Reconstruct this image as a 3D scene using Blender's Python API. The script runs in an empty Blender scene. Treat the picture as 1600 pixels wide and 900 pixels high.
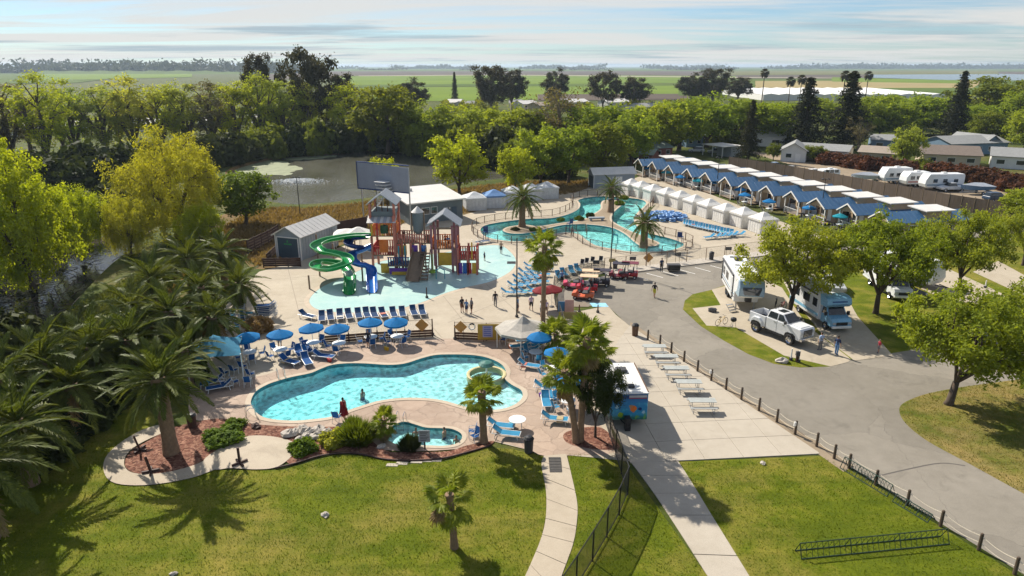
import bpy, bmesh, math, random
import numpy as np
from mathutils import Vector, Matrix
R = math.radians
PI = math.pi
random.seed(7)
scn = bpy.context.scene
COL = scn.collection

# ------------------------------------------------------------------ camera
CAM_H, FPX, PITCH = 24.0, 1067.0, R(18.02)
cam_d = bpy.data.cameras.new('camera')
cam_d.sensor_width = 36.0
cam_d.lens = FPX / 1600.0 * 36.0
cam_d.clip_start = 0.5
cam_d.clip_end = 40000.0
cam = bpy.data.objects.new('camera', cam_d)
COL.objects.link(cam)
cam.location = (0, 0, CAM_H)
cam.rotation_euler = (R(90) - PITCH, 0, 0)
scn.camera = cam

# ------------------------------------------------------------------ sky, sun, exposure
SUN_EL = R(40.0)
SUN_DIR = Vector((-0.63, 0.777, 0)).normalized() * math.cos(SUN_EL) + Vector((0, 0, math.sin(SUN_EL)))
world = bpy.data.worlds.new('World')
scn.world = world
world.use_nodes = True
wn, wl = world.node_tree.nodes, world.node_tree.links
wn.clear()
w_out = wn.new('ShaderNodeOutputWorld')
w_bg = wn.new('ShaderNodeBackground')
w_sky = wn.new('ShaderNodeTexSky')
w_sky.sky_type = 'NISHITA'
w_sky.sun_disc = False
w_sky.sun_elevation = SUN_EL
w_sky.sun_rotation = math.atan2(SUN_DIR.x, SUN_DIR.y)
w_sky.air_density = 1.0
w_sky.dust_density = 0.15
w_sky.ozone_density = 2.0
w_bg.inputs['Strength'].default_value = 0.11
# a layer of thin streaky cloud, laid out on a plane high over the ground and seen in perspective
g_tc = wn.new('ShaderNodeTexCoord')
g_sep = wn.new('ShaderNodeSeparateXYZ')
wl.new(g_tc.outputs['Generated'], g_sep.inputs[0])
def wmath(op, a, b=None, c=None, clamp=False):
    n = wn.new('ShaderNodeMath'); n.operation = op; n.use_clamp = clamp
    for i, x in enumerate((a, b, c)):
        if x is None: continue
        if isinstance(x, (int, float)): n.inputs[i].default_value = x
        else: wl.new(x, n.inputs[i])
    return n.outputs[0]
zc = wmath('ADD', wmath('MAXIMUM', g_sep.outputs[2], 0.0), 0.035)
cx_ = wmath('DIVIDE', g_sep.outputs[0], zc)
cy_ = wmath('DIVIDE', g_sep.outputs[1], zc)
g_comb = wn.new('ShaderNodeCombineXYZ')
wl.new(cx_, g_comb.inputs[0]); wl.new(cy_, g_comb.inputs[1])
def wnoise(scale, detail, rough, off, sx=1.0, sy=1.0, rot=0.0, dist=0.0):
    mp = wn.new('ShaderNodeMapping')
    mp.inputs['Location'].default_value = off
    mp.inputs['Rotation'].default_value = (0, 0, rot)
    mp.inputs['Scale'].default_value = (sx, sy, 1)
    wl.new(g_comb.outputs[0], mp.inputs[0])
    n = wn.new('ShaderNodeTexNoise')
    n.inputs['Scale'].default_value = scale
    n.inputs['Detail'].default_value = detail
    n.inputs['Roughness'].default_value = rough
    n.inputs['Distortion'].default_value = dist
    wl.new(mp.outputs[0], n.inputs['Vector'])
    return n.outputs['Fac']
def wramp(x, a, b):
    n = wn.new('ShaderNodeMapRange'); n.interpolation_type = 'SMOOTHSTEP'
    n.inputs['From Min'].default_value = a; n.inputs['From Max'].default_value = b
    wl.new(x, n.inputs['Value']); return n.outputs[0]
cl1 = wramp(wnoise(0.20, 7, 0.62, (3.1, 1.7, 0), 0.55, 1.5, 0.12, 0.6), 0.37, 0.57)
cl2 = wramp(wnoise(0.5, 6, 0.62, (9.2, 4.4, 2), 0.5, 1.5, -0.1, 0.4), 0.40, 0.72)
cl_dark = wramp(wnoise(0.36, 6, 0.6, (1.3, 7.7, 5), 0.5, 1.0, 0.05, 0.4), 0.50, 0.64)
dens = wmath('MAXIMUM', wmath('MULTIPLY', cl1, 0.92), wmath('MULTIPLY', cl2, 0.7), clamp=True)
mixc = wn.new('ShaderNodeMix'); mixc.data_type = 'RGBA'
mixc.inputs[6].default_value = (4.6, 4.55, 4.4, 1)      # sunlit thin cloud
mixc.inputs[7].default_value = (2.15, 2.75, 3.2, 1)      # thicker, greyer undersides
wl.new(wmath('MULTIPLY', cl_dark, 0.85), mixc.inputs[0])
mixs = wn.new('ShaderNodeMix'); mixs.data_type = 'RGBA'
wl.new(dens, mixs.inputs[0])
tint = wn.new('ShaderNodeMix'); tint.data_type = 'RGBA'; tint.blend_type = 'MULTIPLY'; tint.inputs[0].default_value = 1.0
tint.inputs[7].default_value = (0.41, 0.53, 0.68, 1)
wl.new(w_sky.outputs[0], tint.inputs[6]); wl.new(tint.outputs[2], mixs.inputs[6]); wl.new(mixc.outputs[2], mixs.inputs[7])
wl.new(mixs.outputs[2], w_bg.inputs['Color'])
wl.new(w_bg.outputs[0], w_out.inputs[0])

sun_d = bpy.data.lights.new('sun', 'SUN')
sun_d.energy = 5.0
sun_d.angle = R(0.6)
sun_d.color = (1.0, 0.925, 0.81)
sun = bpy.data.objects.new('sun', sun_d)
COL.objects.link(sun)
sun.rotation_euler = (-SUN_DIR).to_track_quat('-Z', 'Y').to_euler()
scn.view_settings.view_transform = 'Standard'
scn.view_settings.look = 'None'
scn.view_settings.exposure = 0.62
scn.view_settings.gamma = 1.0
scn.cycles.use_denoising = True
scn.cycles.max_bounces = 6
scn.cycles.diffuse_bounces = 3
scn.cycles.transparent_max_bounces = 12
scn.cycles.volume_bounces = 0
scn.cycles.caustics_reflective = False
scn.cycles.caustics_refractive = False
scn.cycles.sample_clamp_indirect = 4.0
scn.cycles.use_adaptive_sampling = True
scn.cycles.adaptive_threshold = 0.02

# ------------------------------------------------------------------ helpers
_s, _c = math.sin(PITCH), math.cos(PITCH)
def G(px, py, z=0.0):
    """survey: the place on the level z that the photograph shows at pixel (px, py) of its 1600 x 900"""
    u, v = (px - 800) / FPX, (py - 450) / FPX
    t = (CAM_H - z) / (_s + v * _c)
    return Vector((u * t, (_c - v * _s) * t, z))
def hgt(px_, py, Y):
    """height of what shows at row py when it stands at distance Y"""
    v = (py - 450) / FPX
    return CAM_H - Y * (_s + v * _c) / (_c - v * _s)
def ZP(ox, oy, s, pts):
    return [(ox + x / s, oy + y / s) for x, y in pts]
def smooth(pts, n=6, closed=True):
    P = [Vector(p) for p in pts]; N = len(P); out = []
    for i in range(N if closed else N - 1):
        if closed: a, b, c, d = P[i-1], P[i], P[(i+1) % N], P[(i+2) % N]
        else: a, b, c, d = P[max(i-1, 0)], P[i], P[i+1], P[min(i+2, N-1)]
        for k in range(n):
            t = k / n
            out.append(0.5 * ((2*b) + (c-a)*t + (2*a-5*b+4*c-d)*t*t + (3*b-a-3*c+d)*t**3))
    if not closed: out.append(P[-1])
    return out
def gpoly(px, n=6, sm=True, z=0.0):
    p = [G(x, y, z).to_2d() for x, y in px]
    return smooth(p, n) if sm else p
def area2(p):
    return 0.5 * sum(p[i].x*p[(i+1) % len(p)].y - p[(i+1) % len(p)].x*p[i].y for i in range(len(p)))
def offset(poly, d):
    """grow a closed outline by d metres (shrink when negative)"""
    s = 1 if area2(poly) > 0 else -1; N = len(poly); out = []
    for i in range(N):
        e = (poly[(i+1) % N] - poly[i-1])
        if e.length < 1e-6: out.append(poly[i].copy()); continue
        e.normalize(); out.append(poly[i] + Vector((e.y, -e.x)) * d * s)
    return out
def resample(path, step, closed=False):
    P = [Vector(p) for p in path]
    if closed: P.append(P[0].copy())
    L = [0]
    for i in range(1, len(P)): L.append(L[-1] + (P[i]-P[i-1]).length)
    n = max(1, round(L[-1] / step)); out = []; j = 0
    for k in range(n if closed else n + 1):
        d = L[-1] * k / n
        while j < len(L) - 2 and L[j+1] < d: j += 1
        t = (d - L[j]) / max(L[j+1] - L[j], 1e-9)
        out.append(P[j].lerp(P[j+1], min(max(t, 0), 1)))
    return out

class MB:
    def __init__(s): s.v = []; s.f = []; s.m = []
    def add(s, vs, fs, m=0):
        o = len(s.v); s.v += [tuple(v) for v in vs]
        s.f += [tuple(i + o for i in f) for f in fs]; s.m += [m] * len(fs); return s
    def box(s, c, d, m=0, rz=0.0, ry=0.0, rx=0.0):
        M_ = Matrix.Rotation(rz, 3, 'Z') @ Matrix.Rotation(ry, 3, 'Y') @ Matrix.Rotation(rx, 3, 'X')
        c = Vector(c); h = Vector(d) * 0.5
        vs = [c + M_ @ Vector((sx*h.x, sy*h.y, sz*h.z)) for sz in (-1, 1) for sx, sy in ((-1,-1),(1,-1),(1,1),(-1,1))]
        return s.add(vs, [(3,2,1,0),(4,5,6,7),(0,1,5,4),(1,2,6,5),(2,3,7,6),(3,0,4,7)], m)
    def bb(s, x0, x1, y0, y1, z0, z1, m=0):
        return s.box(((x0+x1)/2, (y0+y1)/2, (z0+z1)/2), (x1-x0, y1-y0, z1-z0), m)
    def frust(s, b, z0, t, z1, m=0):
        """b, t = (x0,x1,y0,y1) at the bottom and at the top"""
        vs = [(b[0],b[2],z0),(b[1],b[2],z0),(b[1],b[3],z0),(b[0],b[3],z0),(t[0],t[2],z1),(t[1],t[2],z1),(t[1],t[3],z1),(t[0],t[3],z1)]
        return s.add(vs, [(3,2,1,0),(4,5,6,7),(0,1,5,4),(1,2,6,5),(2,3,7,6),(3,0,4,7)], m)
    def side(s, prof, y0, y1, m=0, tuck=None):
        """extrude a side outline (x,z) between y0 and y1; tuck(z) narrows it"""
        n = len(prof); k = (lambda z: 0.0) if tuck is None else tuck
        vs = [(x, y0 + k(z), z) for x, z in prof] + [(x, y1 - k(z), z) for x, z in prof]
        a = sum(prof[i][0]*prof[(i+1) % n][1] - prof[(i+1) % n][0]*prof[i][1] for i in range(n))
        fs = [tuple(range(n)), tuple(range(2*n-1, n-1, -1))] + [((i+1) % n, i, i+n, (i+1) % n + n) for i in range(n)]
        if a < 0: fs = [f[::-1] for f in fs]
        return s.add(vs, fs, m)
    def prism(s, poly, z0, z1, m=0):
        n = len(poly); P = [Vector(p[:2]) for p in poly]
        if area2(P) < 0: P = P[::-1]
        vs = [(p.x, p.y, z0) for p in P] + [(p.x, p.y, z1) for p in P]
        return s.add(vs, [tuple(range(n-1, -1, -1)), tuple(range(n, 2*n))] + [(i, (i+1) % n, (i+1) % n + n, i+n) for i in range(n)], m)
    def tube(s, pts, r, n=6, m=0, cap=True):
        P = [Vector(p) for p in pts]; N = len(P); rs = r if isinstance(r, (list, tuple)) else [r]*N
        vs = []; up = Vector((0, 0, 1)); last = None
        for i in range(N):
            d = (P[min(i+1, N-1)] - P[max(i-1, 0)])
            d = d.normalized() if d.length > 1e-9 else Vector((0, 0, 1))
            a = d.cross(up) if last is None else (last - d * last.dot(d))
            if a.length < 1e-3: a = d.cross(Vector((1, 0, 0)))
            a.normalize(); last = a; b = d.cross(a)
            vs += [P[i] + (a*math.cos(2*PI*k/n) + b*math.sin(2*PI*k/n)) * rs[i] for k in range(n)]
        fs = [(i*n+k, i*n+(k+1) % n, (i+1)*n+(k+1) % n, (i+1)*n+k) for i in range(N-1) for k in range(n)]
        if cap: fs += [tuple(range(n-1, -1, -1)), tuple((N-1)*n+k for k in range(n))]
        return s.add(vs, fs, m)
    def lathe(s, prof, n=12, m=0, c=(0, 0, 0), ph=0.0):
        vs = []; c = Vector(c)
        for r, z in prof: vs += [c + Vector((r*math.cos(2*PI*k/n+ph), r*math.sin(2*PI*k/n+ph), z)) for k in range(n)]
        fs = [(i*n+k, i*n+(k+1) % n, (i+1)*n+(k+1) % n, (i+1)*n+k) for i in range(len(prof)-1) for k in range(n)]
        if prof[0][0] > 1e-4: fs.append(tuple(range(n-1, -1, -1)))
        if prof[-1][0] > 1e-4: fs.append(tuple((len(prof)-1)*n+k for k in range(n)))
        return s.add(vs, fs, m)
    def ball(s, c, r, m=0, n=8, k=5):
        r = (r, r, r) if isinstance(r, (int, float)) else r
        vs = []
        for i in range(k+1):
            a = -PI/2 + PI*i/k
            vs += [(c[0]+r[0]*math.cos(a)*math.cos(2*PI*j/n), c[1]+r[1]*math.cos(a)*math.sin(2*PI*j/n), c[2]+r[2]*math.sin(a)) for j in range(n)]
        return s.add(vs, [(i*n+j, i*n+(j+1) % n, (i+1)*n+(j+1) % n, (i+1)*n+j) for i in range(k) for j in range(n)], m)
    def mesh(s, name, mats, smooth=False):
        me = bpy.data.meshes.new(name); me.from_pydata(s.v, [], s.f)
        for m in (mats if isinstance(mats, (list, tuple)) else [mats]): me.materials.append(m)
        if any(s.m): me.polygons.foreach_set('material_index', s.m)
        if smooth: me.polygons.foreach_set('use_smooth', [True]*len(s.f))
        me.update(); return me
    def build(s, name, mats, parent=None, loc=(0, 0, 0), rz=0.0, smooth=False, bevel=0.0, seg=1):
        o = obj(name, s.mesh(name, mats, smooth), parent, loc, rz)
        if bevel:
            b = o.modifiers.new('edge', 'BEVEL'); b.width = bevel; b.segments = seg; b.limit_method = 'ANGLE'; b.angle_limit = R(40)
        return o
def obj(name, me, parent=None, loc=(0, 0, 0), rz=0.0, scale=1.0):
    o = bpy.data.objects.new(name, me); COL.objects.link(o)
    if parent is not None: o.parent = parent
    o.location = loc; o.rotation_euler = (0, 0, rz)
    if scale != 1.0: o.scale = (scale,)*3 if isinstance(scale, (int, float)) else scale
    return o
def tag(o, label=None, cat=None, group=None, kind=None):
    if label: o['label'] = label
    if cat: o['category'] = cat
    if group: o['group'] = group
    if kind: o['kind'] = kind
    return o
def thing(name, label, cat, loc=(0, 0, 0), rz=0.0, group=None, scale=1.0):
    return tag(obj(name, None, None, loc, rz, scale), label, cat, group)
KIDS = {}
def kids(o):
    if o.name not in KIDS: KIDS[o.name] = list(o.children)
    return KIDS[o.name]
def dup(o, loc=None, rz=None, label=None, group=None, parent=None, scale=None, ks=None):
    c = o.copy(); COL.objects.link(c)
    if parent is not None: c.parent = parent
    if loc is not None: c.location = loc
    if rz is not None: c.rotation_euler = (0, 0, rz)
    if scale is not None: c.scale = (scale,)*3 if isinstance(scale, (int, float)) else scale
    if label: c['label'] = label
    if group: c['group'] = group
    for k in (kids(o) if ks is None else ks): dup(k, parent=c)
    return c
def recolor(root, part, m):
    for k in root.children:
        if k.name.split('.')[0] == part:
            k.material_slots[0].link = 'OBJECT'; k.material_slots[0].material = m
class Proto:
    """the first time hands out the original, after that copies"""
    def __init__(s, root): s.root = root; s.used = False; s.ks = list(root.children)
    def at(s, loc, rz, label, group=None, scale=None):
        if not s.used:
            s.used = True; o = s.root; o.location = loc; o.rotation_euler = (0, 0, rz); o['label'] = label
            if scale is not None: o.scale = (scale,)*3 if isinstance(scale, (int, float)) else scale
            if group: o['group'] = group
            KIDS[o.name] = s.ks
            return o
        return dup(s.root, loc, rz, label, group, None, 1.0 if scale is None else scale, s.ks)
def struct(o): o['kind'] = 'structure'; return o
NTH = ['first','second','third','fourth','fifth','sixth','seventh','eighth','ninth','tenth','eleventh','twelfth','thirteenth','fourteenth','fifteenth','sixteenth','seventeenth','eighteenth','nineteenth','twentieth','twenty-first','twenty-second','twenty-third','twenty-fourth','twenty-fifth','twenty-sixth','twenty-seventh','twenty-eighth']
def fill(name, loops, z, m, parent=None):
    """a flat sheet between outlines; inner outlines are holes"""
    cu = bpy.data.curves.new(name, 'CURVE'); cu.dimensions = '2D'; cu.fill_mode = 'BOTH'
    for lp in loops:
        sp = cu.splines.new('POLY'); sp.points.add(len(lp)-1)
        for i, p in enumerate(lp): sp.points[i].co = (p[0], p[1], 0, 1)
        sp.use_cyclic_u = True
    t = bpy.data.objects.new('tmp', cu); COL.objects.link(t)
    bpy.context.view_layer.update()
    me = bpy.data.meshes.new_from_object(t.evaluated_get(bpy.context.evaluated_depsgraph_get()))
    bpy.data.objects.remove(t); bpy.data.curves.remove(cu)
    bm = bmesh.new(); bm.from_mesh(me)
    for f in bm.faces:
        if f.normal.z < 0: f.normal_flip()
    bm.to_mesh(me); bm.free()
    me.materials.clear(); me.materials.append(m); me.name = name
    o = obj(name, me, parent); o.location.z = z
    return o
# ------------------------------------------------------------------ materials (all procedural)
MATS = {}
def _new(name):
    m = bpy.data.materials.new(name); m.use_nodes = True
    nt = m.node_tree; nt.nodes.clear()
    out = nt.nodes.new('ShaderNodeOutputMaterial'); b = nt.nodes.new('ShaderNodeBsdfPrincipled')
    nt.links.new(b.outputs[0], out.inputs[0])
    return m, nt, b, out
def _coord(nt, which='Object', scale=(1, 1, 1), rot=0.0):
    tc = nt.nodes.new('ShaderNodeTexCoord'); mp = nt.nodes.new('ShaderNodeMapping')
    mp.inputs['Scale'].default_value = scale; mp.inputs['Rotation'].default_value = (0, 0, rot)
    nt.links.new(tc.outputs[which], mp.inputs[0]); return mp.outputs[0]
def _noise(nt, vec, scale, detail=4, rough=0.55, dist=0.0):
    n = nt.nodes.new('ShaderNodeTexNoise'); n.inputs['Scale'].default_value = scale
    n.inputs['Detail'].default_value = detail; n.inputs['Roughness'].default_value = rough
    n.inputs['Distortion'].default_value = dist
    nt.links.new(vec, n.inputs['Vector']); return n.outputs['Fac']
def _ramp(nt, x, stops):
    r = nt.nodes.new('ShaderNodeValToRGB'); e = r.color_ramp.elements
    while len(e) < len(stops): e.new(0.5)
    for i, (p, c) in enumerate(stops): e[i].position = p; e[i].color = (*c, 1) if len(c) == 3 else c
    nt.links.new(x, r.inputs[0]); return r.outputs[0]
def _range(nt, x, a, b, c=0.0, d=1.0):
    n = nt.nodes.new('ShaderNodeMapRange'); n.inputs['From Min'].default_value = a; n.inputs['From Max'].default_value = b
    n.inputs['To Min'].default_value = c; n.inputs['To Max'].default_value = d
    nt.links.new(x, n.inputs['Value']); return n.outputs[0]
def _mix(nt, f, a, b, mode='MIX'):
    n = nt.nodes.new('ShaderNodeMix'); n.data_type = 'RGBA'; n.blend_type = mode
    for s, x in ((n.inputs[0], f), (n.inputs[6], a), (n.inputs[7], b)):
        if isinstance(x, (int, float)): s.default_value = x
        elif isinstance(x, (tuple, list)): s.default_value = (*x, 1) if len(x) == 3 else x
        else: nt.links.new(x, s)
    return n.outputs[2]
def _math(nt, op, a, b=0.0, clamp=False):
    n = nt.nodes.new('ShaderNodeMath'); n.operation = op; n.use_clamp = clamp
    for i, x in enumerate((a, b)):
        if isinstance(x, (int, float)): n.inputs[i].default_value = x
        else: nt.links.new(x, n.inputs[i])
    return n.outputs[0]
def _bump(nt, b, h, strength, dist):
    n = nt.nodes.new('ShaderNodeBump'); n.inputs['Strength'].default_value = strength; n.inputs['Distance'].default_value = dist
    nt.links.new(h, n.inputs['Height']); nt.links.new(n.outputs[0], b.inputs['Normal']); return n
def M(name, col, rough=0.65, var=0.16, scale=2.0, bump=0.0, bscale=30.0, metal=0.0, spec=0.4, stretch=(1, 1, 1), rnd=0.0, coord='Object', sheen=0.0):
    """a plain surface: colour with weathering variation and fine relief"""
    if name in MATS: return MATS[name]
    m, nt, b, out = _new(name)
    v = _coord(nt, coord, stretch)
    n1 = _noise(nt, v, scale, 5, 0.6)
    n2 = _noise(nt, v, scale * 7.3, 3, 0.6)
    f = _math(nt, 'ADD', _math(nt, 'MULTIPLY', n1, 0.65), _math(nt, 'MULTIPLY', n2, 0.35))
    lo = tuple(c * (1 - var) for c in col); hi = tuple(min(c * (1 + var), 0.95) for c in col)
    c = _ramp(nt, f, [(0.3, lo), (0.7, hi)])
    if rnd:
        oi = nt.nodes.new('ShaderNodeObjectInfo')
        c = _mix(nt, 1.0, c, _ramp(nt, oi.outputs['Random'], [(0, (1-rnd,)*3), (1, (1+rnd*0.4,)*3)]), 'MULTIPLY')
    nt.links.new(c, b.inputs['Base Color'])
    nt.links.new(_range(nt, n2, 0.3, 0.7, max(rough-0.08, 0.02), min(rough+0.08, 1)), b.inputs['Roughness'])
    b.inputs['Metallic'].default_value = metal
    b.inputs['Specular IOR Level'].default_value = spec
    if bump: _bump(nt, b, _noise(nt, v, bscale, 3, 0.6), bump, 0.02)
    MATS[name] = m; return m
def leafmat(name, dark, light, trans=0.35, scale=0.6, rough=0.7, rnd=0.18, spec=0.1):
    if name in MATS: return MATS[name]
    m, nt, b, out = _new(name)
    v = _coord(nt, 'Object')
    n = _noise(nt, v, scale, 3, 0.6); n2 = _noise(nt, v, scale * 9, 2, 0.6)
    f = _math(nt, 'ADD', _math(nt, 'MULTIPLY', n, 0.6), _math(nt, 'MULTIPLY', n2, 0.4))
    c = _ramp(nt, f, [(0.32, dark), (0.68, light)])
    oi = nt.nodes.new('ShaderNodeObjectInfo')
    c = _mix(nt, 1.0, c, _ramp(nt, oi.outputs['Random'], [(0, (1-rnd, 1-rnd*0.6, 1-rnd)), (0.5, (1, 1, 1)), (1, (1+rnd, 1+rnd*0.5, 1-rnd*0.3))]), 'MULTIPLY')
    nt.links.new(c, b.inputs['Base Color']); b.inputs['Roughness'].default_value = rough
    b.inputs['Specular IOR Level'].default_value = spec
    t = nt.nodes.new('ShaderNodeBsdfTranslucent'); ms = nt.nodes.new('ShaderNodeMixShader')
    nt.links.new(_mix(nt, 1.0, c, (1.25, 1.2, 0.55), 'MULTIPLY'), t.inputs[0]); ms.inputs[0].default_value = trans
    nt.links.new(b.outputs[0], ms.inputs[1]); nt.links.new(t.outputs[0], ms.inputs[2]); nt.links.new(ms.outputs[0], out.inputs[0])
    MATS[name] = m; return m
def clothmat(name, col, trans=0.3):
    if name in MATS: return MATS[name]
    m, nt, b, out = _new(name)
    n = _noise(nt, _coord(nt), 3.0, 4, 0.6)
    c = _ramp(nt, n, [(0.3, tuple(x*0.85 for x in col)), (0.7, tuple(min(x*1.1, .95) for x in col))])
    nt.links.new(c, b.inputs['Base Color']); b.inputs['Roughness'].default_value = 0.8; b.inputs['Specular IOR Level'].default_value = 0.2
    t = nt.nodes.new('ShaderNodeBsdfTranslucent'); ms = nt.nodes.new('ShaderNodeMixShader')
    nt.links.new(c, t.inputs[0]); ms.inputs[0].default_value = trans
    nt.links.new(b.outputs[0], ms.inputs[1]); nt.links.new(t.outputs[0], ms.inputs[2]); nt.links.new(ms.outputs[0], out.inputs[0])
    MATS[name] = m; return m

def lawn_mat(name, g1, g2, dry, dryness=0.55):
    m, nt, b, out = _new(name)
    v = _coord(nt)
    big = _noise(nt, v, 0.12, 4, 0.6, 0.4); mid = _noise(nt, v, 0.7, 5, 0.65); fine = _noise(nt, v, 9.0, 4, 0.7); blade = _noise(nt, _coord(nt, 'Object', (1, 1, 1)), 38.0, 3, 0.7)
    c = _ramp(nt, _math(nt, 'ADD', _math(nt, 'MULTIPLY', mid, 0.6), _math(nt, 'MULTIPLY', big, 0.4)), [(0.34, g1), (0.66, g2)])
    d = _range(nt, _math(nt, 'ADD', _math(nt, 'MULTIPLY', big, 0.62), _math(nt, 'MULTIPLY', mid, 0.38)), dryness, dryness + 0.16)
    c = _mix(nt, _math(nt, 'MULTIPLY', d, 0.75, True), c, dry)
    mow = _noise(nt, _coord(nt, 'Object', (0.12, 1.0, 1), 0.5), 1.1, 2, .5)
    c = _mix(nt, 1.0, c, _ramp(nt, mow, [(0.38, (0.86, 0.88, 0.86)), (0.62, (1.12, 1.08, 1.06))]), 'MULTIPLY')
    worn = _math(nt, 'MULTIPLY', _range(nt, _noise(nt, v, 0.33, 6, 0.75, 1.2), 0.60, 0.70), _range(nt, fine, 0.35, 0.6), True)
    c = _mix(nt, _math(nt, 'MULTIPLY', worn, 0.6), c, tuple(x*0.8 for x in dry))
    weed = _range(nt, _noise(nt, v, 2.6, 3, 0.6, 0.5), 0.64, 0.70)
    c = _mix(nt, _math(nt, 'MULTIPLY', weed, 0.45), c, tuple(x*0.62 for x in g1))
    c = _mix(nt, 1.0, c, _ramp(nt, fine, [(0.25, (0.66, 0.68, 0.6)), (0.75, (1.25, 1.22, 1.2))]), 'MULTIPLY')
    c = _mix(nt, 1.0, c, _ramp(nt, blade, [(0.25, (0.7, 0.7, 0.7)), (0.75, (1.25, 1.25, 1.2))]), 'MULTIPLY')
    nt.links.new(c, b.inputs['Base Color']); b.inputs['Roughness'].default_value = 0.9; b.inputs['Specular IOR Level'].default_value = 0.08
    _bump(nt, b, _math(nt, 'ADD', _math(nt, 'MULTIPLY', fine, 0.6), blade), 0.7, 0.05)
    MATS[name] = m; return m
def concrete_mat(name, c1, c2, stain=0.25, crack=False, cs=0.62, cw=0.045):
    m, nt, b, out = _new(name)
    v = _coord(nt)
    big = _noise(nt, v, 0.16, 5, 0.62, 0.5); mid = _noise(nt, v, 1.3, 5, 0.65); fine = _noise(nt, v, 16, 4, 0.7)
    c = _ramp(nt, _math(nt, 'ADD', _math(nt, 'MULTIPLY', big, 0.6), _math(nt, 'MULTIPLY', mid, 0.4)), [(0.35, c1), (0.65, c2)])
    st = _range(nt, _noise(nt, v, 0.45, 6, 0.7, 1.0), 0.55, 0.72)
    c = _mix(nt, _math(nt, 'MULTIPLY', st, stain), c, tuple(x*0.5 for x in c1))
    c = _mix(nt, 1.0, c, _ramp(nt, fine, [(0.25, (0.86,)*3), (0.75, (1.1,)*3)]), 'MULTIPLY')
    h = fine
    if crack:
        vo = nt.nodes.new('ShaderNodeTexVoronoi'); vo.feature = 'DISTANCE_TO_EDGE'; vo.inputs['Scale'].default_value = cs
        wv = nt.nodes.new('ShaderNodeVectorMath'); wv.operation = 'ADD'
        nn = nt.nodes.new('ShaderNodeTexNoise'); nn.inputs['Scale'].default_value = 1.3; nt.links.new(v, nn.inputs['Vector'])
        sc = nt.nodes.new('ShaderNodeVectorMath'); sc.operation = 'SCALE'; sc.inputs['Scale'].default_value = 0.9
        nt.links.new(nn.outputs['Color'], sc.inputs[0]); nt.links.new(v, wv.inputs[0]); nt.links.new(sc.outputs[0], wv.inputs[1])
        nt.links.new(wv.outputs[0], vo.inputs['Vector'])
        ln = _range(nt, vo.outputs['Distance'], 0.0, cw, 1.0, 0.0)
        ln = _math(nt, 'MULTIPLY', ln, _range(nt, mid, 0.35, 0.6), True)
        c = _mix(nt, _math(nt, 'MULTIPLY', ln, 0.55), c, tuple(x*0.42 for x in c1))
        vo2 = nt.nodes.new('ShaderNodeTexVoronoi'); vo2.inputs['Scale'].default_value = cs
        nt.links.new(wv.outputs[0], vo2.inputs['Vector'])
        c = _mix(nt, 0.35, c, _mix(nt, 1.0, c, _ramp(nt, vo2.outputs['Color'], [(0.2, (0.72, 0.66, 0.62)), (0.8, (1.16, 1.08, 1.02))]), 'MULTIPLY'))
    nt.links.new(c, b.inputs['Base Color']); b.inputs['Roughness'].default_value = 0.82; b.inputs['Specular IOR Level'].default_value = 0.25
    _bump(nt, b, h, 0.25, 0.01)
    MATS[name] = m; return m
def cells_mat(name, stops, scale, bump=0.8, rough=0.9, dist=0.05):
    m, nt, b, out = _new(name)
    v = _coord(nt)
    vo = nt.nodes.new('ShaderNodeTexVoronoi'); vo.inputs['Scale'].default_value = scale; nt.links.new(v, vo.inputs['Vector'])
    sp = nt.nodes.new('ShaderNodeSeparateColor'); nt.links.new(vo.outputs['Color'], sp.inputs[0])
    c = _ramp(nt, sp.outputs[0], stops)
    c = _mix(nt, 1.0, c, _ramp(nt, _noise(nt, v, 0.8, 5, 0.65), [(0.3, (0.7,)*3), (0.7, (1.2,)*3)]), 'MULTIPLY')
    nt.links.new(c, b.inputs['Base Color']); b.inputs['Roughness'].default_value = rough; b.inputs['Specular IOR Level'].default_value = 0.15
    _bump(nt, b, sp.outputs[1], bump, dist)
    MATS[name] = m; return m
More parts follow.
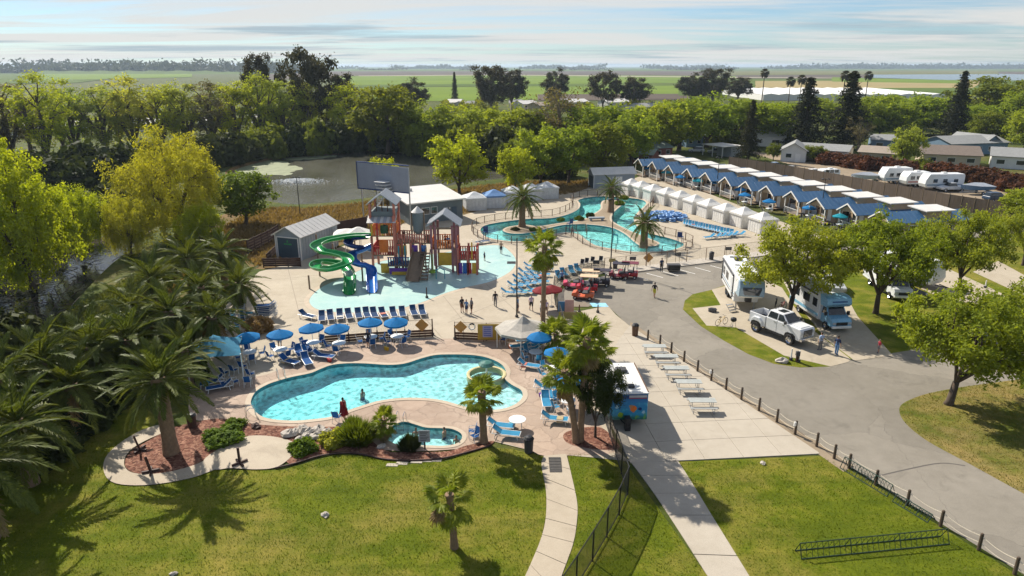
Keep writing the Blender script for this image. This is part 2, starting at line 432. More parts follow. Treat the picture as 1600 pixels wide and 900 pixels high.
def water_mat(name, tint, bscale, bstr, rough=0.02, volume=None, dens=0.6, bdist=0.05, stretch=(1, 1, 1), caustic_tint=0.0):
    """clear water: fresnel reflection over a see-through body that absorbs red"""
    m, nt, b, out = _new(name); nt.nodes.remove(b)
    v = _coord(nt, 'Object', stretch)
    h = _math(nt, 'ADD', _noise(nt, v, bscale, 3, 0.6, 0.8), _math(nt, 'MULTIPLY', _noise(nt, v, bscale*3.1, 3, 0.6, 0.5), 0.4))
    bp = nt.nodes.new('ShaderNodeBump'); bp.inputs['Strength'].default_value = bstr; bp.inputs['Distance'].default_value = bdist
    nt.links.new(h, bp.inputs['Height'])
    gl = nt.nodes.new('ShaderNodeBsdfGlossy'); gl.inputs['Roughness'].default_value = rough
    tr = nt.nodes.new('ShaderNodeBsdfTransparent'); tr.inputs[0].default_value = (*tint, 1)
    if caustic_tint:      # caustic light pattern painted into the tint of the see-through surface
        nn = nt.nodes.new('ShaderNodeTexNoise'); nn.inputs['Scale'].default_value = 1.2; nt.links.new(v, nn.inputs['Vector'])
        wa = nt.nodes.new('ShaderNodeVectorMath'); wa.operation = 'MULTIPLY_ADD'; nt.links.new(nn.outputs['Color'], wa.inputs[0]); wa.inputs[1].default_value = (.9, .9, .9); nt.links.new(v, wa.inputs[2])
        vo = nt.nodes.new('ShaderNodeTexVoronoi'); vo.feature = 'SMOOTH_F1'; vo.inputs['Scale'].default_value = caustic_tint; vo.inputs['Smoothness'].default_value = .35; nt.links.new(wa.outputs[0], vo.inputs['Vector'])
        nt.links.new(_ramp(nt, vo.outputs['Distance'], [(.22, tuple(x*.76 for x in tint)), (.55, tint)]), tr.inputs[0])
    fr = nt.nodes.new('ShaderNodeFresnel'); fr.inputs[0].default_value = 1.33
    ms = nt.nodes.new('ShaderNodeMixShader')
    nt.links.new(bp.outputs[0], gl.inputs['Normal']); nt.links.new(bp.outputs[0], fr.inputs['Normal'])
    ge = nt.nodes.new('ShaderNodeNewGeometry')          # reflect only where light meets the water from outside
    nt.links.new(_math(nt, 'MULTIPLY', fr.outputs[0], _math(nt, 'SUBTRACT', 1.0, ge.outputs['Backfacing'])), ms.inputs[0]); nt.links.new(tr.outputs[0], ms.inputs[1]); nt.links.new(gl.outputs[0], ms.inputs[2])
    nt.links.new(ms.outputs[0], out.inputs[0])
    if volume:
        va = nt.nodes.new('ShaderNodeVolumeAbsorption'); va.inputs[0].default_value = (*volume, 1); va.inputs[1].default_value = dens
        nt.links.new(va.outputs[0], out.inputs['Volume'])
    MATS[name] = m; return m
def murky_mat(name, c1, c2, bscale, bstr, rough=0.05, stretch=(1, 1, 1)):
    m, nt, b, out = _new(name)
    v = _coord(nt, 'Object', stretch)
    c = _ramp(nt, _noise(nt, v, 0.08, 4, 0.6), [(0.35, c1), (0.65, c2)])
    nt.links.new(c, b.inputs['Base Color']); b.inputs['Roughness'].default_value = rough; b.inputs['IOR'].default_value = 1.33
    b.inputs['Specular IOR Level'].default_value = 0.5
    _bump(nt, b, _math(nt, 'ADD', _noise(nt, v, bscale, 3, 0.6), _noise(nt, v, bscale*4, 2, 0.5)), bstr, 0.08)
    MATS[name] = m; return m
def glassmat(name='dark_glass', col=(0.02, 0.025, 0.03)):
    if name in MATS: return MATS[name]
    m, nt, b, out = _new(name)
    b.inputs['Base Color'].default_value = (*col, 1); b.inputs['Roughness'].default_value = 0.06; b.inputs['Specular IOR Level'].default_value = 0.8
    n = _noise(nt, _coord(nt), 1.5, 2); _bump(nt, b, n, 0.03, 0.02)
    MATS[name] = m; return m

m_lawn = lawn_mat('lawn_grass', (0.086, 0.120, 0.008), (0.152, 0.180, 0.011), (0.26, 0.215, 0.055), 0.46)
m_lawn_dry = lawn_mat('lawn_grass_dry', (0.10, 0.125, 0.02), (0.17, 0.18, 0.03), (0.31, 0.225, 0.10), 0.44)
m_terrain = lawn_mat('rough_grass', (0.050, 0.072, 0.016), (0.10, 0.125, 0.028), (0.17, 0.125, 0.062), 0.50)
m_bank = lawn_mat('dry_bank', (0.155, 0.098, 0.045), (0.28, 0.18, 0.085), (0.085, 0.085, 0.032), 0.47)
m_deck = concrete_mat('pale_concrete', (0.365, 0.31, 0.232), (0.46, 0.40, 0.31), 0.3)
m_stamp = concrete_mat('stamped_concrete', (0.335, 0.25, 0.19), (0.455, 0.36, 0.285), 0.3, crack=True)
m_slab = concrete_mat('slab_concrete', (0.385, 0.338, 0.27), (0.46, 0.41, 0.335), 0.22)
m_path = concrete_mat('path_concrete', (0.37, 0.31, 0.232), (0.46, 0.395, 0.305), 0.3)
m_kerb = concrete_mat('kerb_concrete', (0.42, 0.38, 0.32), (0.52, 0.47, 0.40), 0.3)
m_asph = concrete_mat('asphalt', (0.20, 0.184, 0.152), (0.262, 0.243, 0.205), 0.4, crack=True, cs=0.13, cw=0.006)
m_pad = concrete_mat('site_pad', (0.37, 0.315, 0.235), (0.46, 0.40, 0.31), 0.3)
m_dirt = concrete_mat('packed_dirt', (0.22, 0.17, 0.115), (0.33, 0.26, 0.18), 0.4)
m_mulch = cells_mat('bark_mulch', [(0.0, (0.09, 0.035, 0.024)), (0.5, (0.19, 0.082, 0.055)), (1.0, (0.31, 0.17, 0.115))], 7.0)
m_splash = concrete_mat('splash_pad_paint', (0.32, 0.53, 0.52), (0.50, 0.66, 0.60), 0.2)
[n for n in m_splash.node_tree.nodes if n.type == 'BSDF_PRINCIPLED'][0].inputs['Roughness'].default_value = 0.32
m_plaster = concrete_mat('pool_plaster', (0.62, 0.80, 0.78), (0.74, 0.88, 0.85), 0.05)
m_plaster_b = concrete_mat('river_plaster', (0.55, 0.78, 0.76), (0.66, 0.85, 0.82), 0.1)
m_tile = M('waterline_tile', (0.05, 0.22, 0.26), 0.3, 0.3, 6)
m_coping = concrete_mat('pool_coping', (0.43, 0.35, 0.26), (0.52, 0.44, 0.34), 0.3)
m_curb_yel = M('ring_wall_tan', (0.50, 0.43, 0.22), 0.6)
m_pool = water_mat('pool_water', (0.96, 1.0, 1.0), 1.1, 0.55, 0.03, (0.03, 0.88, 0.94), 0.30, caustic_tint=2.0)
m_river = water_mat('river_water', (0.92, 1.0, 0.99), 1.3, 0.3, 0.03, (0.08, 0.86, 0.88), 0.14, caustic_tint=1.4)
m_spa = water_mat('spa_water', (0.92, 1.0, 1.0), 2.0, 0.8, 0.03, (0.06, 0.86, 0.93), 0.14, caustic_tint=2.6)
m_lake = murky_mat('lake_water', (0.075, 0.075, 0.055), (0.12, 0.118, 0.092), 0.5, 1.0, 0.14, (1, 0.6, 1))
m_creek = murky_mat('creek_water', (0.012, 0.015, 0.010), (0.03, 0.032, 0.024), 0.6, 0.22, 0.06)
m_algae = M('pond_algae', (0.19, 0.215, 0.115), 0.8, 0.45, 0.5)
m_white = M('white_paint', (0.78, 0.77, 0.73), 0.45, 0.06, 1.5)
m_whitemetal = M('white_metal', (0.74, 0.74, 0.72), 0.35, 0.06, 2)
m_canvas = clothmat('white_canvas', (0.76, 0.745, 0.70), 0.12)
m_canvas_g = clothmat('grey_canvas', (0.46, 0.43, 0.38), 0.15)
m_blue_cloth = clothmat('blue_canvas', (0.010, 0.20, 0.50), 0.35)
m_teal_cloth = clothmat('teal_canvas', (0.02, 0.32, 0.42), 0.35)
m_bluegrey_cloth = clothmat('bluegrey_canvas', (0.05, 0.22, 0.34), 0.25)
m_red_cloth = clothmat('red_canvas', (0.26, 0.03, 0.035), 0.3)
m_sling = clothmat('blue_sling', (0.012, 0.085, 0.27), 0.2)
m_sling_l = clothmat('light_blue_sling', (0.04, 0.26, 0.46), 0.2)
m_sling_d = clothmat('navy_sling', (0.012, 0.05, 0.14), 0.2)
m_wood = M('brown_wood', (0.115, 0.062, 0.035), 0.75, 0.3, 3, 0.3, 20, stretch=(1, 1, 0.2))
m_wood_l = M('weathered_wood', (0.23, 0.165, 0.11), 0.8, 0.25, 3, 0.3, 20, stretch=(1, 1, 0.2))
m_wood_dk = M('dark_stained_wood', (0.055, 0.026, 0.02), 0.7, 0.3, 3)
m_fence_wood = M('fence_board', (0.145, 0.105, 0.078), 0.85, 0.32, 1.6, 0.3, 12, stretch=(3, 3, 0.15), rnd=0.18)
m_post = M('rope_post_wood', (0.085, 0.06, 0.04), 0.85, 0.35, 5, 0.4, 25, stretch=(1, 1, 0.2))
m_rope = M('pale_rope', (0.52, 0.46, 0.36), 0.9, 0.2, 20)
m_black = M('black_metal', (0.018, 0.018, 0.02), 0.45, 0.2, 4)
m_dkgrey = M('dark_grey_plastic', (0.05, 0.05, 0.055), 0.6, 0.2, 4)
m_steel = M('galvanised_steel', (0.42, 0.43, 0.44), 0.35, 0.12, 4, metal=0.6)
m_rubber = M('tyre_rubber', (0.02, 0.02, 0.02), 0.85, 0.2, 8)
m_glass = glassmat()
m_wallgrey = M('grey_siding', (0.30, 0.34, 0.37), 0.7, 0.1, 0.8)
m_wallgrey_d = M('slate_siding', (0.15, 0.18, 0.19), 0.7, 0.15, 0.8)
m_roof_w = M('pale_metal_roof', (0.62, 0.60, 0.56), 0.45, 0.1, 0.7)
m_roof_g = M('grey_metal_roof', (0.36, 0.38, 0.40), 0.45, 0.12, 0.8)
m_roof_b = M('blue_metal_roof', (0.045, 0.13, 0.255), 0.45, 0.12, 0.8, rnd=0.15)
m_screen = M('grey_panel', (0.27, 0.30, 0.36), 0.6, 0.1, 0.5)
m_door_slate = M('slate_door', (0.055, 0.09, 0.12), 0.5, 0.15, 1)
m_green_sl = M('green_fibreglass', (0.005, 0.26, 0.055), 0.22, 0.15, 1.5, spec=0.6)
m_blue_sl = M('blue_fibreglass', (0.006, 0.12, 0.42), 0.22, 0.15, 1.5, spec=0.6)
m_navy = M('navy_fibreglass', (0.012, 0.04, 0.16), 0.3, 0.15, 1.5)
m_red = M('red_paint', (0.45, 0.035, 0.03), 0.5, 0.2, 2)
m_rose = M('faded_red_wood', (0.50, 0.17, 0.12), 0.7, 0.25, 2)
m_orange = M('orange_paint', (0.70, 0.17, 0.025), 0.5, 0.2, 2)
m_yellow = M('yellow_paint', (0.60, 0.36, 0.03), 0.5, 0.2, 2)
m_purple = M('purple_paint', (0.16, 0.05, 0.34), 0.5, 0.2, 2)
m_lime = M('lime_paint', (0.25, 0.42, 0.03), 0.5, 0.2, 2)
m_teal = M('teal_paint', (0.02, 0.30, 0.38), 0.4, 0.2, 2)
m_tan = M('tan_siding', (0.40, 0.30, 0.19), 0.75, 0.15, 1.5, rnd=0.12)
m_bark = M('bark', (0.085, 0.062, 0.045), 0.9, 0.35, 3, 0.6, 14, stretch=(1, 1, 0.25))
m_bark_l = M('pale_bark', (0.20, 0.16, 0.12), 0.9, 0.3, 3, 0.6, 14, stretch=(1, 1, 0.25))
m_palmbark = M('palm_bark', (0.22, 0.145, 0.088), 0.9, 0.35, 4, 0.8, 12)
m_rock = M('pale_rock', (0.42, 0.38, 0.33), 0.85, 0.3, 2, 0.5, 9)
m_skin = M('skin', (0.42, 0.24, 0.16), 0.6, 0.1, 4)
m_skin_d = M('skin_tan', (0.24, 0.13, 0.085), 0.6, 0.1, 4)
m_hair = M('dark_hair', (0.03, 0.02, 0.015), 0.7, 0.2, 8)
m_tubeblue = M('inner_tube_blue', (0.13, 0.28, 0.54), 0.35, 0.25, 3, rnd=0.2)
m_rv = M('rv_gelcoat', (0.72, 0.73, 0.73), 0.3, 0.05, 0.8, spec=0.5)
m_truck = M('white_car_paint', (0.70, 0.71, 0.72), 0.22, 0.05, 0.7, spec=0.6)
m_chrome = M('chrome', (0.6, 0.6, 0.62), 0.15, 0.1, 4, metal=0.9)
# ------------------------------------------------------------------ outlines surveyed from the photograph
Zp = 3.4625
POOL = gpoly([(391.8,627.7),(399.6,613),(415.5,603),(431,597),(456,590),(485,584),(502,577),(519.5,571),(545.5,568.5),(574,569),(606,571),(632,569),(658,561),(678,556),(700,554.7),(736,555.5),(762,560),(782,569),(790.5,580),(789,592),(799,601.7),(813.7,610),(817,619),(812,627.7),(799,636),(779,641),(756,641.6),(735.7,639),(715.5,633.5),(695,627.7),(672,624),(643,622.8),(617,624),(591.7,627.7),(571.5,633.5),(545.5,642),(519.5,652),(487.7,656.6),(459,658.6),(427,656.6),(407,651),(395,639)], 4)
SPA = gpoly([(605.6,673.6),(617.5,664),(632,660),(648,664),(665,669),(686,670),(705,671),(720,678),(722,686.7),(712.5,695),(693.5,698),(665,697.4),(641,698),(617.5,695),(603,685.5)], 4)
RIVER = gpoly(ZP(700, 220, Zp, [(175,490),(200,460),(300,440),(430,425),(560,420),(650,400),(705,370),(715,343),(705,322),(760,308),(850,303),(960,309),(1045,320),(1072,342),(1035,380),(1005,420),(1022,465),(1085,500),(1200,530),(1275,560),(1240,585),(1150,600),(1000,602),(900,588),(800,568),(745,535),(700,505),(640,498),(560,510),(500,535),(440,545),(330,545),(215,525)]), 4)
ISLE = gpoly(ZP(700, 220, Zp, [(295,485),(330,466),(420,456),(490,463),(600,447),(720,430),(775,402),(822,372),(826,342),(842,324),(900,322),(960,336),(930,358),(895,392),(886,428),(920,455),(985,488),(1015,500),(1090,530),(1145,555),(1110,572),(1040,568),(1000,543),(955,505),(880,470),(760,454),(640,455),(550,472),(490,490),(400,503),(330,501)]), 4)
LAKE = gpoly([(352,268),(400,251),(450,243),(520,238),(575,233),(640,236),(700,243),(760,252),(815,262),(800,276),(745,283),(690,292),(645,300),(560,311),(480,319),(430,316),(380,300)], 4)
CREEK = gpoly([(-120,420),(0,402),(60,395),(120,383),(175,365),(222,350),(235,362),(175,412),(128,460),(80,512),(20,545),(-60,575),(-160,600)], 4)

def shore(name, loop, inset, depth, m):
    inn = offset(loop, -inset); n = len(loop); mb = MB()
    s = 1 if area2(loop) > 0 else -1
    vs = [(p.x, p.y, 0) for p in loop] + [(p.x + random.uniform(-.3, .3), p.y + random.uniform(-.3, .3), -depth) for p in inn]
    fs = [(i, (i+1) % n, (i+1) % n + n, i+n)[::s] for i in range(n)]
    return struct(mb.add(vs, fs).build(name, m))
NEAR = [Vector((-260, -60)), Vector((260, -60)), Vector((260, 420)), Vector((-260, 420))]
gr = fill('ground', [NEAR, LAKE, CREEK, POOL, SPA, RIVER], 0.0, m_terrain); struct(gr)
bm = bmesh.new(); bm.from_mesh(gr.data)          # the same sheet goes on to the horizon
q4 = [[(-16000, -200), (16000, -200), (260, -60), (-260, -60)], [(16000, -200), (16000, 18000), (260, 420), (260, -60)], [(16000, 18000), (-16000, 18000), (-260, 420), (260, 420)], [(-16000, 18000), (-16000, -200), (-260, -60), (-260, 420)]]
for q in q4: bm.faces.new([bm.verts.new((x, y, 0)) for x, y in q])
bmesh.ops.remove_doubles(bm, verts=bm.verts, dist=1e-4)
bm.normal_update()
for f in bm.faces:
    if f.normal.z < 0: f.normal_flip()
bm.to_mesh(gr.data); bm.free()
shore('lake_bank', LAKE, 2.5, 1.4, m_bank)
shore('creek_bank', CREEK, 1.5, 1.4, m_dirt)
struct(fill('lake_water', [offset(LAKE, -0.05)], -0.55, m_lake))
struct(fill('creek_water', [offset(CREEK, -0.05)], -0.5, m_creek))

# fields out to the horizon, each a sheet a little above the one below
def field(px, m, k, name='field'):
    return struct(fill(name, [[G(x, y).to_2d() for x, y in px]], 0.06 + 0.05*k, m))
def fm(name, a, b, row=0.15, ang=0.0):
    m, nt, bs, out = _new(name)
    v = _coord(nt); s = _coord(nt, 'Object', (0.02, 1, 1), ang)
    f = _math(nt, 'ADD', _math(nt, 'MULTIPLY', _noise(nt, v, 0.006, 4, 0.6), 0.5), _math(nt, 'MULTIPLY', _noise(nt, s, row, 3, 0.6), 0.5))
    nt.links.new(_ramp(nt, f, [(0.36, a), (0.64, b)]), bs.inputs['Base Color']); bs.inputs['Roughness'].default_value = 0.95
    bs.inputs['Specular IOR Level'].default_value = 0.05
    MATS[name] = m; return m
f_green = fm('field_green', (0.10, 0.16, 0.020), (0.17, 0.235, 0.028))
f_green2 = fm('field_green_dark', (0.065, 0.105, 0.02), (0.11, 0.15, 0.03))
f_brown = fm('field_plough', (0.085, 0.068, 0.055), (0.14, 0.11, 0.085))
f_olive = fm('field_olive', (0.115, 0.125, 0.045), (0.18, 0.17, 0.065))
f_tan = fm('field_tan', (0.26, 0.21, 0.10), (0.36, 0.29, 0.14))
f_track = fm('farm_track', (0.36, 0.31, 0.24), (0.46, 0.41, 0.33))
f_blue = murky_mat('flooded_field', (0.05, 0.09, 0.12), (0.08, 0.13, 0.16), 0.05, 0.05, 0.15)
for k, (px, m, nm) in enumerate([
    ([(-200,111),(700,112),(700,104.6),(-200,104.6)], f_olive, 'field'),
    ([(400,118),(1700,118),(1700,106),(400,105.2)], f_green2, 'field'),
    ([(420,124),(1100,122),(1640,124),(1640,112),(1000,111),(420,111.5)], f_brown, 'field'),
    ([(520,135),(900,131),(1150,130),(1150,119),(800,117),(520,119)], f_green, 'field'),
    ([(500,160),(720,158),(860,156),(900,150),(1060,150),(1060,133),(500,138)], f_green, 'field'),
    ([(520,137),(760,135),(940,136),(1080,134),(1080,131.5),(760,131.5),(520,133)], f_green2, 'field'),
    ([(840,158),(1080,156),(1080,147),(840,148)], f_brown, 'field'),
    ([(560,119.2),(780,117.6),(1090,121.2),(1300,122.6),(1300,121.8),(1090,120.2),(780,116.8),(560,118.5)], f_track, 'farm_track'),
    ([(1060,150),(1700,150),(1700,124),(1060,124)], f_green2, 'field'),
    ([(1180,138),(1520,138),(1540,126),(1180,127)], f_tan, 'field'),
    ([(1300,128),(1500,131),(1500,126),(1300,121)], f_green, 'field'),
    ([(1350,121.5),(1480,125.5),(1700,127),(1700,119),(1540,115),(1360,113)], f_blue, 'flooded_field'),
    ([(-200,135),(120,130),(200,120),(200,113),(-200,114)], f_green2, 'field'),
    ([(60,126),(300,121),(300,114.5),(60,116)], f_green, 'field'),
    ([(1120,118),(1560,116),(1560,110.5),(1120,111)], f_olive, 'field'),
]): field(px, m, k, nm)

# ------------------------------------------------------------------ ground covers round the park
def sheet(name, px, z, m, sm=True, holes=(), n=5):
    return struct(fill(name, [gpoly(px, n, sm)] + list(holes), z, m))
sheet('dirt_bank', [(322,352),(350,335),(430,325),(480,326),(560,318),(650,307),(700,299),(760,290),(820,284),(900,284),(960,278),(985,285),(905,305),(740,335),(640,352),(560,372),(470,410),(400,420),(370,395),(330,372)], 0.010, m_bank)
sheet('dirt_lot', [(1150,232),(1250,262),(1330,278),(1450,300),(1580,322),(1700,340),(1700,312),(1560,298),(1430,272),(1300,252),(1200,240)], 0.012, m_dirt, False)
sheet('asphalt_road', [(868,478),(872,460),(884,447),(905,440),(945,431),(1040,420),(1165,404),(1300,388),(1450,372),(1600,352),(1800,352),(1990,600),(1990,1100),(1800,1020),(1600,898),(1450,806),(1300,712),(1150,617),(1010,528),(976,503),(958,486),(950,478)], 0.014, m_asph, False)
DECK = gpoly([(300,655),(296,600),(312,545),(340,495),(372,455),(405,425),(470,408),(545,382),(600,356),(632,345),(725,336),(790,318),(880,299),(940,288),(985,281),(1005,274),(1100,300),(1235,352),(1300,372),(1240,392),(1160,402.5),(1040,417),(945,427.5),(900,436),(878,446),(866,462),(868,480),(905,487),(950,478),(962,492),(978,505),(990,515),(950,560),(945,640),(965,705),(985,722),(930,716),(885,712),(850,713),(826,704),(770,690),(722,702),(600,704),(560,672),(470,668),(400,664),(345,655)], 3, False)
struct(fill('concrete_deck', [DECK, POOL, SPA, RIVER], 0.045, m_deck))
# warm stamped paving round the main pool
STAMP = gpoly([(300,655),(298,610),(330,600),(420,585),(500,548),(560,534),(680,530),(850,530),(880,545),(905,600),(935,660),(962,706),(900,712),(850,713),(826,704),(770,690),(722,702),(600,704),(560,672),(470,668),(400,664),(345,655)], 3)
struct(fill('stamped_paving', [STAMP, POOL, SPA], 0.050, m_stamp))
sheet('splash_pad', [(484,474),(488,462),(505,448),(530,437),(560,424),(600,408),(690,396),(740,386),(780,384),(797,394),(806,408),(798,424),(768,440),(725,450),(692,460),(650,476),(600,487),(545,489),(500,485)], 0.051, m_splash)
pad_o = gpoly([(484,474),(488,462),(505,448),(530,437),(560,424),(600,408),(690,396),(740,386),(780,384),(797,394),(806,408),(798,424),(768,440),(725,450),(692,460),(650,476),(600,487),(545,489),(500,485)], 5)
struct(fill('splash_pad_rim', [offset(pad_o, 0.55), offset(pad_o, 0.05)], 0.054, m_coping))

# ------------------------------------------------------------------ pools with real depth
def basin(name, loops, floor, deck_z, m_floor, water, wz, tile_h=0.3, wall_m=None):
    t = fill('pool_floor', loops, 0.0, m_floor)
    for v in t.data.vertices: v.co.z = floor(v.co)
    t.name = name + '_floor'; struct(t)
    mb = MB()
    for li, lp in enumerate(loops):
        P = lp if (area2(lp) > 0) == (li == 0) else lp[::-1]
        n = len(P)
        for i in range(n):
            a, b = P[i], P[(i+1) % n]
            mb.add([(a.x, a.y, deck_z), (b.x, b.y, deck_z), (b.x, b.y, deck_z-tile_h), (a.x, a.y, deck_z-tile_h)], [(0, 1, 2, 3)], 0)
            mb.add([(a.x, a.y, deck_z-tile_h), (b.x, b.y, deck_z-tile_h), (b.x, b.y, floor(b)-.02), (a.x, a.y, floor(a)-.02)], [(0, 1, 2, 3)], 1)
    struct(mb.build(name + '_wall', [m_tile, m_floor]))
    inner = [offset(lp, -0.012 if i == 0 else 0.012) for i, lp in enumerate(loops)]
    w = fill('w', inner, 0.0, water); me = w.data
    bm = bmesh.new(); bm.from_mesh(me)
    bmesh.ops.remove_doubles(bm, verts=bm.verts, dist=1e-5)
    for v in bm.verts: v.co.z = wz
    edges = [e for e in bm.edges if e.is_boundary]
    geo = bmesh.ops.duplicate(bm, geom=list(bm.faces) + list(bm.edges) + list(bm.verts))
    vm = geo['vert_map']
    low = [x for x in geo['geom'] if isinstance(x, bmesh.types.BMVert)]
    for v in low: v.co.z = min(floor(v.co) + 0.02, wz - 0.01)
    for e in edges:
        a, b = e.verts
        bm.faces.new((a, b, vm[b], vm[a]))
    bmesh.ops.recalc_face_normals(bm, faces=bm.faces)
    bm.to_mesh(me); bm.free()
    w.name = name + '_water'; struct(w)
pxl = G(392, 627).x; pxr = G(817, 620).x
def pool_floor(p):
    t = min(max((p[0] - pxl) / (pxr - pxl), 0), 1)
    return -1.15 + 0.8 * t
basin('swimming_pool', [POOL], pool_floor, 0.05, m_plaster, m_pool, -0.06)
basin('hot_tub', [SPA], lambda p: -0.5, 0.05, m_plaster_b, m_spa, -0.05, 0.2)
basin('lazy_river', [RIVER, ISLE], lambda p: -0.95, 0.045, m_plaster_b, m_river, -0.12, 0.25)
struct(fill('river_island', [ISLE], 0.06, m_coping))
struct(fill('river_island_bed', [offset(ISLE, -0.35)], 0.068, m_dirt))
for nm, lp, d in (('swimming_pool_coping', POOL, 0.38), ('hot_tub_coping', SPA, 0.3), ('lazy_river_coping', RIVER, 0.4)):
    struct(fill(nm, [offset(lp, d), offset(lp, -0.02)], 0.075, m_coping))

# ------------------------------------------------------------------ lawns, bed, paths
LAWN_L = [(-260,640),(-100,640),(60,660),(160,640),(230,640),(250,655),(215,690),(175,715),(163,740),(180,757),(235,760),(330,735),(440,735),(520,712),(560,712),(640,725),(700,720),(760,700),(800,702),(850,714),(846,727),(853,767),(853,807),(846,840),(833,873),(821,905),(800,960),(760,1100),(-500,1200)]
sheet('front_lawn', LAWN_L, 0.020, m_lawn, False)
sheet('strip_lawn', [(886,708),(960,714),(976,722),(1105,900),(1180,1010),(860,1010),(870,925),(895,853),(902,820),(902,787),(893,743)], 0.021, m_lawn, False)
sheet('bike_lawn', [(1058,722),(1282,713),(1305,722),(1325,733),(1600,905),(1750,1010),(1240,1010),(1172,903)], 0.022, m_lawn, False)
sheet('gravel_verge', [(985,503),(1150,612),(1302,707),(1335,728),(1318,738),(1284,714),(1140,618),(984,512)], 0.030, m_dirt, False)
sheet('island_lawn', [(1405,642),(1412,630),(1440,618),(1480,609),(1540,600),(1620,592),(1800,590),(1900,700),(1860,900),(1700,825),(1600,772),(1520,728),(1450,690),(1415,662)], 0.022, m_lawn_dry)
RVL = [(1067,484),(1070,470),(1082,460),(1112,453),(1160,436),(1220,416),(1330,396),(1480,378),(1640,372),(1760,420),(1700,500),(1500,520),(1420,548),(1330,562),(1296,573),(1250,574.5),(1210,569),(1170,554),(1130,532),(1095,510)]
sheet('rv_lawn', RVL, 0.022, m_lawn, False)
sheet('rv_pad', [(1112,453),(1185,432),(1222,450),(1240,478),(1262,510),(1330,562),(1325,566),(1298,573),(1225,556),(1150,512),(1104,509),(1082,482),(1126,477)], 0.030, m_pad, False)
sheet('motorhome_pad', [(1222,436),(1290,420),(1318,455),(1340,495),(1395,556),(1335,564),(1290,530),(1262,495),(1240,470)], 0.034, m_pad, False)
sheet('far_site_pad', [(1395,420),(1455,408),(1590,470),(1560,478),(1480,470),(1440,452)], 0.030, m_pad, False)
sheet('far_site_pad', [(1520,425),(1560,408),(1640,452),(1600,462)], 0.030, m_pad, False)

BED = [(195,725),(205,706),(235,688),(262,672),(300,662),(345,655),(400,664),(470,668),(530,668),(560,672),(600,704),(640,707),(700,706),(730,697),(770,690),(765,697),(740,705),(690,716),(640,719),(590,717),(560,708),(520,708),(480,718),(452,726),(430,700),(370,700),(330,715),(285,735),(235,742),(205,738)]
sheet('mulch_bed', BED, 0.060, m_mulch)
sheet('palm_bed', [(885,676),(935,668),(962,690),(965,703),(920,702),(885,692)], 0.060, m_mulch)
# curving walk round the bed, with its round terrace
walk_o = smooth([G(x, y) for x, y in [(262,662),(225,672),(190,692),(166,715),(163,740),(182,757),(235,759),(300,748),(345,733),(390,733)]], 5, False)
walk_i = smooth([G(x, y) for x, y in [(270,672),(240,684),(210,700),(196,716),(196,732),(212,741),(250,741),(295,731),(330,716),(360,698)]], 5, False)
mb = MB()
for i in range(len(walk_o)-1):
    q = [walk_o[i], walk_o[i+1], walk_i[i+1], walk_i[i]]
    mb.add([(p.x, p.y, 0.075) for p in q], [(3, 2, 1, 0) if area2([p.to_2d() for p in q]) < 0 else (0, 1, 2, 3)])
struct(mb.build('garden_walk', m_path))
sheet('round_terrace', [(318,722),(340,704),(370,688),(395,682),(430,684),(458,692),(463,703),(450,720),(430,732),(400,735),(360,733),(335,735)], 0.079, m_path)
def edging(name, px, r=0.06, m=None, label=None):
    p = smooth([G(x, y) for x, y in px], 5, False)
    o = MB().tube([(q.x, q.y, 0.08) for q in p], r, 6).build(name, m or m_wood_dk); return struct(o)
edging('bed_edging', [(430,733),(460,726),(500,714),(540,709),(570,712),(600,719),(640,721),(690,718),(735,707),(768,697)])

def slab_path(name, left, right, step, z, m, gap=0.03, th=0.06):
    """slabs laid between two edge lines, each slab a piece of its own"""
    t = struct(obj(name, None))
    L = smooth([G(x, y) for x, y in left], 8, False); Rr = smooth([G(x, y) for x, y in right], 8, False)
    mid = [(a+b)/2 for a, b in zip(L, Rr)]
    tot = sum((mid[i+1]-mid[i]).length for i in range(len(mid)-1)); n = max(2, round(tot/step)); 
    def at(line, f):
        x = f*(len(line)-1); i = min(int(x), len(line)-2); return line[i].lerp(line[i+1], x-i)
    g = gap/tot
    for k in range(n):
        fs = np.linspace(k/n + g/2, (k+1)/n - g/2, 5)
        poly = [at(L, f) for f in fs] + [at(Rr, f) for f in fs[::-1]]
        MB().prism([(p.x, p.y) for p in poly], z-th, z + random.uniform(-.004, .004)).build('slab', m, t, bevel=0.008)
    return t
slab_path('pool_walk', [(850,713),(846,727),(853,767),(853,807),(846,840),(833,873),(821,900),(790,970)], [(885,710),(893,743),(902,787),(901,820),(895,853),(878,900),(858,960)][:7] + [(840,1000)], 1.7, 0.055, m_path)
slab_path('side_path', [(985,722),(1012,758),(1045,806),(1105,900),(1150,975)], [(1060,722),(1083,758),(1112,806),(1172,903),(1212,970)], 2.2, 0.055, m_slab)
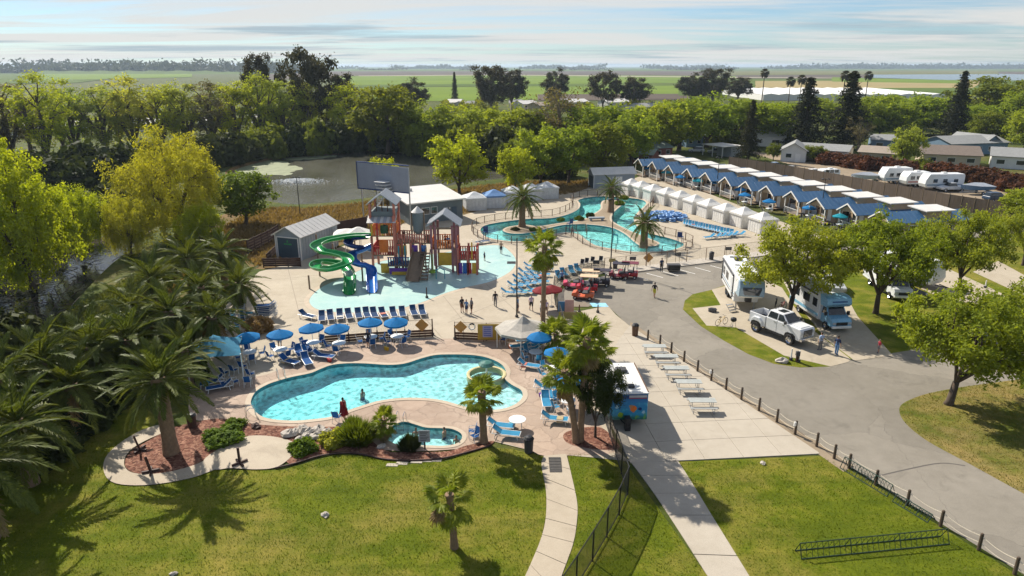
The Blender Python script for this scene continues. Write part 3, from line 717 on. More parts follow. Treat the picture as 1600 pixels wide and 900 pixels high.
# picnic terrace in slabs: clip a slab grid against the terrace outline
def clip(poly, a, b):
    out = []
    for i in range(len(poly)):
        p, q = poly[i], poly[(i+1) % len(poly)]
        sp = (b-a).cross(p-a); sq = (b-a).cross(q-a)
        if sp >= 0: out.append(p)
        if sp*sq < 0: out.append(p.lerp(q, sp/(sp-sq)))
    return out
TERR = [G(x, y).to_2d() for x, y in [(952,552),(984,509),(1284,711),(985,724),(945,645)]]
if area2(TERR) < 0: TERR = TERR[::-1]
terr = struct(obj('picnic_terrace', None))
base = G(1281, 710).to_2d(); ex = (G(1061, 721).to_2d() - base).normalized(); ey = Vector((-ex.y, ex.x))
if ey.y < 0: ey = -ey
sx, sy = 2.55, 2.4
for i in range(-9, 13):
    for j in range(-1, 12):
        o = base + ex*(i*sx) + ey*(j*sy); g = 0.012
        q = [o + ex*g + ey*g, o + ex*(sx-g) + ey*g, o + ex*(sx-g) + ey*(sy-g), o + ex*g + ey*(sy-g)]
        if area2(q) < 0: q = q[::-1]
        for k in range(len(TERR)):
            if len(q) < 3: break
            q = clip(q, TERR[k], TERR[(k+1) % len(TERR)])
        if len(q) < 3 or abs(area2(q)) < 0.15: continue
        MB().prism(q, 0.0, 0.062 + random.uniform(-.004, .004)).build('slab', m_slab, terr, bevel=0.008)
# kerb and footway along the park fence
kb = [G(x, y) for x, y in [(950,431.5),(1040,420),(1165,404.5),(1240,394.5)]]
mb = MB()
for a, b in zip(kb, kb[1:]):
    d = (b-a).normalized(); nrm = Vector((-d.y, d.x, 0))
    if nrm.y < 0: nrm = -nrm
    mb.add([(*(a).xy, 0.0), (*(b).xy, 0.0), (*(b).xy, .14), (*(a).xy, .14), (*(a+nrm*1.9).xy, .14), (*(b+nrm*1.9).xy, .14), (*(a+nrm*1.9).xy, 0), (*(b+nrm*1.9).xy, 0)], [(0, 1, 2, 3), (3, 2, 5, 4), (4, 5, 7, 6)])
struct(mb.build('footway', m_kerb))
# painted parking lines and the blue bay
mb = MB()
for (x0, y0), (x1, y1) in [((985,430),(1012,437)),((1010,427),(1036,434)),((1034,424),(1060,431)),((1060,421),(1086,428)),((1086,418),(1110,424.5)),((1110,415),(1134,421.5)),((1132,412),(1156,418))]:
    a, b = G(x0, y0), G(x1, y1); d = (b-a).normalized(); nn = Vector((-d.y, d.x, 0))*0.06
    mb.add([(*(a-nn).xy, .02), (*(b-nn).xy, .02), (*(b+nn).xy, .02), (*(a+nn).xy, .02)], [(0, 1, 2, 3)])
tag(struct(mb.build('parking_lines', m_white)), None)
struct(fill('blue_bay_marking', [[G(x, y).to_2d() for x, y in [(921,474),(946,474),(951,480),(926,480)]]], 0.052, M('bay_paint', (0.25, 0.52, 0.66), 0.8, 0.3, 1.5)))
sheet('brown_mat', [(870,480),(921,480),(915,473),(880,473)], 0.053, M('brown_pad', (0.2, 0.16, 0.12), 0.9), False)
# asphalt seam crossing the road
mb = MB()
for pts in ([(1352,749),(1420,733),(1470,724),(1508,728)], [(1010,440),(1060,452),(1085,460)]):
    p = smooth([G(x, y) for x, y in pts], 4, False)
    for a, b in zip(p, p[1:]):
        d = (b-a).normalized(); nn = Vector((-d.y, d.x, 0))*0.05
        mb.add([(*(a-nn).xy, .019), (*(b-nn).xy, .019), (*(b+nn).xy, .019), (*(a+nn).xy, .019)], [(0, 1, 2, 3)])
struct(mb.build('asphalt_seam', M('seam_tar', (0.10, 0.09, 0.08), 0.9)))
# low deck joints on the concrete
mb = MB()
for (x0, y0), (x1, y1) in [((700,505),(860,440)),((640,470),(690,528)),((690,460),(745,528)),((760,445),(850,525)),((800,405),(868,478)),((790,330),(640,372)),((450,420),(470,500)),((410,440),(500,430)),((1000,300),(1180,372)),((1060,345),(1180,392)),((900,470),(955,482))]:
    a, b = G(x0, y0), G(x1, y1); d = (b-a).normalized(); nn = Vector((-d.y, d.x, 0))*0.03
    mb.add([(*(a-nn).xy, .0495), (*(b-nn).xy, .0495), (*(b+nn).xy, .0495), (*(a+nn).xy, .0495)], [(0, 1, 2, 3)])
struct(mb.build('deck_joints', M('joint_line', (0.26, 0.22, 0.17), 0.9)))  # joints are thin strips in a darker tone than the deck
# algae mats on the lake and the fountain's foam
for i, px in enumerate([[(368,262),(385,254),(420,250),(455,256),(466,266),(440,274),(400,272),(375,270)], [(440,246),(480,243),(528,243),(500,248),(455,250)]]):
    tag(fill('algae_mat', [[p + Vector((math.sin(j*1.7)*.5 + math.sin(j*.61)*.9, math.cos(j*2.3)*.6 + math.sin(j*.83)*.8)) for j, p in enumerate(gpoly(px, 9, True, -0.5))]], -0.5, m_algae), ('large' if i == 0 else 'thin far') + ' pale green algae mat floating on the lake', 'algae', kind='stuff')

# a low wooded rise far off on the left
hv = []; hf = []; NX, NY = 40, 7
for i in range(NX+1):
    for j in range(NY+1):
        a_ = G(26 + (470-26)*i/NX, 116); k_ = j/NY
        hv.append((a_.x*(1+.5*k_), a_.y*(1+.5*k_), -1 + 22*math.sin(PI*k_)*min(1, i/4, (NX-i)/14)*(.85+.15*math.sin(i*1.7))))
hf = [(i*(NY+1)+j, (i+1)*(NY+1)+j, (i+1)*(NY+1)+j+1, i*(NY+1)+j+1) for i in range(NX) for j in range(NY)]
struct(MB().add(hv, hf).build('far_hill', f_green2, smooth=True))
# ------------------------------------------------------------------ plants
def np_mesh(name, V, F, m, smooth=False):
    me = bpy.data.meshes.new(name); V = np.asarray(V, np.float32); F = np.asarray(F, np.int32); k = F.shape[1]
    me.vertices.add(len(V)); me.vertices.foreach_set('co', V.ravel())
    me.loops.add(F.size); me.loops.foreach_set('vertex_index', F.ravel())
    me.polygons.add(len(F)); me.polygons.foreach_set('loop_start', np.arange(0, F.size, k, dtype=np.int32))
    me.update(calc_edges=True); me.materials.append(m); return me
def unit(a): return a / np.maximum(np.linalg.norm(a, axis=1, keepdims=True), 1e-9)
def leaves(rs, pts, size, out=None, flat=0.3, asp=0.55, droop=0.0):
    """leaf-sized quads at pts"""
    n = len(pts); nr = rs.normal(size=(n, 3))
    if out is not None: nr = nr * 0.75 + out * 0.7
    nr[:, 2] += flat; nr = unit(nr)
    a = unit(np.cross(nr, rs.normal(size=(n, 3)))); 
    if droop: a = unit(a + np.array([0, 0, -droop])); nr = unit(np.cross(a, rs.normal(size=(n, 3))))
    b = np.cross(nr, a)
    s = size * rs.uniform(0.6, 1.35, (n, 1))
    c = np.stack([pts - a*s, pts - b*s*asp, pts + a*s, pts + b*s*asp], 1).reshape(-1, 3)
    return c, np.arange(4*n).reshape(-1, 4)
VAR = {}
def variant(kind, seed):
    """trunk and crown meshes of one tree of a kind, about (height, radius) in size"""
    key = (kind, seed)
    if key in VAR: return VAR[key]
    rs = np.random.RandomState(seed*13 + abs(hash(kind)) % 1 + sum(map(ord, kind)))
    P = dict(
        broad=(9.0, 5.6, 0.21, 150, 21000, .145, .66, 0.0, 'broad', .18),
        round=(12.0, 6.0, 0.16, 95, 8000, .30, 1.0, 0.0, 'round', .18),
        cotton=(20.0, 6.0, 0.12, 80, 6500, .23, 1.1, 0.0, 'cotton', .2),
        bare=(16.0, 6.0, 0.2, 60, 1700, .28, 1.2, 0.0, 'bare', .2),
        willow=(15.0, 7.2, 0.06, 190, 32000, .20, .95, 0.8, 'willow', .28),
        lime=(14.0, 7.0, 0.05, 170, 26000, .20, .9, 0.25, 'lime', .25),
        euc=(28.0, 8.0, 0.24, 75, 15000, .40, 1.6, 0.2, 'euc', .5),
        oak=(16.0, 8.0, 0.16, 100, 9000, .34, 1.1, 0.0, 'oak', .3),
        shade=(9.0, 6.0, 0.02, 70, 6500, .30, 1.0, 0.0, 'shade', .16))[kind]
    H, Rr, cb, K, N, ls, rc, droop, mk, tr = P
    z0, zc, hz = H*cb, H*(1+cb)/2, H*(1-cb)/2
    d = unit(rs.normal(size=(K*3, 3))); rad = rs.uniform(.15, 1, (K*3, 1))**0.45
    C = d*rad
    if kind in ('cotton', 'bare'): C[:, 0:2] *= (0.55 + 0.6*np.clip((C[:, 2:3]+1)/2, 0, 1))
    if kind in ('broad',): C = C[C[:, 2] > -0.62]
    lump = 1 + 0.22*np.sin(3*np.arctan2(C[:, 1], C[:, 0]) + seed)[:, None]*np.cos(2.3*C[:, 2:3]+seed)
    C = C[:K]*lump[:K]
    if kind == 'euc': C = C * (1 + 0.1*rs.uniform(-1, 1, size=(len(C), 1)))
    C = C * np.array([Rr-rc*.6, Rr-rc*.6, hz-rc*.6]) + np.array([0, 0, zc]); K = len(C)
    idx = rs.randint(0, K, N)
    wt = rs.uniform(.6, 1.3, (K, 1))
    off = rs.normal(size=(N, 3)) * np.array([rc*.55, rc*.55, rc*.42]) * wt[idx]
    if droop:
        n2 = int(N*.65); off[:n2, 2] -= rs.exponential(rc*1.3*droop + .2, n2); off[:n2, :2] *= .75
    pts = C[idx] + off; pts[:, 2] = np.maximum(pts[:, 2], 0.25)
    out = unit(pts - np.array([0, 0, zc*.8]))
    V, F = leaves(rs, pts, ls, out, .25, .5 if kind not in ('willow',) else .3, droop)
    crown = np_mesh('crown_'+kind, V, F, LEAF[mk])
    mb = MB(); r0 = H*.022 + .06; fork = H*max(cb, .12)*rs.uniform(.8, 1.05)
    multi = kind in ('broad', 'cotton', 'bare', 'willow', 'round', 'oak')
    if kind != 'shade':
        base = Vector((0, 0, -0.15)); fk = Vector((rs.uniform(-.3, .3), rs.uniform(-.3, .3), fork))
        mb.tube([base, Vector((0, 0, .3)), fk], [r0*1.5, r0*1.1, r0*.85], 8)
    else: fk = Vector((0, 0, 0)); r0 = .1
    sel = rs.permutation(K)[:{'broad': 26, 'cotton': 34, 'bare': 44, 'willow': 22, 'euc': 30, 'oak': 20}.get(kind, 14)]
    nl = 6
    top = [Vector((math.cos(a)*Rr*.42, math.sin(a)*Rr*.42, zc + hz*.1*rs.uniform(-1, 1))) for a in np.linspace(0, 2*PI, nl, endpoint=False) + seed]
    top.append(Vector((0, 0, zc + hz*.35)))
    def bez(a, b, r1, r2, sag):
        mid = a.lerp(b, .5) + Vector((rs.uniform(-.3, .3), rs.uniform(-.3, .3), sag))
        mb.tube([a, a.lerp(mid, .55), mid.lerp(b, .45), b], [r1, r1*.8, (r1+r2)*.5, r2], 5, cap=False)
    for t_ in top: bez(fk, t_, r0*.6, r0*.3, H*.03)
    for i in sel:
        c = Vector(C[i]); t_ = min(top, key=lambda q: (q-c).length)
        s = t_.lerp(fk, rs.uniform(0, .35)); bez(s, c, r0*.26, r0*.07, H*.02)
    trunk = mb.mesh('trunk_'+kind, m_bark_l if kind in ('euc', 'bare') else m_bark, True)
    VAR[key] = (trunk, crown, H, Rr); return VAR[key]
LEAF = dict(
    broad=leafmat('leaf_spring', (0.17, 0.215, 0.022), (0.34, 0.37, 0.045), .5),
    round=leafmat('leaf_round', (0.165, 0.225, 0.024), (0.32, 0.38, 0.045), .52, .35),
    cotton=leafmat('leaf_cottonwood', (0.23, 0.265, 0.05), (0.42, 0.45, 0.085), .58, .25, rnd=.22),
    bare=leafmat('leaf_budding', (0.15, 0.13, 0.065), (0.25, 0.215, 0.10), .3, .3),
    willow=leafmat('leaf_golden', (0.28, 0.275, 0.030), (0.47, 0.45, 0.050), .48, .5, rnd=.05),
    lime=leafmat('leaf_lime', (0.25, 0.31, 0.018), (0.46, 0.49, 0.035), .52, .5, rnd=.08),
    euc=leafmat('leaf_eucalyptus', (0.045, 0.045, 0.024), (0.105, 0.095, 0.055), .25, .3),
    oak=leafmat('leaf_oak', (0.10, 0.13, 0.018), (0.22, 0.25, 0.034), .45, .3),
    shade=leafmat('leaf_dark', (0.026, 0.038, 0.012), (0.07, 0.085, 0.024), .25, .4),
    red=leafmat('leaf_red', (0.060, 0.028, 0.018), (0.155, 0.062, 0.036), .3, .35),
    shrub=leafmat('leaf_shrub', (0.075, 0.13, 0.018), (0.18, 0.25, 0.032), .4, 2.0),
    conifer=leafmat('leaf_conifer', (0.022, 0.028, 0.014), (0.060, 0.062, 0.028), .15, .5),
    date=leafmat('leaf_date_palm', (0.055, 0.078, 0.016), (0.165, 0.195, 0.040), .36, 1.2, rough=.5, rnd=.2, spec=.14),
    fan=leafmat('leaf_fan_palm', (0.13, 0.175, 0.020), (0.30, 0.34, 0.045), .48, 1.5, rough=.5, rnd=.15, spec=.15),
    deadp=leafmat('leaf_dead_palm', (0.19, 0.125, 0.06), (0.32, 0.23, 0.12), .3, 2))

def tree(kind, xb, yb, ytop, wpx, label, seed=0, name='tree', leaf=None, lean=0.0, group=None):
    loc = G(xb, yb); trunk, crown, H, Rr = variant(kind, seed % 3)
    h = hgt(xb, ytop, loc.y); depth = CAM_H / (_s + (yb-450)/FPX*_c)
    w = wpx * depth / FPX / 2
    t = thing(name, label, 'tree', loc, random.uniform(0, 6.28), group, (w/Rr, w/Rr, h/H))
    if lean: t.rotation_euler = (0, lean, 0)
    obj('trunk', trunk, t); c = obj('crown', crown, t)
    if leaf:
        c.material_slots[0].link = 'OBJECT'; c.material_slots[0].material = LEAF[leaf]
    return t
# broad trees of the camp sites, near right
tree('broad', 1232, 492, 340, 172, 'spreading spring green tree between the fifth-wheel trailer and the motorhome', 0, 'shade_tree')
tree('broad', 1368, 490, 332, 168, 'broad spring green tree on the grass right of the motorhome', 1, 'shade_tree')
tree('broad', 1497, 464, 322, 130, 'green tree with forked double trunk beside the far camp sites', 2, 'shade_tree')
tree('broad', 1482, 632, 452, 235, 'large green tree leaning over the dry grass island at the right edge', 0, 'shade_tree', lean=0.22)
tree('broad', 1598, 415, 320, 95, 'green tree at the right edge above the far site pad', 1, 'shade_tree')
tree('broad', 1660, 560, 400, 200, 'green tree cut by the right edge behind the leaning tree', 2, 'shade_tree')
tree('round', 1585, 345, 292, 70, 'small bright green tree in front of the end of the long board fence', 2, 'shade_tree')
# left foreground and lake shore
tree('willow', 278, 374, 192, 166, 'big round golden yellow willow beside the creek', 0, 'willow_tree')
tree('lime', 50, 448, 226, 165, 'tall lime green tree at the left edge above the creek', 1, 'leafy_tree')
tree('lime', 128, 405, 285, 92, 'shorter lime green tree right of the tall one at the left edge', 2, 'leafy_tree')
tree('willow', 205, 398, 305, 78, 'low yellow willow in front of the big golden one', 1, 'willow_tree')
tree('lime', 318, 392, 312, 72, 'low yellow green tree between the golden willow and the dirt bank', 0, 'leafy_tree', leaf='lime')
tree('round', 385, 352, 264, 112, 'rounded mid green tree on the dirt bank above the shed', 0, 'leafy_tree', leaf='shrub')
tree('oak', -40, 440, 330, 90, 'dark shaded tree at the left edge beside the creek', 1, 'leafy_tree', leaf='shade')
tree('round', 718, 305, 212, 104, 'bright green tree standing alone on the near lake shore', 1, 'shore_tree', leaf='lime')
tree('round', 603, 312, 243, 62, 'yellow green tree behind the big grey panel', 2, 'shore_tree', leaf='lime')
for i, (x, yb, yt, w, sd, lf) in enumerate([(806,302,228,66,0,'lime'),(845,292,200,98,1,'round'),(888,288,192,92,2,'round'),(935,282,186,100,0,'oak'),(985,262,180,92,1,'round')]):
    tree('round', x, yb, yt, w, f'green tree behind the white tents, {NTH[i]} from the lake', sd, 'shore_tree', leaf=lf, group='trees behind the white tents')
# tall wood behind the creek and the lake
CW = [(-30,262,100,120),(22,256,108,112),(78,258,106,104),(122,248,120,86),(168,246,122,104),(212,243,110,100),(255,240,118,96),(296,238,120,88),(334,236,110,92),(372,234,116,80),(412,232,104,90),(446,230,112,78),(478,226,122,66),(548,226,112,84)]
for i, (x, yb, yt, w) in enumerate(CW):
    tree('cotton', x, yb, yt + [0, 8, -2, 10, 4][i % 5], w*1.05, f'tall olive green cottonwood behind the creek and lake, {NTH[i]} from the left', i, 'cottonwood', group='cottonwoods behind the lake', leaf=[None, 'bare', 'lime', 'round', None, 'cotton', 'lime'][i % 7])
for i, (x, yb, yt, w) in enumerate([(50,240,125,90),(100,236,130,84),(190,230,128,80),(275,226,128,80),(352,224,126,80),(428,220,126,70),(515,218,135,70)]):
    tree('cotton', x, yb, yt, w, f'cottonwood in the rear rank behind the lake wood, {NTH[i]} from the left', i+1, 'cottonwood', group='cottonwoods behind the lake', leaf='round' if i in (2,) else None)
for i, (x, yb, yt, w, lf) in enumerate([(606,238,128,112,'oak'),(664,240,162,96,'round'),(712,238,160,100,'round'),(756,243,166,98,'round'),(800,248,168,100,'round'),(842,250,165,86,'oak'),(928,252,160,104,'round'),(975,248,166,104,'round'),(1022,242,158,96,'round'),(1060,236,152,104,'round'),(1104,230,150,100,'round'),(1148,226,150,104,'round'),(1205,226,158,84,'round')]):
    tree('round', x, yb, yt, w*1.1, f'rounded green tree in the belt beyond the park, {NTH[i]} from the left', i, 'belt_tree', leaf=lf, group='green trees in the belt beyond the park')
tree('bare', 872, 252, 128, 100, 'tall brownish tree just budding among the green belt', 0, 'budding_tree')
tree('bare', 1476, 212, 174, 56, 'grey leafless rounded tree before the dark conifer', 1, 'budding_tree')
tree('bare', 1340, 236, 182, 50, 'purplish bare tree beside the pair of big conifers', 2, 'budding_tree')
for i, (x, yb, yt, w, lf) in enumerate([(1222,205,158,84,'round'),(1290,206,152,90,'round'),(1330,202,156,80,'round'),(1378,200,146,90,'round'),(1420,196,148,96,'round'),(1462,196,150,90,'round'),(1510,215,160,90,'round'),(1530,196,146,80,'cotton'),(1575,200,136,80,'round'),(1600,240,168,80,'round'),(1352,214,150,88,'round'),(1400,214,156,70,'round'),(1438,210,148,104,'round'),(1590,214,140,80,'round'),(1545,232,170,70,'oak')]):
    tree('round', x, yb, yt, w, f'round green tree behind the mobile homes, {NTH[i]} from the conifers', i, 'garden_tree', leaf=lf, group='round trees behind the mobile homes')
tree('oak', 1545, 206, 113, 130, 'large spreading dark green tree beyond the mobile homes at right', 0, 'oak_tree')
tree('round', 1413, 264, 198, 56, 'upright grey green tree among the red hedge', 1, 'garden_tree', leaf='cotton')
tree('round', 1272, 252, 226, 46, 'small green tree beside the white gabled home', 2, 'garden_tree', leaf='oak')
tree('round', 1374, 214, 176, 44, 'compact dark green tree left of the grey roofed homes', 0, 'garden_tree', leaf='shrub')
tree('round', 1208, 250, 224, 26, 'small green tree before the slim dark conifer', 1, 'garden_tree', leaf='oak')
for i, (x, yb, yt, w, lb) in enumerate([(488,222,64,104,'huge dark domed eucalyptus rising above the horizon'),(410,212,80,52,'thin ragged eucalyptus left of the huge domed one'),(538,205,114,62,'dark eucalyptus right of the huge domed one'),(646,182,122,56,'rounded grey green eucalyptus at the field edge'),(768,178,100,66,'tall grey eucalyptus, left of the pair before the fields'),(800,174,108,54,'tall grey eucalyptus, right of the pair before the fields'),(868,172,106,46,'narrow dark eucalyptus before the green fields'),(942,172,110,58,'brownish dense eucalyptus before the green fields'),(990,172,120,54,'grey eucalyptus right of the brownish one'),(1078,165,114,52,'dark eucalyptus, left of three near the tall palms'),(1112,165,105,58,'dark eucalyptus, middle of three near the tall palms'),(1152,160,120,50,'dark eucalyptus, right of three near the tall palms')]):
    tree('oak' if i in (0, 7) else 'euc', x, yb, yt, w, lb, i, 'eucalyptus_tree', leaf='euc')
# conifers
def conifer_mesh(seed):
    rs = np.random.RandomState(seed); H, Rr = 16.0, 4.0; P = []
    for k in range(26):
        z = 1.2 + (H-1.6)*k/26; r = Rr*(1-(z/H)**1.25)*rs.uniform(.75, 1.15)+.25
        for a in rs.uniform(0, 2*PI, 11):
            rr = r*rs.uniform(.6, 1.05); n = int(16 + rr*7); t = rs.uniform(.1, 1, n)
            P.append(np.stack([np.cos(a)*rr*t, np.sin(a)*rr*t, z - .32*rr*t**1.5 + .1*rr], 1) + rs.normal(size=(n, 3))*np.array([.14, .14, .09])*(1+rr*.25))
    pts = np.concatenate(P); V, F = leaves(rs, pts, .25, None, .8, .4)
    tm = MB().tube([(0, 0, -.2), (0, 0, 5), (0, 0, H*.97)], [.42, .3, .03], 7).mesh('trunk_conifer', m_bark)
    return tm, np_mesh('crown_conifer', V, F, LEAF['conifer']), H, Rr
CON = [conifer_mesh(3), conifer_mesh(8)]
for i, (x, yb, yt, w, lb) in enumerate([(1168,250,152,46,'slim dark conifer beside the end of the board fence'),(1254,232,116,80,'broad dark conifer, left of the big pair behind the homes'),(1318,232,108,84,'broad dark conifer, right of the big pair behind the homes'),(1488,218,106,56,'tall ragged dark conifer left of the large oak'),(711,166,110,17,'slim cypress standing at the edge of the green field')]):
    loc = G(x, yb); tm, cm, H, Rr = CON[i % 2]; depth = CAM_H/(_s+(yb-450)/FPX*_c)
    t = thing('conifer', lb, 'tree', loc, i*1.1, None, (w*depth/FPX/2/Rr,)*2 + (hgt(x, yt, loc.y)/H,))
    obj('trunk', tm, t); obj('crown', cm, t)
# shrubs
def bush_mesh(seed, leaf, n=2600, sz=.11, spiky=False):
    rs = np.random.RandomState(seed)
    d = unit(rs.normal(size=(n, 3))); d[:, 2] = np.abs(d[:, 2])
    r = rs.uniform(.25, 1, (n, 1))**.4*(1+.18*np.sin(4*np.arctan2(d[:, 1:2], d[:, :1])+seed))*(1 + .12*np.sin(6*d[:, 2:3]+seed))
    p = d*r + rs.normal(size=(n, 3))*.05; p[:, 2] = np.maximum(p[:, 2], .03)
    if spiky:
        a = unit(d + np.array([0, 0, .5])); b = unit(np.cross(a, rs.normal(size=(n, 3)))); l = rs.uniform(.3, .5, (n, 1))
        V = np.stack([p-a*l, p-b*.022, p+a*l, p+b*.022], 1).reshape(-1, 3); V[:, 2] = np.maximum(V[:, 2], .01); F = np.arange(4*n).reshape(-1, 4)
    else: V, F = leaves(rs, p, sz, d, .2, .6)
    st = MB()
    for k in range(7):
        a = k*.9; st.tube([(0, 0, -.05), (math.cos(a)*.3, math.sin(a)*.3, .35), (math.cos(a)*.55, math.sin(a)*.55, .6)], [.04, .025, .01], 4)
    return np_mesh('foliage', V, F, LEAF[leaf]), st.mesh('stems', m_bark)
BUSH = {}
def shrub(px, py, w, h, label, leaf='shrub', seed=0, name='shrub', spiky=False, group=None, z=0.0, n=2600):
    k = (leaf, seed % 2, spiky, n)
    if k not in BUSH: BUSH[k] = bush_mesh(seed % 2 + 5, leaf, n, .11, spiky)
    t = thing(name, label, 'bush', G(px, py)+Vector((0, 0, z)), random.uniform(0, 6), group, (w/2, w/2, h))
    obj('foliage', BUSH[k][0], t); obj('stem', BUSH[k][1], t); return t
shrub(350, 688, 2.6, .7, 'long low bright green shrub beside the round terrace', z=.06)
shrub(366, 668, 1.5, .6, 'small green shrub at the pool end of the mulch bed', seed=1, z=.06)
shrub(474, 705, 1.7, .8, 'round green shrub at the right end of the round terrace', seed=1, z=.06)
shrub(560, 690, 2.3, 1.25, 'large spiky dark green shrub in the bed by the hot tub', 'oak', 0, 'spiky_shrub', True, z=.06)
shrub(552, 676, 1.3, 1.0, 'upright spiky shrub behind the large spiky one', 'shrub', 1, 'spiky_shrub', True, z=.06)
shrub(524, 694, 1.9, .9, 'yellowish green shrub left of the large spiky one', 'cotton', 0, z=.06)
shrub(640, 702, 1.2, .9, 'small spiky rosette plant before the hot tub', 'shade', 1, 'spiky_shrub', True, z=.06)
shrub(405, 518, 2.4, 1.5, 'rusty brown bush by the lounger stacks', 'deadp', 0)
for i, (x, y, w, h) in enumerate([(1296,252,7,3),(1330,256,7.5,3),(1352,260,7,3.2),(1385,262,7,3),(1412,266,7,3),(1440,266,7,3.2),(1470,270,7,3),(1500,276,7,3.2),(1525,280,7.5,3.2),(1552,286,7.5,3.4),(1582,293,7.5,3.2),(1610,300,8,3.4)]):
    shrub(x, y+4, w, h, f'dark red leaved hedge bush behind the parked trailers, {NTH[i]} from the left', 'red' if i not in (5,) else 'oak', i, 'hedge_bush', group='red hedge bushes behind the parked trailers')
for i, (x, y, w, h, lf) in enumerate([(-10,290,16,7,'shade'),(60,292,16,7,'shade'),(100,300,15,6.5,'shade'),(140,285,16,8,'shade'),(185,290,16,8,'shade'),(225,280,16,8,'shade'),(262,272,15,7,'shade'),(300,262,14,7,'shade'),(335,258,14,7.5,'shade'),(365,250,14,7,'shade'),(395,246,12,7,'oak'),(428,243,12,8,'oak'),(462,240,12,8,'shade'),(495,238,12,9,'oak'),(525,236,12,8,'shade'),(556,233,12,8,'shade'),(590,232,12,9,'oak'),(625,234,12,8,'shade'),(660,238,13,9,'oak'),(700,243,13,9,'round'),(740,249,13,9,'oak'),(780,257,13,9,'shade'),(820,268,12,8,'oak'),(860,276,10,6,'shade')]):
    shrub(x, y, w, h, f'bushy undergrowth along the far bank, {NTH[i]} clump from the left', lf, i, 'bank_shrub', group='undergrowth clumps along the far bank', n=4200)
for i, (x, y, w, h, lf) in enumerate([(150,345,9,4,'oak'),(120,362,8,3.5,'shade'),(-30,560,8,4,'shade'),(20,395,10,6,'shade'),(235,345,7,3,'oak'),(75,350,12,6,'oak'),(178,322,9,4,'shade'),(372,246,6,4,'round'),(350,250,6,4,'oak')]):
    shrub(x, y, w, h, ['olive bush at the head of the creek','dark bush beside the creek head','dark bush on the near creek bank at the left edge','dark bush under the tall lime tree','olive bush under the golden willow','broad olive bush behind the lime trees','dark bush behind the golden willow','rounded bright bush on the far lake bank by the algae','dull bush on the far lake bank by the algae'][i], lf, i, 'bank_shrub', n=4200)
# creek banks full of dead reeds and fallen branches
rs_ = np.random.RandomState(4); mbr = MB()
for i in range(260):
    p = G(rs_.uniform(-40, 200), rs_.uniform(385, 520)); a = rs_.uniform(0, 2*PI); l = rs_.uniform(.5, 2.6); e = rs_.uniform(0, .5)
    q = Vector((math.cos(a)*l*math.cos(e), math.sin(a)*l*math.cos(e), l*math.sin(e)))
    mbr.tube([p + Vector((0, 0, -.45)), p + q*.5 + Vector((0, 0, -.3)), p + q + Vector((0, 0, -.4))], [.05, .04, .015], 4)
tag(mbr.build('driftwood', m_bark), 'dead branches lying in the shallow creek', 'driftwood', kind='stuff')

# ---- palms: every frond a part of its own
def date_frond(seed, L=3.7, droop=.09, n=30):
    rs = np.random.RandomState(seed); V = []; F = []
    xs = np.linspace(0, 1, 9)
    def pt(t): return np.array([L*t*(1-.06*t), 0, -droop*(L*t)**2*(.6+.5*t)])
    mb = MB().tube([pt(t) for t in xs], [.055*(1-.85*t)+.008 for t in xs], 4, cap=False)
    for s in (-1, 1):
        for k in range(n):
            t = .14 + .86*(k+.5)/n; p = pt(t); tg = pt(min(t+.02, 1.02)) - pt(t-.02); tg /= np.linalg.norm(tg)
            ln = (.66*math.sin(PI*min(t*.82+.16, 1))**.6+.1)*rs.uniform(.85, 1.1); a = math.radians(38+30*t+rs.uniform(-7, 7))
            side = np.array([0, s, 0]); up = np.array([0, 0, 1])
            dr = side*math.cos(a) + tg*math.sin(a) + up*(.32 - .25*t + rs.uniform(-.12, .12)); dr /= np.linalg.norm(dr)
            w = np.cross(dr, up); w /= np.linalg.norm(w); w = (w*.75 + up*.5*s*(-1))*.062
            b = p + dr*ln*.45; e = p + dr*ln + up*(-.10*ln)
            mb.add([p, b - w, e, b + w], [(0, 1, 2, 3)])
    return mb.mesh('frond', LEAF['date'])
DF = [date_frond(1, 3.8, .105), date_frond(2, 3.9, .115), date_frond(3, 3.7, .10), date_frond(4, 3.4, .06)]
def date_trunk(h, r=.42):
    mb = MB(); n = 12; rows = max(int(h/.22), 6)
    prof = []
    for k in range(rows):
        z = -.1 + (h+.1)*k/rows; q = r*(1.18-.25*min(z/1.2, 1)) if z < 1.2 else r*(.95 + .12*max(0, (z-h+1.2)/1.2))
        mb.lathe([(q*1.10, z), (q*1.0, z+.20*(h/rows/.22)), (q*.92, z+.235*(h/rows/.22))], n, 0, ph=(k % 2)*PI/n)
    return mb.mesh('trunk', m_palmbark)
def date_palm(cx, cy, zc, label, n=48, sc=1.0, r=.42, name='date_palm', lo=-12, rot=0.0):
    p = G(cx, cy, zc); t = thing(name, label, 'palm tree', (p.x, p.y, 0.0), rot)
    obj('trunk', date_trunk(zc-.1, r), t)
    for k in range(n):
        f = (k+.5)/n; el = 76 - (76-lo)*f**.82 + random.uniform(-7, 7)
        o = obj('frond', DF[3] if f < .2 else (DF[0] if f < .45 else (DF[1] if f < .75 else DF[2])), t, (0, 0, zc - .1 - .45*f))
        o.rotation_euler = (random.uniform(-.25, .25), -R(el), k*2.39996 + random.uniform(-.15, .15)); s = sc*random.uniform(.88, 1.08); o.scale = (s, s, s)
        if el < -20 and random.random() < .25:
            o.material_slots[0].link = 'OBJECT'; o.material_slots[0].material = LEAF['deadp']
    return t
date_palm(247, 588, 5.5, 'thick trunked date palm standing in the mulch bed on the front lawn', 42, .88, .43, lo=-20)
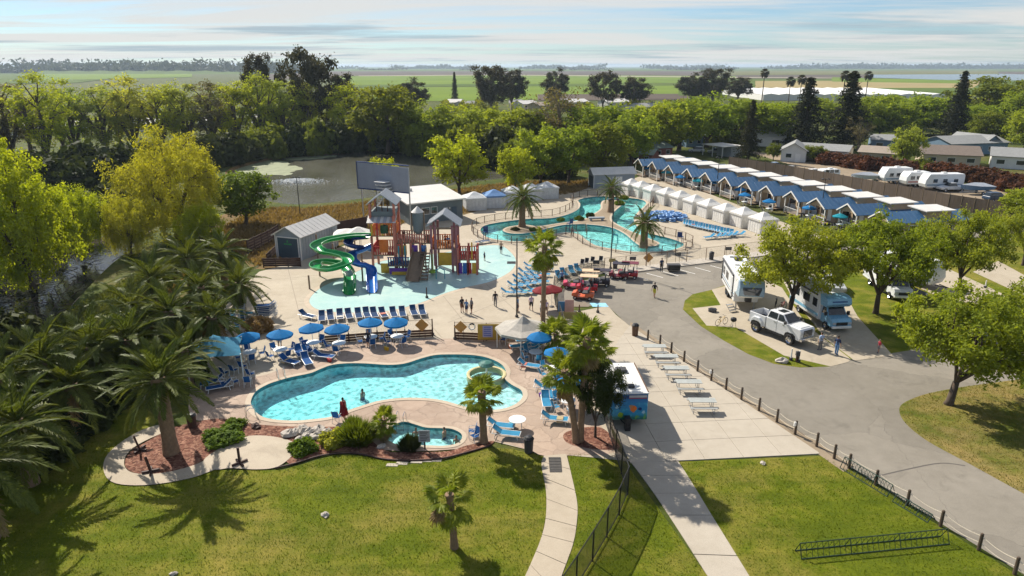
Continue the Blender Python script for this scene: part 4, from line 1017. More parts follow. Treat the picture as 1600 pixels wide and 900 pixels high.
for i, (x, y, z, s, lb) in enumerate([
    (345,392,4.6,1.0,'date palm nearest the brown fenced shed'),(292,402,5.0,1.05,'tall date palm at the back of the grove below the golden willow'),
    (236,432,4.6,1.05,'date palm of the grove nearest the creek bend'),(312,446,4.4,1.0,'date palm in the middle of the grove above the chair stacks'),
    (372,440,3.6,.95,'low date palm leaning over the concrete by the chair stacks'),(205,478,4.4,1.05,'date palm on the creek side of the grove'),
    (262,484,4.6,1.05,'date palm in the heart of the grove'),(330,492,3.6,.95,'shaded date palm above the blue shade canopy'),
    (142,540,4.0,1.1,'date palm with spread fronds over the creek bank'),(200,528,4.0,1.05,'date palm just behind the lawn palm'),
    (62,560,4.4,1.15,'date palm near the left edge over the creek'),(110,598,3.4,1.05,'shaded date palm left of the lawn palm'),
    (24,655,4.4,1.15,'date palm with pale arching fronds at the left edge'),(-5,590,4.6,1.15,'date palm at the left edge above the pale arching one'),
    (285,545,3.2,.9,'low date palm behind the blue shade canopy'),(-50,715,5.0,1.15,'date palm mostly cut off by the left edge')]):
    date_palm(x, y, z, lb, 40, s*.92, .38, rot=i*.7, lo=-40)
for x, y, z, s, lb in [(816,306,4.9,.92,'stout date palm on the left lobe of the river island'),(1008,346,3.6,.78,'short date palm on the right lobe of the river island'),(956,292,4.4,.72,'dark date palm at the back of the river island')]:
    date_palm(x, y, z, lb, 34, s, .5, name='island_palm', lo=-32)
def fan_frond(seed, pet=.95, rad=.95, n=26):
    rs = np.random.RandomState(seed); mb = MB()
    mb.tube([(0, 0, 0), (pet*.5, 0, .03), (pet, 0, -.02)], [.03, .022, .014], 4, cap=False)
    for k in range(n):
        a = math.radians(-140 + 280*(k+.5)/n); l = rad*(1-.28*abs(a)/2.4)*rs.uniform(.9, 1.05)
        c, s = math.cos(a), math.sin(a); fold = .03*(-1)**k
        m1 = Vector((pet + c*l*.55, s*l*.55, .02 - .05*abs(s))); tip = Vector((pet + c*l, s*l, -.16*rs.uniform(.4, 1.6) - .1*abs(s)))
        w = Vector((-s, c, 0))*(.072)
        mb.add([(pet, 0, 0), m1 - w + Vector((0, 0, fold)), tip, m1 + w - Vector((0, 0, fold))], [(0, 1, 2, 3)])
    return mb.mesh('frond', LEAF['fan'])
FF = [fan_frond(1), fan_frond(2, .85, 1.0), fan_frond(5, 1.1, .9)]
def fan_palm(xb, yb, yc, label, n=26, sc=1.0, r=.17, xc=None, lo=-55, skirt=0, name='fan_palm', cat='palm tree', flare=1.3):
    b = G(xb, yb); zc = hgt(xb, yc, b.y); lean = ((xc - xb) * (b.y/_c) / FPX) if xc is not None else 0.0
    t = thing(name, label, cat, (b.x, b.y, 0.0))
    top = Vector((lean, 0, zc)); zs = np.linspace(0, 1, max(8, int(zc/.3)))
    pts = [Vector((lean*f**1.3, 0, -.1 + (zc+.1)*f)) for f in zs]
    obj('trunk', MB().tube(pts, [r*(flare-(flare-1)*min(f*5, 1))*(1+.05*(i % 2))*(1 if f < .9 else 1.2) for i, f in enumerate(zs)], 9).mesh('trunk', m_palmbark), t)
    for k in range(n + skirt):
        f = (k+.5)/n; dead = k >= n
        el = 80 - (80-lo)*min(f, 1)**.9 + random.uniform(-8, 8) if not dead else random.uniform(-85, -62)
        o = obj('frond', random.choice(FF), t, top - Vector((0, 0, .12 + .35*min(f, 1.4))))
        o.rotation_euler = (random.uniform(-.4, .4), -R(el), k*2.39996); s = sc*random.uniform(.85, 1.1); o.scale = (s, s, s)
        if dead or (el < -38 and random.random() < .3):
            o.material_slots[0].link = 'OBJECT'; o.material_slots[0].material = LEAF['deadp']
    return t
fan_palm(710, 856, 772, 'young fan palm standing alone on the front lawn', 16, .84, .19, xc=704, lo=-62)
fan_palm(756, 692, 612, 'fan palm at the pool edge beside the hot tub', 20, .86, .24, xc=753, lo=-52)
fan_palm(848, 526, 382, 'tallest fan palm beside the grey tent', 22, 1.12, .22, xc=849, lo=-58, skirt=4)
fan_palm(906, 690, 528, 'tall fan palm with thick crown, right one by the food trailer', 24, 1.02, .22, xc=912, lo=-40, skirt=3)
fan_palm(900, 692, 578, 'leaning fan palm, left one by the food trailer', 20, .95, .21, xc=878, lo=-42, skirt=3)
fan_palm(868, 556, 520, 'low fan palm behind the blue loungers by the grey tent', 22, 1.0, .2, lo=-40)
fan_palm(918, 640, 545, 'slim fan palm between the tall ones and the food trailer', 14, .85, .18, xc=930, lo=-40, skirt=2)
fan_palm(598, 688, 654, 'small leaning fan palm at the left end of the hot tub', 24, .62, .17, xc=603, lo=-55, skirt=6)
# dark leafy tree by the trailer
tree('broad', 930, 684, 555, 88, 'dark leafy tree shading the front of the food trailer', 1, 'shade_tree', leaf='shade')
# far palms on tall stems
rs = np.random.RandomState(5); FV = []
for k in range(70):
    a, e = rs.uniform(0, 2*PI), rs.uniform(-1.2, 1.3); d = np.array([math.cos(a)*math.cos(e), math.sin(a)*math.cos(e), math.sin(e)])
    b = np.cross(d, [0, 0, 1]); b /= np.linalg.norm(b)
    FV += [d*.3, d*1.2 - b*.45, d*1.9 + np.array([0, 0, -.5]), d*1.2 + b*.45]
farcrown = np_mesh('crown', FV, np.arange(len(FV)).reshape(-1, 4), LEAF['euc'])
fartrunk = MB().tube([(0, 0, -.2), (0, 0, .5), (0, 0, 1)], [.025, .018, .014], 6).mesh('trunk', m_bark)
for i, (x, yb, yc) in enumerate([(1190,160,113),(1231,165,126),(1248,165,123),(1314,170,117),(1328,168,117),(1351,160,117)]):
    b = G(x, yb); h = hgt(x, yc, b.y)
    t = thing('tall_palm', f'very tall slim palm on the skyline before the white roof, {NTH[i]} from the left', 'palm tree', b, 0, 'tall palms on the skyline')
    o = obj('trunk', fartrunk, t); o.scale = (h*.9, h*.9, h); o = obj('crown', farcrown, t, (0, 0, h)); o.scale = (1.9,)*3
# tree belts at the horizon
def belt(name, label, x0, x1, y, hm, gap, n, leaf, depth=60, sz=3.0):
    rs = np.random.RandomState(int(x0+x1) % 1000 + 3); a, b = G(x0, y), G(x1, y)
    t = rs.uniform(0, 1, n); lump = .55 + .45*np.sin(t*37+x0)*np.sin(t*91+1.3) + .25*rs.uniform(-1, 1, n)
    keep = np.sin(t*23 + x1) > -1 + gap*2
    h = hm*np.clip(lump, .3, 1.2)
    P = np.stack([a.x+(b.x-a.x)*t, a.y+(b.y-a.y)*t + rs.uniform(-depth, depth, n), rs.uniform(0.1, 1, n)*h], 1)[keep]
    V, F = leaves(rs, P, sz, None, .3, .7)
    V[:, 2] = np.maximum(V[:, 2], 0)
    return tag(obj(name, np_mesh(name, V, F, LEAF[leaf])), label, 'woodland', kind='stuff')
belt('woodland', 'far belt of trees on the left horizon', 26, 470, 114.2, 42, 0, 14000, 'shade', 160, 6)
belt('woodland', 'low far trees along the middle horizon', 540, 1260, 107.6, 36, .25, 7000, 'shade', 300, 9)
belt('woodland', 'far belt of trees on the right horizon', 1265, 1700, 107.5, 44, .1, 9000, 'shade', 300, 10)
belt('woodland', 'scattered farm trees across the far fields', 560, 1150, 109.5, 18, .55, 2200, 'euc', 120, 5)
belt('woodland', 'undergrowth at the foot of the tree belt beyond the park', 1000, 1240, 226, 4.5, 0, 2600, 'oak', 4, .9)
belt('woodland', 'bushes between the mobile homes and the fields', 560, 1100, 172, 6, .35, 5000, 'oak', 12, 1.2)

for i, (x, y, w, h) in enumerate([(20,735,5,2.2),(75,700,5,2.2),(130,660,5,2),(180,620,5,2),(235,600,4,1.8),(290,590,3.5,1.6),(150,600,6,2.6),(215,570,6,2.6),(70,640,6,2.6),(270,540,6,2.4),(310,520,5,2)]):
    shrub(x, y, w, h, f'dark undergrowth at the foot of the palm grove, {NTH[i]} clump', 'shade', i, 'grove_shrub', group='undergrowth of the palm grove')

# ---- real blades over the near lawns and dry tufts on the bank
def inside(poly, P):
    P = np.asarray(P); r = np.zeros(len(P), bool); q = np.array([(v[0], v[1]) for v in poly]); j = len(q)-1
    for i in range(len(q)):
        c = ((q[i, 1] > P[:, 1]) != (q[j, 1] > P[:, 1])) & (P[:, 0] < (q[j, 0]-q[i, 0])*(P[:, 1]-q[i, 1])/(q[j, 1]-q[i, 1]+1e-12) + q[i, 0]); r ^= c; j = i
    return r
def blades(name, label, polys, n, h, m, ymax=60, spread=.05, seed=1, holes=()):
    rs = np.random.RandomState(seed); A = np.concatenate([np.array([(v[0], v[1]) for v in p]) for p in polys]); lo = A.min(0); hi = A.max(0); hi[1] = min(hi[1], ymax); lo = np.maximum(lo, [-45, 20])
    P = rs.uniform(lo, np.minimum(hi, [60, 400]), (n*4, 2)); ok = np.zeros(len(P), bool)
    for p in polys: ok |= inside(p, P)
    for p in holes: ok &= ~inside(p, P)
    P = P[ok][:n]; n = len(P); a = rs.uniform(0, 2*PI, n); d = np.stack([np.cos(a), np.sin(a), np.zeros(n)], 1); hh = h*rs.uniform(.5, 1.3, (n, 1)); b = np.concatenate([P, np.full((n, 1), .015)], 1)
    lean = np.stack([rs.normal(0, .5, n), rs.normal(0, .5, n), np.ones(n)], 1)*hh; w = d*hh*.28
    V = np.stack([b - w, b + w, b + w*.3 + lean, b - w*.3 + lean], 1).reshape(-1, 3)
    return tag(obj(name, np_mesh(name, V, np.arange(4*n).reshape(-1, 4), m)), label, 'grass', kind='stuff')
pg = lambda px: [G(x, y).to_2d() for x, y in px]
m_blade = leafmat('grass_blade', (0.080, 0.120, 0.010), (0.180, 0.215, 0.018), .35, .5, rnd=0)
blades('lawn_blades', 'short mown grass on the front lawns', [pg(LAWN_L), pg([(886,708),(960,714),(976,722),(1105,900),(1180,1010),(860,1010),(870,925),(895,853),(902,820),(902,787),(893,743)]), pg([(1062,724),(1282,715),(1305,724),(1600,905),(1750,1010),(1240,1010),(1176,903)])], 90000, .07, m_blade, 42)
m_dryb = leafmat('dry_blade', (0.17, 0.115, 0.05), (0.34, 0.24, 0.11), .3, .3, rnd=0)
blades('dry_grass', 'dry brown grass tufts on the bank below the lake', [pg([(322,352),(350,335),(430,325),(480,326),(560,318),(650,307),(700,299),(760,290),(820,284),(900,284),(960,278),(905,300),(740,330),(640,348),(560,368),(470,402),(400,418),(370,395),(330,372)])], 26000, .42, m_dryb, 200, seed=3)
m_rough = leafmat('rough_blade', (0.07, 0.10, 0.02), (0.20, 0.21, 0.06), .3, .3, rnd=0)
blades('rough_grass', 'rough grass and weeds round the creek', [pg([(-60,360),(60,340),(200,320),(330,330),(340,400),(250,470),(120,560),(-60,640)])], 24000, .45, m_rough, 120, seed=5, holes=[CREEK])
isl = [(1405,642),(1412,630),(1440,618),(1480,609),(1540,600),(1620,592),(1800,590),(1900,700),(1860,900),(1700,825),(1600,772),(1520,728),(1450,690),(1415,662)]
blades('island_grass', 'patchy dry grass on the island by the road', [pg(isl)], 22000, .08, leafmat('island_blade', (0.13, 0.13, 0.02), (0.29, 0.24, 0.07), .3, .25, rnd=0), 60, seed=7)
# ------------------------------------------------------------------ pool furniture
def mk_lounger(sling):
    t = thing('sun_lounger', 'x', 'sun lounger')
    fr = MB()
    for y in (-.33, .33):
        fr.tube([(-.95, y, .33), (.35, y, .36), (.95, y, .36)], .028, 5)
    for x in (-.95, .95): fr.tube([(x, -.33, .345), (x, .33, .345)], .025, 5)
    for y in (-.3, .3): fr.tube([(.35, y, .37), (.92, y, .80)], .024, 5)
    fr.tube([(.92, -.3, .80), (.92, .3, .80)], .024, 5)
    fr.build('frame', m_whitemetal, t)
    for x in (-.75, .7):
        for y in (-.33, .33): MB().tube([(x, y, .35), (x + (-.08 if x < 0 else .08), y, 0)], .026, 5).build('leg', m_whitemetal, t)
    MB().add([(-.92, -.31, .37), (-.3, -.31, .345), (.36, -.31, .385), (.36, .31, .385), (-.3, .31, .345), (-.92, .31, .37)], [(0, 1, 4, 5), (1, 2, 3, 4)]).build('seat_sling', sling, t)
    MB().add([(.36, -.29, .39), (.64, -.29, .575), (.92, -.29, .81), (.92, .29, .81), (.64, .29, .575), (.36, .29, .39)], [(0, 1, 4, 5), (1, 2, 3, 4)]).build('backrest', sling, t)
    return t
def mk_chair(sling):
    t = thing('patio_chair', 'x', 'chair')
    for s in (-1, 1):
        MB().tube([(.24, s*.27, 0), (.22, s*.27, .62), (-.2, s*.27, .64)], .02, 5).build('arm_frame', m_whitemetal, t)
        MB().tube([(-.28, s*.25, 0), (-.16, s*.25, .42), (-.34, s*.25, .98)], .02, 5).build('back_leg', m_whitemetal, t)
    MB().add([(.24, -.25, .43), (-.17, -.25, .40), (-.17, .25, .40), (.24, .25, .43)], [(0, 1, 2, 3)]).build('seat', sling, t)
    MB().add([(-.16, -.24, .42), (-.34, -.24, .97), (-.34, .24, .97), (-.16, .24, .42)], [(0, 1, 2, 3)]).build('backrest', sling, t)
    return t
def mk_umbrella(m, rad=1.12, h=2.1):
    t = thing('patio_umbrella', 'x', 'umbrella')
    mb = MB(); n = 8
    ring = [[(r*math.cos(2*PI*k/16)*(1 if k % 2 == 0 else .955), r*math.sin(2*PI*k/16)*(1 if k % 2 == 0 else .955), z) for k in range(16)] for r, z in ((.10, h+.28), (rad*.5, h+.10), (rad, h-.16), (rad*.995, h-.32))]
    vs = [p for r_ in ring for p in r_]
    mb.add(vs, [(i*16+k, i*16+(k+1) % 16, (i+1)*16+(k+1) % 16, (i+1)*16+k) for i in range(3) for k in range(16)])
    mb.add([(0, 0, h+.36)] + ring[0], [(0, k+1, (k+1) % 16+1) for k in range(16)])
    mb.build('canopy', m, t)
    MB().tube([(0, 0, 0), (0, 0, h+.4)], .025, 6).build('pole', m_whitemetal, t)
    rb = MB()
    for k in range(8): rb.tube([(.03*math.cos(PI*k/4), .03*math.sin(PI*k/4), h+.2), (rad*.97*math.cos(PI*k/4), rad*.97*math.sin(PI*k/4), h-.19)], .01, 3)
    rb.build('rib_frame', m_whitemetal, t)
    MB().lathe([(.28, 0), (.28, .05), (.1, .1), (.05, .12)], 12).build('base', m_dkgrey, t)
    return t
def mk_table(m=None):
    t = thing('patio_table', 'x', 'table')
    MB().lathe([(.58, .69), (.60, .705), (.60, .725), (.57, .735)], 20).build('tabletop', m or m_white, t)
    for k in range(4):
        a = PI/4 + k*PI/2; MB().tube([(.42*math.cos(a), .42*math.sin(a), .7), (.38*math.cos(a), .38*math.sin(a), 0)], .022, 5).build('leg', m_whitemetal, t)
    return t
DZ = Vector((0, 0, 0.05))
LG = {'blue': Proto(mk_lounger(m_sling)), 'light': Proto(mk_lounger(m_sling_l)), 'navy': Proto(mk_lounger(m_sling_d))}
CH = {'blue': Proto(mk_chair(m_sling)), 'light': Proto(mk_chair(m_sling_l)), 'black': Proto(mk_chair(M('black_sling', (.02, .02, .025), .8)))}
UM = {'blue': Proto(mk_umbrella(m_blue_cloth)), 'teal': Proto(mk_umbrella(m_teal_cloth)), 'red': Proto(mk_umbrella(m_red_cloth))}
TB = Proto(mk_table())
LOUNGERS = []
def lounger(px, py, rz, label, kind='blue', group=None, z=0.05):
    p = G(px, py) + Vector((random.uniform(-.08, .08), random.uniform(-.12, .12), z)); a = rz + R(random.uniform(-5, 5))
    if z < .06: LOUNGERS.append((p, a, label))
    return LG[kind].at(p, a, label, group)
def chair(p, rz, label, kind='blue', group=None, z=0.05): return CH[kind].at(Vector((p[0], p[1], z)), rz, label, group)
# thirteen loungers along the splash pad
RX = [(481,496),(503,500),(518,498),(532,497),(546,496),(560,495),(572,494.5),(586,494),(600,493.5),(614.5,493),(629,492.5),(646,491),(661,490)]
for i, (x, y) in enumerate(RX):
    lounger(x, y + 2, R(108 if i else 150), f'navy sling sun lounger in the row below the splash pad, {NTH[i]} from the left', 'navy', 'loungers below the splash pad')
# umbrellas with tables and chairs by the pool
US = [(392,560,'leftmost, in the palm shade'),(440,556,'second from the left'),(491,545,'third from the left'),(531,546,'fourth from the left'),(580,536,'fifth from the left'),(621,535,'rightmost, by the gate')]
for i, (x, y, w) in enumerate(US):
    p = G(x, y); g = 'pool side umbrella sets'
    u_ = UM['blue'].at(p + DZ, i*.4, f'blue umbrella along the pool side wall, {w}', 'blue umbrellas along the pool side wall'); u_.rotation_euler = (random.uniform(-.05, .05), random.uniform(-.05, .05), i*.4)
    TB.at(p + DZ + Vector((.06, -.30, 0)), i*.3, f'round white table under the blue umbrella, {w}', 'white tables under the umbrellas')
    for k in range(4 if i not in (2, 3) else 3):
        a = .5 + k*PI/2 + i*.35; q = p + Vector((math.cos(a)*1.0 + .06, math.sin(a)*1.0 - .3, 0))
        chair((q.x, q.y), a + PI, f'blue patio chair, {["right back", "left back", "left front", "right front"][k]} seat of the pool side set {w}', 'blue', 'chairs at the pool side umbrella tables')
# loungers on the pool edge, left
for i, (x, y, rz) in enumerate([(452,570,155),(470,556,115),(482,550,118),(478,570,120),(505,562,170)]):
    lounger(x, y, R(rz), ['blue lounger nearest the pool ladder','blue raised lounger behind the pool ladder','blue raised lounger second behind the pool ladder','blue lounger with raised back beside the pool edge','blue lounger lying flat beside the second umbrella'][i], 'blue')
# shaded chairs and loungers under the palms
for i, (x, y, rz) in enumerate([(352,590,60),(366,586,65),(380,580,70),(392,592,60),(350,606,20),(368,604,40),(388,604,100)]):
    p = G(x, y); chair((p.x, p.y), R(rz), f'blue patio chair in the palm shade by the blue canopy, {NTH[i]} from the left', 'blue', 'chairs in the palm shade')
for i, (x, y, rz) in enumerate([(330,604,30),(345,610,20)]):
    lounger(x, y, R(rz), ['blue lounger at the far left of the pool deck','blue lounger second from the far left of the pool deck'][i], 'blue')
# stacks by the grove: each lounger and chair of a stack is its own
for k in range(7):
    lounger(418, 498, R(6), f'blue lounger in the sunlit stack by the palm grove, {NTH[k]} from the bottom', 'blue', 'stacked loungers by the grove', z=.05 + k*.17)
for s, (x, y) in enumerate([(352,508),(366,506),(380,503),(358,520),(372,518)]):
    p = G(x, y)
    for k in range(5): chair((p.x, p.y), R(200), f'blue chair in chair stack {["nearest the palms", "second from the palms", "third from the palms", "left front", "right front"][s]}, {NTH[k]} from the bottom', 'light', 'stacked chairs by the palm grove', z=.05 + k*.22)
for i, (x, y) in enumerate([(394,508),(408,512),(400,494)]):
    lounger(x, y, R(10), ['light blue lounger beside the chair stacks','light blue lounger before the sunlit stack','light blue lounger behind the chair stacks'][i], 'light')
# right of the pool
for i, (x, y, rz, z) in enumerate([(822,536,14,.05),(812,546,10,.05),(828,552,8,.05),(838,545,12,.05),(826,577,160,.05),(834,528,15,.05),(852,610,170,.05),(854,634,95,.05),(857,622,100,.05),(868,662,168,.05),(782,672,175,.05),(790,684,170,.05)]):
    lounger(x, y, R(rz), ['light blue lounger nearest the grey tent','light blue lounger second from the grey tent','light blue lounger under the umbrella by the grey tent','light blue lounger beside the tallest palm','light blue lounger below the tent loungers','light blue lounger just behind the tent loungers','light blue lounger at the shallow end, top one','light blue upright lounger at the shallow end','light blue upright lounger behind the other at the shallow end','light blue lounger at the foot of the twin palms','light blue lounger by the fan palm at the hot tub','light blue lounger in front by the fan palm at the hot tub'][i], 'light')
for i, (x, y) in enumerate([(842,560),(870,586),(892,636)]):
    p = G(x, y); UM['blue'].at(p + DZ, .2, f'blue umbrella right of the pool, {["beside the grey tent", "in the middle", "under the twin palms"][i]}', 'blue umbrellas right of the pool')
    TB.at(p + DZ + Vector((-.3, -.3, 0)), 0, f'round white table right of the pool, {["beside the grey tent", "in the middle", "under the twin palms"][i]}')
    for k in range(3): a = 2.3 + k*1.3; chair((p.x-.3+math.cos(a)*1.0, p.y-.3+math.sin(a)*1.0), a+PI, f'light blue chair, {NTH[k]} at the table {["beside the grey tent", "in the middle right of the pool", "under the twin palms"][i]}', 'light')
p = G(788, 676); TB.at(p + DZ + Vector((.9, .5, 0)), 0, 'round white table by the fan palm at the hot tub')
p = G(764, 534); chair((G(787, 538).x, G(787, 538).y), R(250), 'dark blue chair before the yellow notice board', 'blue')
chair((G(527, 660).x, G(527, 660).y), R(80), 'blue chair beside the person in the red towel', 'blue')
for i, (x, y) in enumerate([(738, 682), (742, 690)]): chair((G(x, y).x, G(x, y).y), R(180 + i*40), ['blue chair left of the fan palm at the hot tub', 'navy chair in front of the fan palm at the hot tub'][i], 'blue')
# fanned rows beside the curved fence
i = 0
for r_, (x0, y0, x1, y1, n) in enumerate([(796,462,836,458,4),(806,450,845,444,5),(812,440,848,433,5),(822,430,852,424,4),(830,420,856,413,3),(846,404,866,399,2)]):
    for k in range(n):
        f = k/max(n-1, 1); lounger(x0+(x1-x0)*f, y0+(y1-y0)*f, R(170), f'light blue lounger left of the tallest palm, {NTH[r_]} row, {NTH[k]} from the left', 'light', 'loungers in fanned rows left of the tallest palm')
for i, (x, y) in enumerate([(873,436),(882,432),(893,428),(902,425)]): lounger(x, y, R(100), f'light blue lounger inside the curved fence, {NTH[i]} from the left', 'light', 'loungers inside the curved fence')
for i, (x, y) in enumerate([(909,418),(916,416),(925,414),(938,413)]): p = G(x, y); chair((p.x, p.y), R(250), f'black chair inside the park fence, {NTH[i]} from the left', 'black', 'black chairs inside the park fence')
for i, (x, y) in enumerate([(746,382),(756,380)]): lounger(x, y, R(200), ['navy lounger, left of two at the river gate','navy lounger, right of two at the river gate'][i], 'navy')
# loungers between the river and the cabanas
for k in range(17):
    f = k/16; lounger(1070+f*72, 352+f*16, R(75), f'light blue lounger in the long row facing the cabanas, {NTH[k]} from the left', 'light', 'loungers in the long row by the cabanas')
for k in range(6):
    f = k/5; lounger(1108+f*46, 374-f*4, R(20), f'light blue lounger in the short row below the long one, {NTH[k]} from the left', 'light', 'loungers in the short row by the cabanas')
# inner tubes heaped by the river
tor = MB(); vs = []; fs = []
for a in range(14):
    for b in range(7):
        A, B = 2*PI*a/14, 2*PI*b/7; vs.append(((.42+.15*math.cos(B))*math.cos(A), (.42+.15*math.cos(B))*math.sin(A), .15*math.sin(B)))
        fs.append((a*7+b, ((a+1) % 14)*7+b, ((a+1) % 14)*7+(b+1) % 7, a*7+(b+1) % 7))
tm = tor.add(vs, fs).mesh('inner_tube', m_tubeblue, True)
c = G(1038, 341); q = 0
for ring, n in ((0, 1), (1, 6), (2, 11), (3, 13)):
    for k in range(n):
        for lv in range(3 if ring < 3 else 2):
            a = 2*PI*k/n + ring; 
            o = obj('inner_tube', tm, None, c + Vector((math.cos(a)*ring*.95*1.15, math.sin(a)*ring*.95, .2 + lv*.3)), a)
            o.rotation_euler = (random.uniform(-.12, .12), random.uniform(-.12, .12), a)
            tag(o, 'blue ring shaped float in the heap beside the lazy river', 'inner tube', 'blue floats heaped beside the lazy river')
# ------------------------------------------------------------------ shade canopies, tents, cabanas
def mk_cabana(w=3.0, hw=2.15, hp=3.1, m=None):
    m = m or m_canvas; t = thing('cabana_tent', 'x', 'tent'); h = w/2
    rf = MB(); o = h + .12
    pr = [(o, hw-.28), (o, hw), (o*.55, hw+.38), (o*.18, hp-.12), (0.02, hp)]
    rf.lathe([(r*math.sqrt(2), z) for r, z in pr], 4, 0, ph=PI/4); rf.f = rf.f[:16]; rf.m = rf.m[:16]
    rf.build('roof', m, t)
    for k in range(4):
        a = k*PI/2; c, s = math.cos(a), math.sin(a); wl_ = MB(); n = 10
        pts = [(h - .02 + (.03 if j % 2 else 0), -h + .06 + (w-.12)*j/n) for j in range(n+1)]
        vs = [(c*x - s*y, s*x + c*y, z) for z in (0.03, hw-.05) for x, y in pts]
        wl_.add(vs, [(j, j+1, n+1+j+1, n+1+j) for j in range(n)]); wl_.build('wall_panel', m, t)
    for sx in (-1, 1):
        for sy in (-1, 1): MB().tube([(sx*h, sy*h, 0), (sx*h, sy*h, hw)], .035, 5).build('post', m_whitemetal, t)
    return t
CB = Proto(mk_cabana())
for i, (x, y) in enumerate([(987.5,279),(1004,282.5),(1022.5,287.5),(1044,292.5),(1065,297.5),(1087.5,304),(1110,310),(1136,317),(1164,323),(1194,331)]):
    p = G(x, y, 3.1); CB.at((p.x, p.y, .05), R(18), f'white cabana tent in the row before the blue cabins, {NTH[i]} from the left', 'white cabana tents before the cabins')
CB2 = Proto(mk_cabana(3.5, 2.2, 3.1, M('x', (1, 1, 1)) if False else clothmat('pale_canvas', (0.66, 0.68, 0.68), .2)))
for i, (x, y) in enumerate([(741,299.5),(772,296),(801,290.5),(829,286),(855,283.7)]):
    p = G(x, y, 3.1); o = CB2.at((p.x, p.y, .05), R(14), f'pale tent left of the river, {NTH[i]} from the grey building', 'pale tents left of the river')
    if i == 1: recolor(o, 'roof', clothmat('blue_roof_canvas', (.16, .3, .55), .2))
p = G(817, 494, 3.0); t = thing('pavilion_tent', 'grey canvas peaked tent standing by the tallest palm', 'tent', (p.x, p.y - .3, .05), R(40))
rf = MB(); rf.lathe([(r, z) for r, z in [(2.5, 1.75), (2.45, 1.95), (1.5, 2.15), (.7, 2.55), (.12, 3.05), (.02, 3.1)]], 8); rf.f = rf.f[:40]; rf.m = rf.m[:40]; rf.build('roof', m_canvas_g, t)
for k in range(4): a = PI/4+k*PI/2; MB().tube([(2.3*math.cos(a), 2.3*math.sin(a), 0), (2.3*math.cos(a), 2.3*math.sin(a), 1.95)], .04, 6).build('post', m_whitemetal, t)
p = G(342, 586); t = thing('shade_canopy', 'large blue grey shade canopy at the left end of the pool', 'canopy', (p.x, p.y, .05), R(20))
mb = MB(); n = 16; g = []
for i_ in range(n+1):
    for j_ in range(n+1):
        x, y = -2+4*i_/n, -2+4*j_/n; d = max(abs(x), abs(y))/2; sag = .25*(1-(abs(x)-abs(y))**2/4)*d
        g.append((x*(1-.08*(1-abs(y)/2)*d), y*(1-.08*(1-abs(x)/2)*d), 3.5 - 1.15*d**.8 - sag*.4))
mb.add(g, [(i_*(n+1)+j_, (i_+1)*(n+1)+j_, (i_+1)*(n+1)+j_+1, i_*(n+1)+j_+1) for i_ in range(n) for j_ in range(n)]).build('fabric', m_bluegrey_cloth, t, smooth=True)
for sx in (-1, 1):
    for sy in (-1, 1): MB().tube([(sx*1.95, sy*1.95, 0), (sx*1.95, sy*1.95, 2.35)], .05, 6).build('post', m_whitemetal, t)
p = G(848, 482); UM['red'].at(p + DZ, 0, 'red umbrella behind the tallest palm, left one'); UM['red'].at(G(862, 480) + DZ, .3, 'red umbrella behind the tallest palm, right one')
for i, (x, y) in enumerate([(1013,276),(1040,283),(1062,291),(1089,297),(1117,300),(1155,312),(1162,321),(1200,332),(1262,343),(1310,357)]):
    p = G(x, y); UM['teal' if i in (1, 3, 9) else 'blue'].at(p, i*.3, f'{"teal" if i in (1, 3, 9) else "blue"} umbrella on the cabin patios, {NTH[i]} from the left', 'umbrellas on the cabin patios')
    TB.at(p + Vector((.1, -.1, 0)), 0, f'round table on the cabin patios, {NTH[i]} from the left', 'tables on the cabin patios')
    for k in range(2): a = 1 + k*2.4; chair((p.x+math.cos(a), p.y+math.sin(a)), a+PI, f'dark chair at the cabin patio table {NTH[i]} from the left, {NTH[k]} seat', 'black', 'chairs on the cabin patios', z=0)
# ------------------------------------------------------------------ picnic tables on the terrace
def mk_picnic():
    t = thing('picnic_table', 'x', 'picnic table')
    for k in range(4): MB().box((0, -.27+.18*k, .76), (1.95, .165, .04)).build('top_board', M('picnic_grey', (.40, .42, .40), .6, .15, 2), t, bevel=.006)
    for s in (-1, 1):
        for k in range(2): MB().box((0, s*.68+(-.075 if k else .075), .46), (1.95, .14, .04)).build('seat_board', M('picnic_bench', (.33, .34, .33), .6, .15, 2), t, bevel=.006)
        MB().tube([(s*.75, -.72, .44), (s*.75, -.72, .02), (s*.75, .72, .02), (s*.75, .72, .44)], .025, 5).tube([(s*.75, -.2, .02), (s*.75, -.2, .74)], .025, 5).tube([(s*.75, .2, .02), (s*.75, .2, .74)], .025, 5).build('leg_frame', m_steel, t)
    return t
PT = Proto(mk_picnic())
for i, (x, y) in enumerate([(1022,554),(1040,570),(1056,589),(1075,611),(1096,641)]):
    PT.at(G(x, y) + Vector((0, 0, .066)), R(-1), f'grey metal picnic table on the terrace, {NTH[i]} from the top of the row', 'picnic tables on the terrace')

